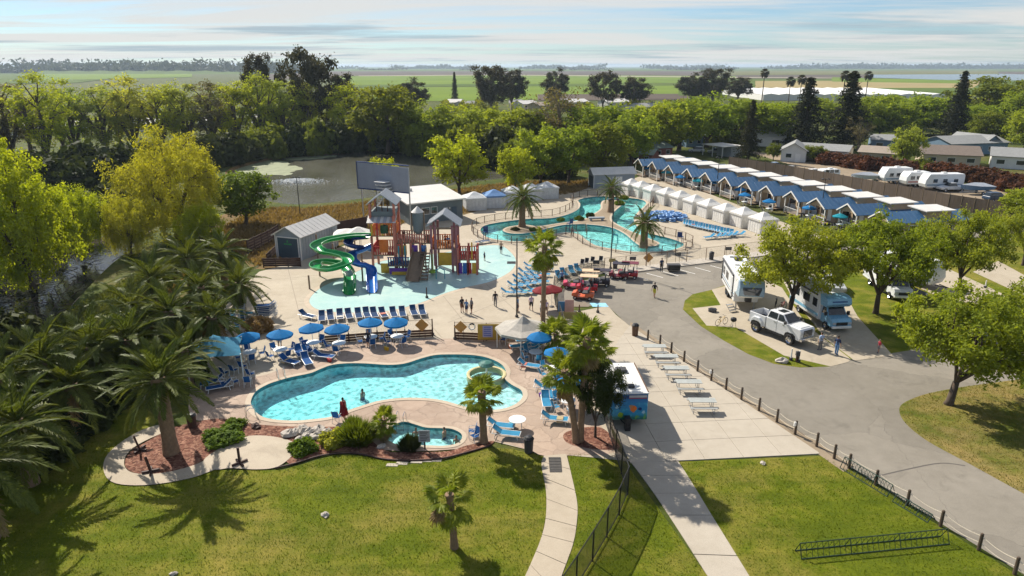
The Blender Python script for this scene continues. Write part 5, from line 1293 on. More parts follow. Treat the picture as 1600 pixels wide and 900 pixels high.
# towels and bags that bathers left behind
m_tw = [clothmat('towel_white', (.62, .60, .55), .1), clothmat('towel_coral', (.55, .20, .15), .1), clothmat('towel_sand', (.50, .40, .24), .1), clothmat('towel_aqua', (.12, .42, .45), .1)]
NM = ['white', 'coral', 'sand coloured', 'aqua']
for k, j in enumerate(range(3, len(LOUNGERS), 5)):
    p, a, lb = LOUNGERS[j]
    q_ = lb.split(','); w_ = q_[0].split(); lb = ' '.join((['lounger'] + w_[w_.index('lounger')+1:])[:8] if 'lounger' in w_ else w_[:8]) + (',' + ' '.join((' '.join(q_[1:])).split()[:4]) if len(q_) > 1 else '')
    lb = lb.replace(',', ', ')
    mb = MB(); n = 8; x0 = -.6 + .4*(k % 3)
    vs = [(x0 + .5*i_/2*.9, -.36 + .72*j_/n, .40 - (.22 if j_ in (0, n) else 0) + .012*math.sin(j_*2 + i_)) for i_ in range(3) for j_ in range(n+1)]
    mb.add(vs, [(i_*(n+1)+j_, (i_+1)*(n+1)+j_, (i_+1)*(n+1)+j_+1, i_*(n+1)+j_+1) for i_ in range(2) for j_ in range(n)])
    tag(mb.build('towel', m_tw[k % 4], None, p, a), ' '.join(f'{NM[k % 4]} towel on the {lb}'.split()[:16]), 'towel')
def bag(x, y, m, label):
    t = thing('beach_bag', label, 'bag', G(x, y) + DZ, random.uniform(0, 3)); MB().frust((-.2, .2, -.1, .1), 0, (-.25, .25, -.13, .13), .32).build('pouch', m, t, bevel=.03); MB().tube([(-.12, 0, .3), (-.08, 0, .5), (.08, 0, .5), (.12, 0, .3)], .015, 4).build('strap', m_rope, t)
bag(515, 566, m_red, 'red beach bag by the pool loungers'); bag(604, 548, m_yellow, 'yellow beach bag beside the rightmost umbrella set'); bag(800, 668, m_teal, 'teal beach bag by the fan palm table'); bag(798, 545, m_orange, 'orange beach bag before the grey tent'); bag(846, 620, m_purple, 'purple beach bag at the shallow end')
# ------------------------------------------------------------------ buildings
def window(t, x0, x1, z0, z1, y, face, sash=m_white):
    """a framed pane on the wall plane y; face = outward sign along y"""
    w = MB().bb(x0, x1, min(y, y+.03*face), max(y, y+.03*face), z0, z1).build('window', m_glass, t)
    f = MB(); yy = sorted((y, y+.06*face))
    f.bb(x0-.06, x1+.06, *yy, z1, z1+.07).bb(x0-.06, x1+.06, *yy, z0-.07, z0).bb(x0-.06, x0, *yy, z0, z1).bb(x1, x1+.06, *yy, z0, z1).build('window_frame', sash, w)
    return w
def gable_roof(t, x0, x1, yw, ze, zr, m, over=.3, th=.08, name='roof', ribs=0.0, mt=None):
    """ridge along x; two slopes, as one roof part with seams as sub-part"""
    mb = MB(); w = yw + over; dz = (zr-ze)*over/yw
    for s in (-1, 1):
        a = [(x0-over, s*w, ze-dz), (x1+over, s*w, ze-dz), (x1+over, 0, zr), (x0-over, 0, zr)]
        b = [(x, y, z+th) for x, y, z in a]
        mb.add(a+b, [(0, 1, 2, 3), (7, 6, 5, 4), (0, 4, 5, 1), (1, 5, 6, 2), (3, 7, 4, 0)])
    r = mb.build(name, m, t)
    if ribs:
        rb = MB(); n = int((x1-x0+2*over)/ribs)
        for s in (-1, 1):
            for k in range(n+1):
                x = x0-over+(x1-x0+2*over)*k/n; rb.tube([(x, s*w, ze-dz+th+.01), (x, 0, zr+th+.01)], .022, 4)
        rb.build('seam', m, r)
    return r
# -- cabins with blue roofs
def mk_cabin():
    t = thing('park_cabin', 'x', 'cabin'); L, W, ze, zr = 12.6, 1.95, 2.75, 3.85
    sd = MB(); 
    for s in (-1, 1): sd.bb(2.2, L, s*W-.06, s*W+.06, .3, ze)
    sd.bb(L-.12, L, -W, W, .3, ze); sd.add([(L, -W, ze), (L, W, ze), (L, 0, zr-.05), (L-.12, -W, ze), (L-.12, W, ze), (L-.12, 0, zr-.05)], [(0, 1, 2), (5, 4, 3)])
    sd.bb(2.2, 2.32, -W, W, .3, ze); sd.build('wall', m_tan, t)
    g = MB(); g.add([(.1, -W, ze), (.1, W, ze), (.1, 0, zr-.06), (.2, -W, ze), (.2, W, ze), (.2, 0, zr-.06)], [(0, 2, 1), (3, 4, 5), (0, 1, 4, 3)]).build('gable', m_tan, t)
    gable_roof(t, 0, L, W, ze, zr, m_roof_b, .3, .07, 'roof', .8)
    fz = MB()
    for s in (-1, 1):
        a = Vector((-.33, s*(W+.33), ze-.22)); b = Vector((-.33, 0, zr+.04)); d = Vector((0, 0, .22))
        fz.add([a, b, b+d, a+d, a+Vector((.08, 0, 0)), b+Vector((.08, 0, 0)), b+d+Vector((.08, 0, 0)), a+d+Vector((.08, 0, 0))], [(0, 1, 2, 3), (7, 6, 5, 4), (3, 2, 6, 7), (0, 4, 5, 1)])
    fz.build('bargeboard', m_white, t)
    MB().bb(0, 2.2, -W, W, .22, .32).build('porch_floor', m_wood_l, t); MB().bb(2.2, L, -W, W, 0, .3).build('skirting', m_wallgrey_d, t)
    for s in (-1, 1): MB().bb(.05, .19, s*W-.07, s*W+.07, 0, ze).build('porch_post', m_white, t)
    rl = MB().bb(.08, .14, -W+.1, W-.1, 1.1, 1.17)
    for k in range(11): rl.bb(.09, .13, -W+.2+k*.34, -W+.24+k*.34, .32, 1.1)
    rl.build('porch_railing', m_white, t)
    d = MB().bb(2.16, 2.19, -.9, 0, .35, 2.3).build('door', m_white, t); MB().ball((2.13, -.12, 1.3), .04).build('handle', m_steel, d)
    w = MB().bb(2.16, 2.19, .5, 1.5, 1.1, 2.1).build('window', m_glass, t); MB().bb(2.14, 2.2, .42, 1.58, 2.1, 2.18).bb(2.14, 2.2, .42, 1.58, 1.02, 1.1).build('window_frame', m_white, w)
    for s in (-1, 1):
        for k in range(3): window(t, 3.2+k*2.9, 4.5+k*2.9, 1.2, 2.2, s*(W+.06), s)
    MB().bb(6.1, 10.2, -1.5, 1.5, 2.9, 4.12).build('loft', m_tan, t)
    MB().add([(5.7, -1.95, 4.06), (10.6, -1.95, 4.06), (10.6, 1.95, 4.2), (5.7, 1.95, 4.2), (5.7, -1.95, 4.2), (10.6, -1.95, 4.2), (10.6, 1.95, 4.34), (5.7, 1.95, 4.34)], [(3, 2, 1, 0), (4, 5, 6, 7), (0, 1, 5, 4), (1, 2, 6, 5), (2, 3, 7, 6), (3, 0, 4, 7)]).build('loft_roof', m_roof_w, t)
    return t
CA = Proto(mk_cabin())
PK = [(999,249),(1021,254),(1046.6,259.6),(1075.5,265),(1104,271),(1135,278),(1167,285),(1199.6,292),(1238.5,300.5),(1278,311),(1326.6,320),(1378,332)]
for i, (x, y) in enumerate(PK):
    p = G(x, y, 3.85); CA.at((p.x, p.y, 0), R(14 - i*.25 + random.uniform(-1, 1)), f'blue roofed cabin with tan gable porch, {NTH[i]} from the left in the row', 'blue roofed cabins')
# patio dividers before the cabins: screens on posts
for i in range(11):
    a, b = G(1008 + i*30.5, 275 + i*7.3 + (i > 7)*1.5), G(1008 + i*30.5 + 24, 275 + i*7.3 + 6 + (i > 7)*1.5)
    t = thing('patio_screen', f'pale patio fence panel between cabanas and cabins, {NTH[i]} from the left', 'fence', a, math.atan2(b.y-a.y, b.x-a.x), 'patio fence panels'); L = (b-a).length
    for k in range(2):
        MB().bb(L*k/2+.08, L*(k+1)/2-.08, -.02, .02, .1, 1.25).build('panel', M('screen_grey', (.42, .43, .45), .7), t)
    for k in range(3): MB().bb(L*k/2-.07, L*k/2+.07, -.07, .07, 0, 1.9).build('post', m_wood_dk, t)
# -- sheds
def shed(name, label, fl, fr, depth, hw, hr, m_wall, m_rf, door=None, cat='shed'):
    """fl, fr: front left and front right ground corners; the ridge runs back"""
    c = (fl+fr)/2; ax = (fr-fl); W = ax.length/2; back = Vector((-ax.y, ax.x, 0)).normalized()
    if back.y < 0: back = -back
    t = thing(name, label, cat, c, math.atan2(back.y, back.x))
    mb = MB().bb(0, depth, -W, W, 0, hw)
    for x in (0.0, depth): mb.add([(x, -W, hw), (x, W, hw), (x, 0, hr)], [(0, 1, 2), (2, 1, 0)][:1])
    mb.build('wall', m_wall, t)
    bt = MB().bb(-.03, .03, 0, .03, 0, hw).mesh('batten', m_wall); n = int(depth/.6)
    for k in range(n+1):
        for s in (-1, 1): obj('batten', bt, t, (depth*k/n, s*W if s > 0 else -W-.03, 0))
    gable_roof(t, 0, depth, W, hw, hr, m_rf, .35, .08, 'roof', .9)
    for s in (-1, 1): MB().bb(-.05, .05, s*W-.07, s*W+.07, 0, hw).build('corner_trim', m_white, t)
    return t, W, depth
t, W, D = shed('storage_shed', 'grey shed with dark double door beside the green slide', G(433.5, 404), G(471.5, 408), 8.5, 3.3, 4.35, m_wallgrey, m_roof_w)
dr = MB().bb(-.06, -.01, -W+.35, W-.35, .1, 2.9).build('door', m_door_slate, t); MB().bb(-.09, -.05, -W+.2, -W+.33, .1, 3).bb(-.09, -.05, W-.33, W-.2, .1, 3).bb(-.09, -.05, -W+.2, W-.2, 2.92, 3.05).build('door_frame', m_white, dr)
em = MB(); em.add([(-.08, -.14, 2.35), (-.08, .14, 2.35), (-.08, 0, 2.72)], [(0, 2, 1)])        # a leaf over the word on the shed door
for k in range(6): em.bb(-.085, -.07, -.58+k*.2, -.44+k*.2, 2.02, 2.20)
em.build('emblem', M('emblem_green', (.05, .34, .10), .5), dr)
t2, W, D = shed('storage_shed', 'blue grey shed with pale ribbed roof above the lazy river', G(915, 291), G(932, 294.5), 8.8, 3.0, 4.0, m_wallgrey, m_roof_w)
t2.rotation_euler.z = R(12)
MB().bb(-.06, -.01, -W+.3, W-.3, .1, 2.4).build('door', m_door_slate, t2)
for k in range(2): MB().bb(4+k*1.1, 5+k*1.1, -W-.07, -W-.02, .1, 2.3).build('side_door', m_white, t2)
# -- low flat roofed grey building behind the play tower
a, b = G(640, 352), G(723, 342); ang = math.atan2(b.y-a.y, b.x-a.x); L = (b-a).length
t = thing('service_building', 'low slate grey building with pale sloping roof behind the play tower', 'building', a, ang)
MB().bb(0, L, 0, 8.5, 0, 3.4).build('wall', m_wallgrey_d, t)
sid = MB()
for k in range(16): sid.bb(.02, L-.02, -.035, 0, .1+k*.2, .13+k*.2)
sid.build('clapboard', m_wallgrey_d, t)
mb = MB(); mb.add([(-.5, -.6, 3.35), (L+.4, -.6, 3.35), (L+.4, 9, 4.3), (-.5, 9, 4.3), (-.5, -.6, 3.55), (L+.4, -.6, 3.55), (L+.4, 9, 4.5), (-.5, 9, 4.5)], [(3, 2, 1, 0), (4, 5, 6, 7), (0, 1, 5, 4), (1, 2, 6, 5), (2, 3, 7, 6), (3, 0, 4, 7)]).build('roof', m_roof_w, t)
w = window(t, 2.2, 3.5, 1.5, 2.5, -.01, -1); w2 = window(t, 3.8, 4.8, 1.5, 2.5, -.01, -1)
for k in range(3): MB().ball((6 + k*.5, -.12, 2.1), .14).build('ball_lamp', m_white, t)
MB().bb(7.4, 8.3, -.06, -.01, 0, 2.2).build('door', m_door_slate, t); MB().box((3, 6.5, 4.45), (.5, .4, .35)).build('roof_vent', m_steel, t)
# -- great grey panel on posts
a, b = G(590, 352), G(660, 352)
pa = Vector((G(568, 295, 5.2).x, 106.0, 0)); pb = Vector((G(646, 303, 5.0).x, 101.5, 0)); L = (pb-pa).length; ang = math.atan2(pb.y-pa.y, pb.x-pa.x)
t = thing('grey_screen', 'big grey panel raised on tall posts behind the play tower', 'screen', pa, ang); zt = hgt(0, 253, 106); zb = hgt(0, 293, 106)
n = 6
for k in range(n): MB().bb(L*k/n+.01, L*(k+1)/n-.01, -.08, .08, zb, zt - .35*k/n).build('panel', m_screen, t)
MB().bb(-.1, L+.1, -.16, -.08, zb-.15, zb).bb(-.1, 0, -.16, .1, zb-.15, zt).bb(-.1, L+.1, -.12, .12, zt-.02, zt+.1).build('edge_frame', m_navy, t)
for x in (.4, L*.35, L*.68, L-.1): MB().tube([(x, .2, 0), (x, .2, zt-.3)], .12, 7).build('post', m_steel, t)
st = MB()
for k in range(4): st.box((L*.62-.2*k, -1.0, zb+.1+.45*k), (2.0, 1.3, .06))
st.build('platform_roof', m_whitemetal, t)
st = MB()
for k in range(12): st.bb(L*.2+k*.28, L*.2+k*.28+.3, -1.4, -.4, 1.2+k*.33, 1.26+k*.33)
for s in (-1.4, -.4): st.tube([(L*.2, s, 1.2), (L*.2+3.4, s, 5.2)], .06, 5).tube([(L*.2, s, 2.2), (L*.2+3.4, s, 6.2)], .03, 5)
for x in (L*.2, L*.2+1.7, L*.2+3.4): st.tube([(x, -.9, 0), (x, -.9, 1.2+(x-L*.2)*1.17)], .07, 5)
st.build('stair', m_steel, t)
# brown fences and ramp round the shed
def board_fence(label, pts, h=1.5, step=1.6, m=m_wood_dk, name='board_fence', group=None, boards=0, z=0.0, cat='fence', post_m=None, rise=.1):
    P = [G(*p) for p in pts]; t = thing(name, label, cat, (0, 0, 0), 0, group)
    for a, b in zip(P, P[1:]):
        n = max(1, round((b-a).length/step))
        for k in range(n):
            p, q = a.lerp(b, k/n), a.lerp(b, (k+1)/n); c = (p+q)/2; an = math.atan2(q.y-p.y, q.x-p.x); l = (q-p).length
            if boards:
                for j in range(boards):
                    hh = h/boards; MB().box((c.x, c.y, z+rise+hh*(j+.5)), (l-.06, .04, hh-.035), 0, an).build('board', m, t)
            else: MB().box((c.x, c.y, z+h/2), (l-.08, .05, h-.1), 0, an).build('panel', m, t)
            MB().box((p.x, p.y, z+h/2+.06), (.11, .11, h+.12), 0, an).build('post', post_m or m, t)
    p = P[-1]; MB().box((p.x, p.y, z+h/2+.06), (.11, .11, h+.12)).build('post', post_m or m, t)
    return t
board_fence('dark brown low fence before the grey shed door', [(412,418),(470,417)], 1.1, 1.5, boards=4)
board_fence('dark brown sloping fence left of the grey shed', [(388,398),(420,382),(436,372)], 1.9, 1.6, boards=5)
board_fence('brown ramp railing beside the grey shed', [(418,412),(432,398)], 1.2, 1.4, boards=3)
board_fence('dark brown fence behind the grey shed', [(505,372),(530,366),(574,358)], 2.0, 2.0)
# the long board fence behind the cabins, in panels
LF = [(1138,261),(1180,268),(1240,278),(1300,290),(1360,302),(1420,314),(1480,326),(1540,336),(1580,343),(1660,358)]
board_fence('long tall brown board fence behind the blue roofed cabins', LF, 2.6, 2.5, m_fence_wood, 'long_board_fence', post_m=m_wood_l)
# -- mobile homes and houses
def home(xa, ya, xb, yb, depth, hw, hr, mw, mr, label, name='mobile_home', axis='x', cat='house'):
    a, b = G(xa, ya), G(xb, yb); L = (b-a).length; ang = math.atan2(b.y-a.y, b.x-a.x)
    t = thing(name, label, cat, a, ang)
    if axis == 'x':
        r = obj('body', None, t); r.location = (0, depth/2, 0); W = depth/2
        mb = MB().bb(0, L, 0, depth, 0, hw)
        for x in (0, L): mb.add([(x, 0, hw), (x, depth, hw), (x, depth/2, hr)], [(0, 1, 2)])
        bpy.data.objects.remove(r); mb.build('wall', mw, t)
        rf = gable_roof(t, 0, L, depth/2, hw, hr, mr, .45, .12); rf.location.y = depth/2
        n = max(2, int(L/3.5))
        for k in range(n): window(t, L*(k+.3)/n, L*(k+.7)/n, 1.1, 2.1, 0, -1)
    else:
        W = L/2; mb = MB().bb(0, L, 0, depth, 0, hw)
        for y in (0, depth): mb.add([(0, y, hw), (L, y, hw), (L/2, y, hr)], [(0, 1, 2)])
        mb.build('wall', mw, t)
        rf = gable_roof(t, 0, depth, W, hw, hr, mr, .45, .12); rf.rotation_euler.z = PI/2; rf.location = (L/2, 0, 0)
        window(t, L*.2, L*.42, 1.1, 2.1, 0, -1); MB().bb(L*.58, L*.78, -.05, 0, 0, 2.1).build('door', m_white, t)
    return t
mw_white = M('white_siding', (.66, .65, .61), .7, .1, .8); mw_blue = M('blue_siding', (.14, .22, .30), .7, .1, .8); mw_cream = M('cream_siding', (.50, .42, .31), .7, .1, .8)
mr_grey = M('grey_shingle', (.25, .255, .25), .85, .2, 1.5); mr_brown = M('brown_shingle', (.17, .135, .11), .9, .2, 1.5); mr_tan = M('tan_shingle', (.30, .25, .20), .9, .2, 1.5); mr_green = M('green_shingle', (.20, .25, .22), .9, .2, 1.5)
for a in [
    (1440,258,1530,262,11,2.9,4.6,mw_cream,mr_brown,'brown roofed home behind the parked trailers and red hedge'),
    (1484,243,1572,240,11,3.2,4.8,mw_blue,mr_grey,'long grey roofed blue home behind the brown roofed one'),
    (1546,262,1640,268,10,3.0,4.6,mw_white,mr_grey,'grey roofed white home at the right edge'),
    (1236,248,1322,254,9,2.8,4.0,mw_white,mr_grey,'long grey roofed home right of the white gabled one'),
    (1340,254,1396,258,9,2.8,4.0,mw_cream,mr_tan,'tan roofed home behind the left end of the red hedge'),
    (1360,234,1412,236,9,3.0,4.2,mw_blue,mr_grey,'dark grey roofed home left of the long blue one'),
    (1170,228,1225,230,10,3.0,4.6,mw_white,m_roof_w,'white roofed home behind the slim dark conifer'),
    (1072,230,1098,229,8,2.8,3.8,mw_blue,mr_grey,'dark blue home behind the white parked car'),
    (1022,248,1050,246,9,2.8,3.9,M('red_siding', (.2, .07, .05), .8),mr_green,'brick red home with green roof behind the cabins'),
    (985,256,1018,258,7,2.6,3.6,M('red_siding', (.2, .07, .05), .8),mr_green,'small brick red building with green roof left of the cabins'),
    (700,168,722,168,12,3,4.6,mw_white,m_roof_w,'white roofed mobile home left of the eucalyptus pair'),
    (726,172,752,171,12,3,4.6,mw_white,mr_grey,'grey roofed mobile home below the slim cypress'),
    (796,170,815,170,12,3.2,5,mw_white,mr_grey,'white gabled mobile home right of the eucalyptus pair'),
    (818,171,842,170,12,3,4.6,mw_white,m_roof_w,'pale roofed mobile home, second right of the eucalyptus pair'),
    (844,174,866,173,12,3,4.6,mw_cream,mr_tan,'tan mobile home below the narrow eucalyptus'),
    (888,168,920,167,12,3,4.6,mw_white,m_roof_w,'pale roofed mobile home left of the brownish eucalyptus'),
    (950,168,985,167,12,3,4.6,mw_white,m_roof_w,'pale roofed mobile home right of the brownish eucalyptus'),
    (1000,176,1030,175,12,3,4.6,mw_white,mr_grey,'grey roofed mobile home above the tree belt'),
    (560,186,590,184,12,3,4.6,mw_white,m_roof_w,'pale roofed mobile home left of the rounded eucalyptus'),
    (40,214,78,210,12,3,4.6,mw_white,m_roof_w,'white mobile home behind the wood, first from the left'),
    (100,212,140,208,12,3,4.6,mw_white,m_roof_w,'white mobile home behind the wood, second from the left'),
    (215,206,255,204,12,3,4.6,mw_white,m_roof_w,'white mobile home behind the wood, third from the left'),
    (310,200,345,199,12,3,4.6,mw_white,m_roof_w,'white mobile home behind the wood, fourth from the left'),
    (398,196,425,195,12,3,4.6,mw_white,m_roof_w,'white mobile home behind the wood, fifth from the left')]:
    home(*a)
home(1219, 252, 1258, 254, 10, 3.0, 4.8, mw_white, mr_grey, 'white gabled home beside the broad conifer', axis='y')
home(1536, 240, 1560, 239, 12, 3.2, 5.0, mw_blue, mr_grey, 'blue grey gabled home behind the right edge homes', axis='y')
# carport with white roof by the parked car
a, b = G(1098, 242), G(1128, 247); t = thing('carport', 'white roofed carport beside the white parked car', 'carport', a, math.atan2(b.y-a.y, b.x-a.x)); L = (b-a).length
MB().bb(-.4, L+.4, -.4, 7, 2.9, 3.1).build('roof', m_roof_w, t); MB().bb(L*.3, L, 3, 6.8, 0, 2.9).build('back_wall', m_wallgrey, t)
for x in (0, L*.5, L): MB().bb(x-.08, x+.08, -.1, .06, 0, 2.9).build('post', m_white, t)
# long white roof beyond the trees
a, b = G(1192, 157), G(1478, 157); L = (b-a).length
t = thing('warehouse', 'very long low building with white roof beyond the tree belt', 'warehouse', a, math.atan2(b.y-a.y, b.x-a.x))
MB().bb(0, L, 0, 110, 0, 4.0).build('wall', mw_white, t)
nb = 12
for k in range(nb):
    x0, x1 = L*k/nb, L*(k+1)/nb
    MB().add([(x0, 0, 4.05), (x1, 0, 4.05), (x1, 110, 5.2), (x0, 110, 5.2), ((x0+x1)/2, 0, 4.9), ((x0+x1)/2, 110, 6.0)], [(0, 4, 5, 3), (4, 1, 2, 5), (0, 1, 4)]).build('roof_bay', m_white, t)

# ------------------------------------------------------------------ play tower
O = G(640, 432); S = 0.0755
t = thing('water_play_tower', 'multi level wooden water play tower with slides on the splash pad', 'playground', (O.x, O.y, .055))
def X(px): return (px-640)*S
def posts(xs, ys, z0, z1, m=m_wood_l, r=.13):
    for x in xs:
        for y in ys: MB().bb(x-r, x+r, y-r, y+r, z0, z1).build('post', m, t)
def deck(x0, x1, y0, y1, z, m=m_wood_l, rail=m_rose, sides='flrb', rh=1.0):
    MB().bb(x0, x1, y0, y1, z-.15, z).build('deck', m, t)
    segs = {'f': ((x0, y0), (x1, y0)), 'b': ((x0, y1), (x1, y1)), 'l': ((x0, y0), (x0, y1)), 'r': ((x1, y0), (x1, y1))}
    for s in sides:
        (xa, ya), (xb, yb) = segs[s]; L = math.hypot(xb-xa, yb-ya); n = max(3, int(L/.28)); an = math.atan2(yb-ya, xb-xa); rl = MB()
        rl.box(((xa+xb)/2, (ya+yb)/2, z+rh), (L, .07, .09), 0, an)
        for k in range(n): f = (k+.5)/n; rl.box((xa+(xb-xa)*f, ya+(yb-ya)*f, z+rh/2), (.15, .05, rh), 0, an)
        rl.build('railing', rail, t)
def groof(x0, x1, y0, y1, ze, zr, m, along='y', ov=.35):
    """gable roof with its ridge along y or x"""
    xm, ym = (x0+x1)/2, (y0+y1)/2; mb = MB(); th = .1
    for s in (-1, 1):
        if along == 'y': a = [(xm+s*((x1-x0)/2+ov), y0-ov, ze), (xm+s*((x1-x0)/2+ov), y1+ov, ze), (xm, y1+ov, zr), (xm, y0-ov, zr)]
        else: a = [(x0-ov, ym+s*((y1-y0)/2+ov), ze), (x1+ov, ym+s*((y1-y0)/2+ov), ze), (x1+ov, ym, zr), (x0-ov, ym, zr)]
        mb.add(a + [(x, y, z+th) for x, y, z in a], [(0, 1, 2, 3), (7, 6, 5, 4), (0, 4, 5, 1), (1, 5, 6, 2), (2, 6, 7, 3), (3, 7, 4, 0)])
    r = mb.build('roof', m, t); rb = MB()
    for s in (-1, 1):
        for k in range(9):
            f = k/8
            if along == 'y': y = y0-ov+(y1-y0+2*ov)*f; rb.tube([(xm+s*((x1-x0)/2+ov), y, ze+th), (xm, y, zr+th)], .03, 4)
            else: x = x0-ov+(x1-x0+2*ov)*f; rb.tube([(x, ym+s*((y1-y0)/2+ov), ze+th), (x, ym, zr+th)], .03, 4)
    rb.build('roof_seam', m, r); return r
# left tower
tx0, tx1, ty0, ty1 = X(578), X(616), 2.0, 5.4
posts((tx0, tx1), (ty0, ty1), 0, 8.4, m_rose); deck(tx0, tx1, ty0, ty1, 2.1, rail=m_red); deck(tx0, tx1, ty0, ty1, 4.5, rail=m_orange)
sr = MB()
for k in range(9):      # striped lean-to roof under the top room
    x = tx0-.3+k*(tx1-tx0+.6)/9; w = (tx1-tx0+.6)/9
    sr.add([(x, ty0-1.0, 6.25), (x+w*.96, ty0-1.0, 6.25), (x+w*.96, ty0+.4, 6.85), (x, ty0+.4, 6.85)], [(0, 1, 2, 3)], k % 2)
sr.build('striped_roof', [m_roof_w, m_roof_g], t)
MB().bb(tx0+.05, tx1-.05, ty0+.1, ty1, 6.8, 7.4).build('top_room_wall', m_wallgrey_d, t)
fr = MB()
for k in range(5): fr.bb(tx0+.1+k*(tx1-tx0-.2)/4-.05, tx0+.1+k*(tx1-tx0-.2)/4+.05, ty0+.1, ty0+.2, 7.4, 8.6)
fr.build('top_room_frame', m_wood_dk, t)
groof(tx0, tx1, ty0, ty1, 8.2, 9.5, m_roof_g)
for k, m in enumerate((m_yellow, m_orange, m_red, m_orange, m_yellow)): MB().bb(tx0+.15+k*.32, tx0+.36+k*.32, ty0-.9, ty0-.85, 4.7, 6.1).build('slat', m, t)
MB().bb(X(590), X(604), ty0-.1, ty0-.05, 2.4, 4.0).build('panel', m_orange, t); MB().bb(X(593), X(606), .9, 1.0, .1, 1.3).build('panel', m_yellow, t)
MB().lathe([(.45, 5.0), (.5, 5.4), (.45, 5.9), (.1, 6.0)], 10, 0, (X(601), ty0-.8, 0)).build('water_drum', M('drum_green', (.02, .07, .035), .4), t)
posts((X(616),), (1.4, 2.0, 5.0), 0, 7.0, m_rose, .15)
# bridge and middle deck
deck(X(617), X(672), 2.0, 4.2, 3.6, rail=m_rose, sides='fb'); posts((X(626), X(640), X(655)), (2.0, 4.2), 0, 3.6, m_rose)
deck(X(605), X(640), .4, 2.6, 1.2, rail=m_navy, sides='f'); MB().bb(X(608), X(640), .2, .28, .2, .9).build('panel', m_purple, t); MB().bb(X(612), X(638), .12, .18, .1, .5).build('panel', m_yellow, t)
for px_, m_ in ((628, m_yellow), (646, m_purple), (660, m_blue_sl)): MB().bb(X(px_)-.4, X(px_)+.4, 1.93, 1.97, 2.1, 3.3).build('panel', m_, t)
for px in (622, 632): MB().tube([(X(px), 1.2, 0), (X(px), 1.2, 3.4)], .09, 7).build('pipe', m_teal, t)
# tipping bucket on its mast
MB().lathe([(.32, 4.6), (.62, 5.0), (.64, 7.2), (.60, 7.25)], 14, 0, (X(652), 2.6, 0)).build('tipping_bucket', m_wallgrey_d, t)
MB().lathe([(.78, 7.25), (.05, 7.95), (.02, 8.0)], 14, 0, (X(652), 2.6, 0)).build('bucket_roof', m_roof_w, t)
for s in (-1, 1): MB().tube([(X(652)+s*.75, 2.6, 0), (X(652)+s*.75, 2.6, 7.3)], .09, 6).build('mast', m_wood_l, t)
# right tower
rx0, rx1, ry0, ry1 = X(674), X(714), 1.6, 4.6
posts((rx0, rx0+.5, rx1-.5, rx1), (ry0, ry1), 0, 5.8, M('faded_plum_wood', (.30, .14, .16), .7, .25, 2)); deck(rx0, rx1, ry0, ry1, 3.0, rail=m_orange); groof(rx0-.2, rx1+.2, ry0, ry1, 5.7, 7.2, m_roof_g)
MB().bb(rx0, rx1, ry0-.05, ry0+.1, 5.35, 5.55).build('beam', m_wood_l, t)
MB().bb(X(685), X(706), ry0-.12, ry0-.06, .9, 2.5).build('panel', m_yellow, t)
MB().lathe([(.3, 3.5), (.42, 3.9), (.42, 4.4), (.1, 4.6)], 10, 0, (X(669), 2.4, 0)).build('water_drum', M('drum_green', (.02, .07, .035), .4), t)
# low red tower at the right end
lx0, lx1 = X(717), X(747); posts((lx0, (lx0+lx1)/2, lx1), (.6, 3.0), 0, 3.3, m_rose, .12); deck(lx0, lx1, .6, 3.0, 1.9, rail=m_red)
for k, m in enumerate((m_purple, m_blue_sl, m_red, m_yellow)): MB().bb(lx0+k*.55, lx0+k*.55+.5, .48, .54, .15, 1.5).build('panel', m, t)
MB().tube([(lx1-.6, .6, 1.9), (lx1-.6, .6, 4.0)], .1, 6).build('pipe', m_yellow, t)
MB().lathe([(.5, .3), (.42, .55), (.1, .6)], 10, 0, (X(676), .6, 0)).build('spray_bowl', m_lime, t); MB().tube([(X(676), .6, .6), (X(676), .6, 2.6)], .05, 5).build('pipe', m_lime, t)
for dx in (0, 1.0): MB().tube([(X(684)+dx, -1.2, 0), (X(684)+dx, -1.2, 1.1)], .05, 5).build('spray_post', m_teal, t)
MB().tube([(X(684), -1.2, 1.1), (X(684)+.5, -1.2, 1.35), (X(684)+1, -1.2, 1.1)], .06, 5).build('spray_arch', m_teal, t)
# wooden slide and stair in front
sl = MB(); a0, a1 = Vector((X(655), 1.6, 2.6)), Vector((X(650), -2.6, .12)); w = Vector((.75, 0, 0))
sl.add([a0-w, a0+w, a1+w, a1-w], [(0, 1, 2, 3)]); 
for s in (-1, 1): sl.add([a0+w*s, a1+w*s, a1+w*s+Vector((0, 0, .55)), a0+w*s+Vector((0, 0, .55)), a0+w*s*1.12, a1+w*s*1.12, a1+w*s*1.12+Vector((0, 0, .55)), a0+w*s*1.12+Vector((0, 0, .55))], [(0, 1, 2, 3), (7, 6, 5, 4), (3, 2, 6, 7)])
sl.build('plank_slide', m_wood_l, t)
sl = MB(); 
for k in range(9): sl.box((X(664), 1.2-.38*k, 2.5-.29*k), (1.1, .42, .06))
sl.box((X(664)-.6, -.3, 1.5), (.08, 4.4, .25), 0, 0, 0, R(38)).box((X(664)+.6, -.3, 1.5), (.08, 4.4, .25), 0, 0, 0, R(38)).build('stair', m_wood_l, t)
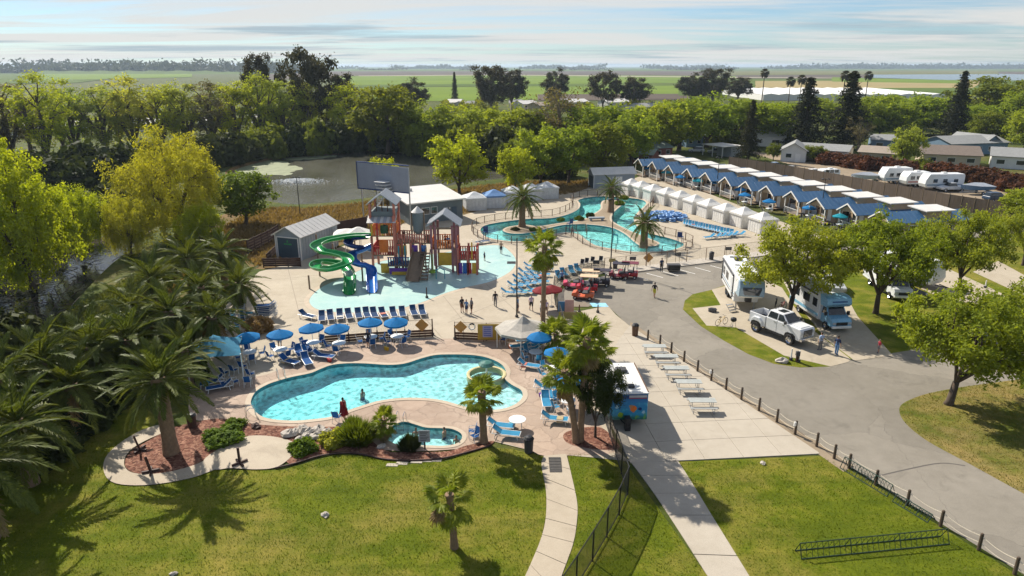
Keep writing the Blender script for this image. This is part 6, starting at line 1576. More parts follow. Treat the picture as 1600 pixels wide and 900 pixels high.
# flumes: open channels swept along their path
def flume(name, pts, r, m, n=5, closed=False, edge=None):
    P = smooth([Vector(p) for p in pts], n, False); mb = MB(); ed = [[], []]; K = 9; vs = []
    for i, p in enumerate(P):
        d = (P[min(i+1, len(P)-1)] - P[max(i-1, 0)]); d.z = 0
        d = d.normalized() if d.length > 1e-6 else Vector((0, -1, 0)); s = Vector((-d.y, d.x, 0))
        for lay in (r, r+.07):
            for k in range(K):
                a = PI*k/(K-1) + PI; vs.append(p + s*math.cos(a)*lay + Vector((0, 0, math.sin(a)*lay*.75 + r*.75)))
        ed[0].append(p + s*-(r+.03) + Vector((0, 0, r*.75))); ed[1].append(p + s*(r+.03) + Vector((0, 0, r*.75)))
    for i in range(len(P)-1):
        for k in range(K-1):
            a, b = i*2*K+k, (i+1)*2*K+k
            mb.f.append((a, a+1, b+1, b)); mb.m.append(0); mb.f.append((a+K, b+K, b+K+1, a+K+1)); mb.m.append(0)
    mb.v = [tuple(v) for v in vs]
    o = mb.build(name, m, t, smooth=True)
    for e in ed: MB().tube(e, .06, 5).build('rim', edge or m, o)
    return o
def rel(px, py, z): p = G(px, py, z); return (p.x-O.x, p.y-O.y, z-.055)
m_lgreen = M('pale_green_edge', (.10, .42, .16), .3)
flume('green_slide', [rel(*q) for q in [(576,372,4.5),(555,372,4.35),(530,375,4.15),(507,380,3.95),(494,388,3.65),(503,396,3.35),(524,400,3.1),(540,405,2.85),(544,413,2.55),(530,420,2.25),(510,424,2.0),(494,421,1.8),(497,414,1.65),(515,413,1.45),(536,418,1.2),(546,432,.9),(547,446,.5),(546,461,.10)]], .62, m_green_sl, 6, edge=m_lgreen)
flume('blue_slide', [rel(*q) for q in [(574,373,4.4),(562,374,4.25),(548,377,4.0),(545,384,3.7),(554,388,3.4),(566,390,3.1),(580,393,2.8)]], .5, m_navy, 5)
flume('navy_slide', [rel(*q) for q in [(580,388,3.3),(566,394,2.9),(552,400,2.5),(550,410,2.1),(560,416,1.8),(572,419,1.5),(580,425,1.1),(581,440,.6),(582,458,.10)]], .55, m_blue_sl, 6)
for px, py, h in [(497,404,3.2),(522,412,2.6),(540,420,2.2),(500,432,1.5),(556,404,3.0),(566,412,2.2),(484,452,1.6),(567,440,1.9)]:
    p = G(px, py); MB().tube([(p.x-O.x, p.y-O.y, 0), (p.x-O.x, p.y-O.y, h)], .1, 6).build('slide_support', m_wood_l, t)
# white canvas shades behind the slides
for i, (x, y) in enumerate([(542,362),(560,364)]):
    p = G(x, y, 2.6); tt = thing('equipment_shade', ['white flat canvas shade behind the slides, left one', 'white peaked canvas shade behind the slides, right one'][i], 'canopy', (p.x, p.y, 0), R(10))
    MB().lathe([(2.6, 2.3), (2.5, 2.5), (.3, 3.0 + .4*i), (.02, 3.05 + .4*i)], 4, 0, ph=PI/4).build('fabric', m_canvas, tt)
    for k in range(4): a = PI/4+k*PI/2; MB().tube([(2.4*math.cos(a), 2.4*math.sin(a), 0), (2.4*math.cos(a), 2.4*math.sin(a), 2.4)], .05, 5).build('post', m_whitemetal, tt)
# ------------------------------------------------------------------ vehicles (front faces +x)
def wheel(t, x, y, r, w, name='wheel'):
    s = 1 if y > 0 else -1
    root = MB(); n = 18
    prof = [(r*.62, -w/2), (r*.95, -w/2), (r, -w/2+.03), (r, w/2-.03), (r*.95, w/2), (r*.62, w/2)]
    vs = [(x + q*math.cos(2*PI*k/n), y + d, r + q*math.sin(2*PI*k/n)) for q, d in prof for k in range(n)]
    root.add(vs, [(i*n+(k+1) % n, i*n+k, (i+1)*n+k, (i+1)*n+(k+1) % n) for i in range(len(prof)-1) for k in range(n)])
    o = root.build(name, m_rubber, t, smooth=False); rim = MB()
    yo = y + s*(w/2-.05)
    rim.add([(x + q*math.cos(2*PI*k/n), yo - s*d, r + q*math.sin(2*PI*k/n)) for q, d in ((r*.63, .0), (r*.5, .05), (r*.2, .01)) for k in range(n)] , [(i*n+k, i*n+(k+1) % n, (i+1)*n+(k+1) % n, (i+1)*n+k) for i in range(2) for k in range(n)] + [tuple(2*n+k for k in range(n))])
    rim.build('rim', m_chrome, o); return o
# lifted white crew cab pickup
tk_d = Vector((.488, -.873, 0)); p = (G(1180, 518) + G(1232, 540))/2; nrm = Vector((-tk_d.y, tk_d.x, 0)); p = p + nrm*1.0
t = thing('pickup_truck', 'white lifted crew cab pickup with dual rear wheels parked before the trailer', 'pickup truck', (p.x, p.y, .03), math.atan2(tk_d.y, tk_d.x), None, .94)
zb = .70
MB().side([(-1.0, zb), (3.0, zb), (3.15, zb+.2), (3.18, zb+1.0), (3.0, zb+1.16), (1.55, zb+1.24), (-1.0, zb+1.24)], -.99, .99).build('body', m_truck, t, bevel=.07, seg=2)
MB().side([(1.75, zb+1.2), (2.95, zb+1.13), (2.8, zb+1.24), (1.75, zb+1.31)], -.62, .62).build('bonnet_bulge', m_truck, t, bevel=.03)
bed = MB()
for s in (-1, 1): bed.bb(-3.0, -1.04, min(s*.91, s*.99), max(s*.91, s*.99), zb+.1, zb+1.2)
bed.bb(-3.0, -1.04, -.91, .91, zb+.1, zb+.5).bb(-1.14, -1.04, -.91, .91, zb+.5, zb+1.2); bed.build('cargo_bed', m_truck, t, bevel=.03)
MB().bb(-2.95, -1.16, -.9, .9, zb+.51, zb+.54).build('bed_liner', m_black, t)
MB().bb(-3.08, -3.0, -.97, .97, zb+.1, zb+1.2).build('tailgate', m_truck, t, bevel=.03)
for s in (-1, 1): MB().side([(-2.7, zb+.05), (-2.62, zb+.6), (-2.3, zb+.9), (-1.65, zb+.9), (-1.33, zb+.6), (-1.25, zb+.05)], *(sorted((s*.97, s*1.2)))).build('dually_fender', m_truck, t, bevel=.06, seg=2)
MB().frust((-.95, 1.62, -.95, .95), zb+1.24, (-.78, .82, -.76, .76), zb+2.0).build('cab', m_truck, t, bevel=.08, seg=2)
k = Vector((.76, 0, .80)).normalized()*.02
MB().add([Vector(q)+k for q in [(1.58, -.84, zb+1.29), (1.58, .84, zb+1.29), (.88, .70, zb+1.95), (.88, -.70, zb+1.95)]], [(0, 1, 2, 3)]).build('windscreen', m_glass, t)
for s in (-1, 1):
    for x0, x1, a, b in ((.38, 1.38, .36, .84), (-.82, .28, -.68, .26)):
        def sy(z): return s*(.95 - .19*(z-zb-1.24)/.76 + .012)
        z0, z1 = zb+1.32, zb+1.9
        MB().add([(x0, sy(z0), z0), (x1, sy(z0), z0), (b, sy(z1), z1), (a, sy(z1), z1)], [(0, 1, 2, 3)]).build('side_window', m_glass, t)
    MB().bb(1.32, 1.5, min(s*.99, s*1.26), max(s*.99, s*1.26), zb+1.22, zb+1.52).build('mirror', m_black, t, bevel=.03)
    MB().bb(-.9, 1.2, min(s*.92, s*1.08), max(s*.92, s*1.08), zb-.14, zb-.06).build('running_board', m_black, t)
    MB().bb(3.08, 3.2, min(s*.62, s*.97), max(s*.62, s*.97), zb+.62, zb+.96).build('headlight', M('lamp_glass', (.45, .48, .52), .1), t, bevel=.03)
    for x in (.33, -.97): MB().bb(x, x+.018, min(s*.985, s*.997), max(s*.985, s*.997), zb+.12, zb+1.24).build('door_seam', m_dkgrey, t)
    for x in (.1, 1.15): MB().bb(x-.12, x+.08, min(s*.99, s*1.02), max(s*.99, s*1.02), zb+1.0, zb+1.06).build('door_handle', m_chrome, t)
    for x in (1.98, -1.98): MB().side([(x-.68, zb-.02), (x-.58, zb+.36), (x-.3, zb+.52), (x+.3, zb+.52), (x+.58, zb+.36), (x+.68, zb-.02)], *(sorted((s*.96, s*(1.003 if x > 0 else 1.21))))).build('wheel_arch', m_black, t)
MB().bb(3.1, 3.195, -.6, .6, zb+.36, zb+1.02).build('grille', m_black, t)
for j in range(4): MB().bb(3.17, 3.215, -.57, .57, zb+.43+j*.15, zb+.48+j*.15).build('grille_bar', m_chrome, t)
MB().bb(3.08, 3.34, -1.0, 1.0, zb+.02, zb+.30).build('front_bumper', m_chrome, t, bevel=.05, seg=2); MB().bb(-3.24, -3.08, -.95, .95, zb+.02, zb+.22).build('rear_bumper', m_chrome, t)
MB().bb(-.15, .55, -.42, .42, zb+1.995, zb+2.03).build('sunroof', m_glass, t)
MB().bb(-2.6, 2.9, -.45, .45, .5, .7).build('chassis', m_black, t)
for s in (-1, 1): wheel(t, 1.98, s*.98, .52, .36); wheel(t, -1.98, s*1.02, .52, .5)
# fifth wheel trailer
hd = Vector((-.13, -.99, 0)); p = (G(1148, 492) + G(1130, 450))/2 + Vector((1.15, -.2, 0))
t = thing('fifth_wheel_trailer', 'white fifth-wheel trailer with dark front window and open slide-out', 'camper trailer', (p.x, p.y, .03), math.atan2(hd.y, hd.x))
MB().side([(-5.4, .75), (2.6, .75), (2.75, 1.9), (4.6, 1.9), (5.0, 2.2), (5.05, 3.0), (4.6, 3.65), (3.8, 3.75), (-5.4, 3.6)], -1.22, 1.22).build('body', m_rv, t, bevel=.12, seg=3)
MB().side([(2.8, 1.95), (4.62, 1.95), (5.03, 2.2), (5.07, 3.0), (4.62, 3.66), (4.2, 3.72), (4.0, 3.2), (3.7, 2.4)], -1.235, 1.235).build('front_cap', M('cap_blue_grey', (.27, .38, .48), .25, .06, 1, spec=.6), t, bevel=.1, seg=3)
MB().add([(5.085, -.72, 2.3), (5.085, .72, 2.3), (5.105, .92, 2.95), (5.105, -.92, 2.95), (5.04, .88, 3.12), (5.04, -.88, 3.12)], [(0, 1, 2, 3), (3, 2, 4, 5)]).build('front_window', m_glass, t)
MB().bb(-4.4, -.6, 1.2, 2.1, 1.0, 3.1).build('slide_out', M('slide_grey', (.34, .39, .43), .4), t, bevel=.03); MB().bb(-4.5, -.5, 1.15, 2.2, 3.1, 3.16).build('slide_roof', m_dkgrey, t)
MB().bb(-.62, -.57, 1.4, 1.9, 1.8, 2.6).build('slide_window', m_glass, t)
for x, y in ((-3.4, 0), (1.2, .1)): MB().box((x, y, 3.78), (.95, .75, .3)).build('roof_air_conditioner', m_dkgrey, t, bevel=.06)
for x in (-4.6, -1.2, 2.8): MB().box((x, -.5, 3.74), (.45, .45, .14)).build('roof_vent', m_white, t)
MB().tube([(-4.8, -1.3, 3.35), (1.8, -1.3, 3.35)], .1, 8).build('awning_roll', m_dkgrey, t)
for x in (-4.8, 1.8): MB().bb(x-.05, x+.05, -1.32, -1.23, 1.0, 3.3).build('awning_arm', m_black, t)
for x0, x1 in ((-4.4, -3.4), (-2.6, -1.2)): MB().bb(x0, x1, -1.24, -1.2, 1.9, 2.7).build('side_window', m_glass, t)
MB().bb(.2, .95, -1.245, -1.2, .9, 2.9).build('door', M('door_white', (.6, .62, .63), .4), t)
for k, z in enumerate((1.2, 1.5)): MB().bb(-5.2, 2.5, -1.235, -1.2, z, z+.1).build('stripe', [m_dkgrey, M('stripe_blue', (.15, .25, .35), .4)][k], t)
for s in (-1, 1):
    for x in (-2.2, -1.3): wheel(t, x, s*1.05, .38, .26)
    MB().bb(2.3, 2.5, s*.9-.08, s*.9+.08, 0, .8).build('landing_leg', m_steel, t)
MB().bb(3.4, 3.9, -.3, .3, 1.2, 1.95).build('kingpin_box', m_black, t)
# steps, bike and grill beside the trailer
p = G(1143, 487); tt = thing('folding_steps', 'metal folding steps below the trailer door', 'steps', p + Vector((0, 0, .03)), .4)
for k in range(3): MB().bb(-.4, .4, -.3+k*.28, -.05+k*.28, .2+k*.2, .24+k*.2).build('step', m_steel, tt)
for s in (-.38, .38): MB().tube([(s, -.35, 0), (s, .5, .7)], .03, 5).build('side_rail', m_steel, tt)
def mk_bike(label, p, rz, m):
    t = thing('bicycle', label, 'bicycle', p, rz)
    for x in (-.5, .5):
        vs = [(x+.33*math.cos(2*PI*k/14), 0, .34+.33*math.sin(2*PI*k/14)) for k in range(15)]; w = MB().tube(vs, .025, 4).build('wheel', m_rubber, t)
    MB().tube([(-.5, 0, .34), (-.1, 0, .32), (.32, 0, .78), (-.2, 0, .76), (-.1, 0, .32)], .022, 5).tube([(-.5, 0, .34), (-.2, 0, .76)], .018, 5).tube([(.5, 0, .34), (.33, 0, .85)], .02, 5).build('frame', m, t)
    MB().tube([(.3, -.25, .95), (.36, 0, .9), (.3, .25, .95)], .016, 4).build('handlebar', m_black, t); MB().box((-.24, 0, .85), (.26, .12, .06)).build('saddle', m_black, t)
    return t
mk_bike('yellow bicycle on the patio beside the pickup', G(1127, 508) + Vector((0, 0, .03)), .5, m_yellow)
mk_bike('dark bicycle under the tree right of the trailer', G(1212, 478) + Vector((0, 0, .03)), 1.1, m_black); mk_bike('red bicycle leaning near the tree right of the trailer', G(1222, 484) + Vector((0, 0, .03)), .7, m_red)
p = G(1145, 512); tt = thing('charcoal_grill', 'black kettle grill beside the pickup', 'grill', p + Vector((0, 0, .03)))
MB().lathe([(.05, .55), (.26, .68), (.3, .82), (.26, .96), (.05, 1.05)], 12).build('bowl', m_black, tt)
for k in range(3): a = k*2.1; MB().tube([(.15*math.cos(a), .15*math.sin(a), .6), (.3*math.cos(a), .3*math.sin(a), 0)], .02, 4).build('leg', m_steel, tt)
p = G(1113, 487); tt = thing('fire_ring', 'low metal fire ring on the site patio', 'fire pit', p + Vector((0, 0, .03))); MB().lathe([(.42, 0), (.42, .28), (.38, .28), (.38, .05)], 14).build('ring', m_dkgrey, tt); MB().bb(-.4, .4, -.25, .25, .27, .3).build('grate', m_black, tt)
# class C motorhome
hd = Vector((.10, -.995, 0)); p = G(1308, 521) + Vector((0, 3.9, 0))
def motorhome(label, p, rz, blue):
    t = thing('motorhome', label, 'motorhome', (p.x, p.y, .035), rz)
    MB().side([(-4.1, .55), (1.7, .55), (1.7, 2.15), (2.7, 2.2), (3.05, 2.5), (2.9, 3.05), (2.3, 3.2), (-4.1, 3.2)], -1.2, 1.2).build('body', m_rv, t, bevel=.1, seg=2)
    MB().side([(1.75, 2.16), (2.72, 2.2), (3.07, 2.5), (2.93, 3.06), (2.35, 3.21), (1.5, 3.21)], -1.21, 1.21).build('cab_over', blue, t, bevel=.08, seg=2)
    MB().side([(1.7, .5), (3.75, .5), (3.8, 1.05), (3.55, 1.32), (2.85, 1.4), (2.35, 2.14), (1.7, 2.14)], -.98, .98, 0, lambda z: max(0, (z-1.4)*.16)).build('cab', blue, t, bevel=.05, seg=2)
    MB().add([(2.88, -.86, 1.44), (2.88, .86, 1.44), (2.42, .74, 2.1), (2.42, -.74, 2.1)], [(0, 1, 2, 3)]).build('windscreen', m_glass, t)
    for s in (-1, 1):
        MB().add([(1.85, s*.985, 1.4), (2.75, s*.985, 1.42), (2.35, s*.885, 2.05), (1.85, s*.885, 2.05)], [(0, 1, 2, 3)]).build('cab_window', m_glass, t)
        for x0, x1 in ((-3.4, -2.2), (-1.4, -.2), (.4, 1.2)): MB().bb(x0, x1, min(s*1.2, s*1.215), max(s*1.2, s*1.215), 1.7, 2.5).build('side_window', m_glass, t)
        MB().bb(-4.0, 1.6, min(s*1.2, s*1.21), max(s*1.2, s*1.21), .85, 1.15).build('stripe', blue, t)
        MB().bb(2.7, 2.85, min(s*1.0, s*1.25), max(s*1.0, s*1.25), 1.4, 1.75).build('mirror', m_black, t)
        MB().bb(3.74, 3.82, min(s*.6, s*.92), max(s*.6, s*.92), .8, 1.02).build('headlight', M('lamp_glass', (.7, .72, .75), .1), t)
        wheel(t, 2.75, s*.95, .38, .28); wheel(t, -2.1, s*1.0, .38, .4)
    MB().bb(3.76, 3.83, -.55, .55, .72, 1.02).build('grille', m_black, t); MB().bb(3.72, 3.9, -.98, .98, .42, .66).build('bumper', m_white, t, bevel=.04)
    MB().add([(3.06, -.75, 2.50), (3.06, .75, 2.50), (2.99, .75, 2.85), (2.99, -.75, 2.85)], [(0, 1, 2, 3)]).build('front_stripe', M('stripe_navy', (.03, .1, .25), .4), t)
    for x in (-2.4, .2): MB().box((x, 0, 3.32), (.9, .7, .28)).build('roof_air_conditioner', m_white, t, bevel=.05)
    MB().tube([(-3.2, -1.28, 2.95), (1.2, -1.28, 2.95)], .08, 8).build('awning_roll', m_dkgrey, t)
    return t
m_mh = M('motorhome_blue', (.20, .42, .58), .3, .1, 1, spec=.5)
motorhome('blue and white motorhome parked under the trees', p, math.atan2(hd.y, hd.x), m_mh)
q = G(1425, 478); motorhome('white motorhome half hidden behind the right hand tree', q + Vector((0, 5, 0)), R(-95), M('motorhome_grey', (.55, .57, .58), .3))
# cars, boats, trailers in the storage lot
def mk_car(label, p, rz, m, suv=True, name='car'):
    t = thing(name, label, 'car', p, rz); h = 1.0
    MB().side([(-2.25, .35), (2.2, .35), (2.3, .6), (2.2, .85), (1.1, h), (-2.2, h+.02), (-2.3, .6)], -.92, .92).build('body', m, t, bevel=.07, seg=2)
    MB().frust((-2.15 if suv else -1.6, 1.0, -.86, .86), h, (-1.9 if suv else -1.0, .25, -.68, .68), 1.62).build('cabin', m_glass, t, bevel=.05)
    MB().bb(-1.85 if suv else -.95, .2, -.66, .66, 1.615, 1.67).build('roof', m, t, bevel=.03)
    for s in (-1, 1):
        wheel(t, 1.4, s*.82, .34, .22); wheel(t, -1.4, s*.82, .34, .22)
        MB().bb(2.2, 2.29, min(s*.5, s*.85), max(s*.5, s*.85), .66, .8).build('headlight', M('lamp_glass', (.7, .72, .75), .1), t)
    return t
mk_car('white sport utility car parked on the lane behind the cabins', G(1088, 238), R(170), m_truck)
mk_car('white sport utility car parked by the storage lot fence', G(1274, 275), R(20), m_truck)
mk_car('grey car half hidden between the camp site trees', G(1300, 452), R(-100), M('car_grey', (.4, .42, .44), .3)); mk_car('dark car parked on the far camp site', G(1444, 395), R(-20), M('car_navy', (.02, .04, .08), .3))
mk_car('dark car on the pad behind the right hand tree', G(1408, 462), R(-60), m_dkgrey)
mk_car('pale blue car behind the long board fence', G(1212, 264), R(10), M('car_blue', (.25, .35, .5), .3), False)
def mk_trailer(label, p, rz, L, stripe, h=3.1, name='travel_trailer'):
    t = thing(name, label, 'camper trailer', p, rz); a = L/2
    MB().side([(-a, .6), (a-.3, .6), (a, 1.3), (a-.15, 2.2), (a-.8, h), (-a+.2, h), (-a, h-.4)], -1.2, 1.2).build('body', m_rv, t, bevel=.1, seg=2)
    for s in (-1, 1):
        for x in (-a*.55, 0, a*.5): MB().bb(x-.45, x+.45, min(s*1.2, s*1.22), max(s*1.2, s*1.22), 1.6, 2.3).build('window', m_glass, t)
        MB().bb(-a+.2, a-.4, min(s*1.2, s*1.215), max(s*1.2, s*1.215), 1.0, 1.25).build('stripe', stripe, t)
        wheel(t, -.5, s*1.0, .36, .24); wheel(t, .4, s*1.0, .36, .24)
    MB().box((-.3, 0, h+.12), (.9, .7, .26)).build('roof_air_conditioner', m_white, t); MB().tube([(a-.2, .4, .55), (a+1.1, 0, .5)], .05, 5).tube([(a-.2, -.4, .55), (a+1.1, 0, .5)], .05, 5).build('tow_hitch', m_black, t)
    return t
sb = M('stripe_blue', (.15, .25, .35), .4)
mk_trailer('white camper trailer left of three in the storage lot', G(1396, 286), R(187), 6.4, sb, 3.4); mk_trailer('white camper trailer middle of three in the storage lot', G(1427, 291), R(187), 5.4, M('stripe_red', (.4, .1, .08), .4)); mk_trailer('long white camper trailer right of three in the storage lot', G(1468, 296), R(184), 8.2, sb, 3.3)
mk_trailer('low white cargo trailer beside the parked car by the lot fence', G(1293, 280), R(190), 4.2, m_white, 2.3, 'cargo_trailer')
mk_trailer('blue white trailer among the homes behind the cabins', G(1110, 226), R(10), 7, sb)
mk_trailer('white camper on the far camp site beyond the forked tree', G(1418, 440), R(-60), 7, sb)
def mk_boat(label, p, rz, m, L=6.5, cover=True):
    t = thing('boat', label, 'boat', p, rz); a = L/2; mb = MB(); st = []
    for x, w, k, d in ((-a, 1.05, .75, 1.55), (-a*.3, 1.15, .65, 1.6), (a*.4, .95, .7, 1.7), (a*.8, .5, .9, 1.8), (a, .03, 1.3, 1.85)): st += [(x, -w, d), (x, -w*.6, k+.15), (x, 0, k), (x, w*.6, k+.15), (x, w, d)]
    mb.add(st, [(i*5+k, i*5+k+1, (i+1)*5+k+1, (i+1)*5+k) for i in range(4) for k in range(4)] + [(0, 1, 2, 3, 4)]).build('hull', m, t)
    ck = MB()
    if cover: ck.add([(-a, -1.1, 1.56), (-a, 1.1, 1.56), (0, 1.18, 1.66), (0, -1.18, 1.66), (a, 0, 1.88), (-a*.4, 0, 2.2), (a*.2, 0, 2.3)], [(0, 5, 1), (1, 5, 6, 2), (0, 3, 6, 5), (2, 6, 4), (3, 4, 6)])
    else: ck.add([(-a, -1.0, 1.5), (-a, 1.0, 1.5), (a*.4, .9, 1.66), (a*.4, -.9, 1.66)], [(0, 1, 2, 3)])
    ck.build('cover' if cover else 'deck', M('boat_cover', (.45, .48, .52), .7), t)
    MB().bb(-a, a, -.08, .08, .35, .45).bb(-a*.8, -a*.7, -.9, .9, .35, .7).build('boat_trailer', m_steel, t)
    for s in (-1, 1): wheel(t, -.8, s*.95, .3, .2)
    return t
mk_boat('white covered boat left of the parked campers', G(1350, 285), R(188), m_rv); mk_boat('blue hulled boat on a trailer behind the white pickup in the lot', G(1524, 303), R(184), M('hull_blue', (.12, .22, .38), .3), 6.6, True)
p = G(1485, 299); t = thing('pickup_truck', 'white pickup towing the blue hulled boat in the storage lot', 'pickup truck', p, R(184))
MB().side([(-2.7, .5), (2.6, .5), (2.7, .95), (1.2, 1.15), (-2.7, 1.15)], -.92, .92).build('body', m_truck, t, bevel=.05); MB().frust((-.7, 1.1, -.88, .88), 1.15, (-.5, .5, -.7, .7), 1.75).build('cab', m_glass, t); MB().bb(-.5, .5, -.7, .7, 1.74, 1.8).build('roof', m_truck, t)
for s in (-1, 1): wheel(t, 1.7, s*.85, .38, .25); wheel(t, -1.7, s*.85, .38, .25)
# golf carts
def mk_cart(label, p, rz, m, roof, seat=m_dkgrey):
    t = thing('golf_cart', label, 'golf cart', p, rz)
    MB().side([(-1.15, .3), (.9, .3), (1.2, .45), (1.15, .75), (.7, .85), (.55, .42), (-.25, .42), (-.3, .75), (-1.15, .8)], -.58, .58).build('body', m, t, bevel=.05)
    MB().bb(-.55, .05, -.52, .52, .72, .85).build('seat', seat, t); MB().bb(-.68, -.55, -.52, .52, .85, 1.25).build('seat_back', seat, t)
    if roof:
        MB().box((-.2, 0, 1.86), (2.0, 1.2, .07)).build('roof', roof, t, bevel=.03)
        for x, x2 in ((.7, .55), (-1.0, -1.0)):
            for s in (-1, 1): MB().tube([(x, s*.5, .75), (x2, s*.5, 1.84)], .02, 5).build('roof_post', m_black, t)
    MB().tube([(.62, .25, .82), (.4, .25, 1.0)], .02, 5).lathe([(.17, 1.0), (.15, 1.03)], 10, 0, (.38, .25, 0)).build('steering_wheel', m_black, t)
    for s in (-1, 1): wheel(t, .8, s*.5, .23, .18); wheel(t, -.8, s*.5, .23, .18)
    return t
m_cred = M('cart_red', (.40, .02, .03), .3, .1, 2, spec=.5); m_cor = M('cart_orange', (.60, .13, .05), .3, .1, 2); m_tanroof = M('cart_tan_roof', (.62, .44, .28), .6); m_cdk = M('cart_dark', (.03, .02, .03), .4)
for lb, x, y, rz, m, rf in [('orange and red golf cart nearest the footpath', 911, 467, 165, m_cor, None), ('red golf cart with tan roof parked by the curved fence', 917, 456, 170, m_cred, m_tanroof), ('pink red golf cart nearest the curved fence', 896, 450, 175, M('cart_pink', (.55, .06, .12), .35), None), ('dark golf cart behind the tan roofed one', 920, 447, 172, m_cdk, m_tanroof), ('dark golf cart at the right of the cart group', 937, 446, 172, m_cdk, m_cdk), ('dark red golf cart by the kerb, left of two', 967, 435, 168, M('cart_maroon', (.16, .02, .03), .35), m_cdk), ('red golf cart by the kerb, right of two', 981, 434, 168, m_cred, M('cart_maroon', (.16, .02, .03), .35))]:
    mk_cart(lb, G(x, y) + Vector((0, 0, .016)), R(rz), m, rf)
# blue mural food trailer
a, b = G(951, 667), G(1010, 666); ang = math.atan2(b.y-a.y, b.x-a.x); L = (b-a).length
t = thing('food_trailer', 'white roofed food trailer with a blue sea mural', 'food trailer', a + Vector((0, 0, .062)), ang)
def mural():
    m, nt, bs, out = _new('sea_mural'); v = _coord(nt); sp = nt.nodes.new('ShaderNodeSeparateXYZ'); nt.links.new(v, sp.inputs[0])
    c = _ramp(nt, _range(nt, sp.outputs[2], .4, 2.5), [(0, (.02, .10, .10)), (.12, (.02, .16, .14)), (.22, (.02, .26, .46)), (.7, (.02, .19, .46)), (.9, (.02, .10, .30))])
    n = _noise(nt, v, 2.2, 4, .6); c = _mix(nt, _range(nt, n, .55, .7), c, (.05, .42, .58)); n3 = _noise(nt, _coord(nt, 'Object', (1, 1, .5)), 3.4, 3, .5)
    low = _range(nt, sp.outputs[2], 1.1, .7); c = _mix(nt, _math(nt, 'MULTIPLY', _range(nt, n3, .55, .62), low, True), c, (.12, .34, .08)); 
    nt.links.new(c, bs.inputs['Base Color']); bs.inputs['Roughness'].default_value = .3; return m
m_mur = mural()
MB().bb(0, L, 0, 5.0, .45, 2.45).build('body', m_mur, t, bevel=.04)
MB().bb(-.05, L+.05, -.05, 5.05, 2.45, 2.53).build('roof', M('trailer_roof', (.66, .66, .64), .5, .12, .8), t, bevel=.03)
MB().bb(.1, L-.1, -.03, -.005, 2.12, 2.34).build('sign_band', M('band_navy', (.02, .06, .2), .4), t)
sb_ = MB().bb(L*.5, L-.1, -.045, -.03, 2.2, 2.36).build('band_lettering', M('band_letters', (.5, .5, .52), .4), t); MB().bb(L*.5, L-.1, -.045, -.03, 2.12, 2.17).build('band_stripe', m_red, t)
for x, z, r, m, n_ in ((.62*L, 1.3, .26, m_orange, 'painted_coral'), (.56*L, 1.48, .16, M('coral_tan', (.45, .25, .12), .5), 'painted_coral'), (.8*L, 1.3, .14, m_navy, 'painted_fish'), (.9*L, 1.05, .13, M('foam_blue', (.3, .5, .6), .5), 'painted_wave'), (.2*L, 1.5, .16, M('foam_blue', (.3, .5, .6), .5), 'painted_wave'), (.3*L, .85, .22, m_lime, 'painted_weed')):
    vs = [(x + r*math.cos(2*PI*k/12)*random.uniform(.6, 1.15), -.012, z + r*math.sin(2*PI*k/12)*random.uniform(.6, 1.2)) for k in range(12)]; MB().add(vs, [tuple(range(12))]).build(n_, m, t)
MB().bb(1.0, 1.8, 3.2, 3.9, 2.53, 2.75).build('roof_vent', m_dkgrey, t, bevel=.04); MB().bb(1.4, 1.85, .7, 1.1, 2.53, 2.72).build('roof_vent', m_dkgrey, t, bevel=.04)
MB().bb(L-.03, L+.03, .1, 4.9, 2.52, 2.6).build('gutter', m_wood, t)
for x in (.2, L-.2):
    s = -1 if x < 1 else 1
    for y in (2.2, 3.1): 
        w = MB(); n = 14; w.add([(x + dx, y+.34*math.cos(2*PI*k/n), .34+.34*math.sin(2*PI*k/n)) for dx in (-.12, .12) for k in range(n)], [(k, (k+1) % n, (k+1) % n+n, k+n) for k in range(n)] + [tuple(range(n)), tuple(range(2*n-1, n-1, -1))]); w.build('wheel', m_rubber, t)
MB().bb(L*.38, L*.52, -.75, -.25, .0, .95).build('gas_bottle_box', m_black, t); MB().tube([(L*.3, 0, .5), (L*.45, -1.0, .45), (L*.6, 0, .5)], .05, 5).build('tow_frame', m_black, t)
MB().bb(-.03, 0, 1.2, 3.4, 1.2, 2.1).build('serving_hatch', m_dkgrey, t)

for i, (x, y, rz, m) in enumerate([(1316,286,15,m_truck),(1238,270,12,M('car_silver', (.42, .43, .44), .25)),(1556,314,8,M('car_navy', (.02, .04, .08), .3)),(1600,322,8,m_truck),(1118,240,170,M('car_silver', (.42, .43, .44), .25)),(1146,236,172,M('car_red', (.3, .03, .03), .3))]):
    mk_car(['white car in the storage lot left of the covered boat','silver car behind the board fence near the slim conifer','navy car at the right end of the storage lot','white car at the right edge of the storage lot','silver car on the lane by the carport','red car on the lane by the slim conifer'][i], G(x, y), R(rz), m, i % 2 == 0)
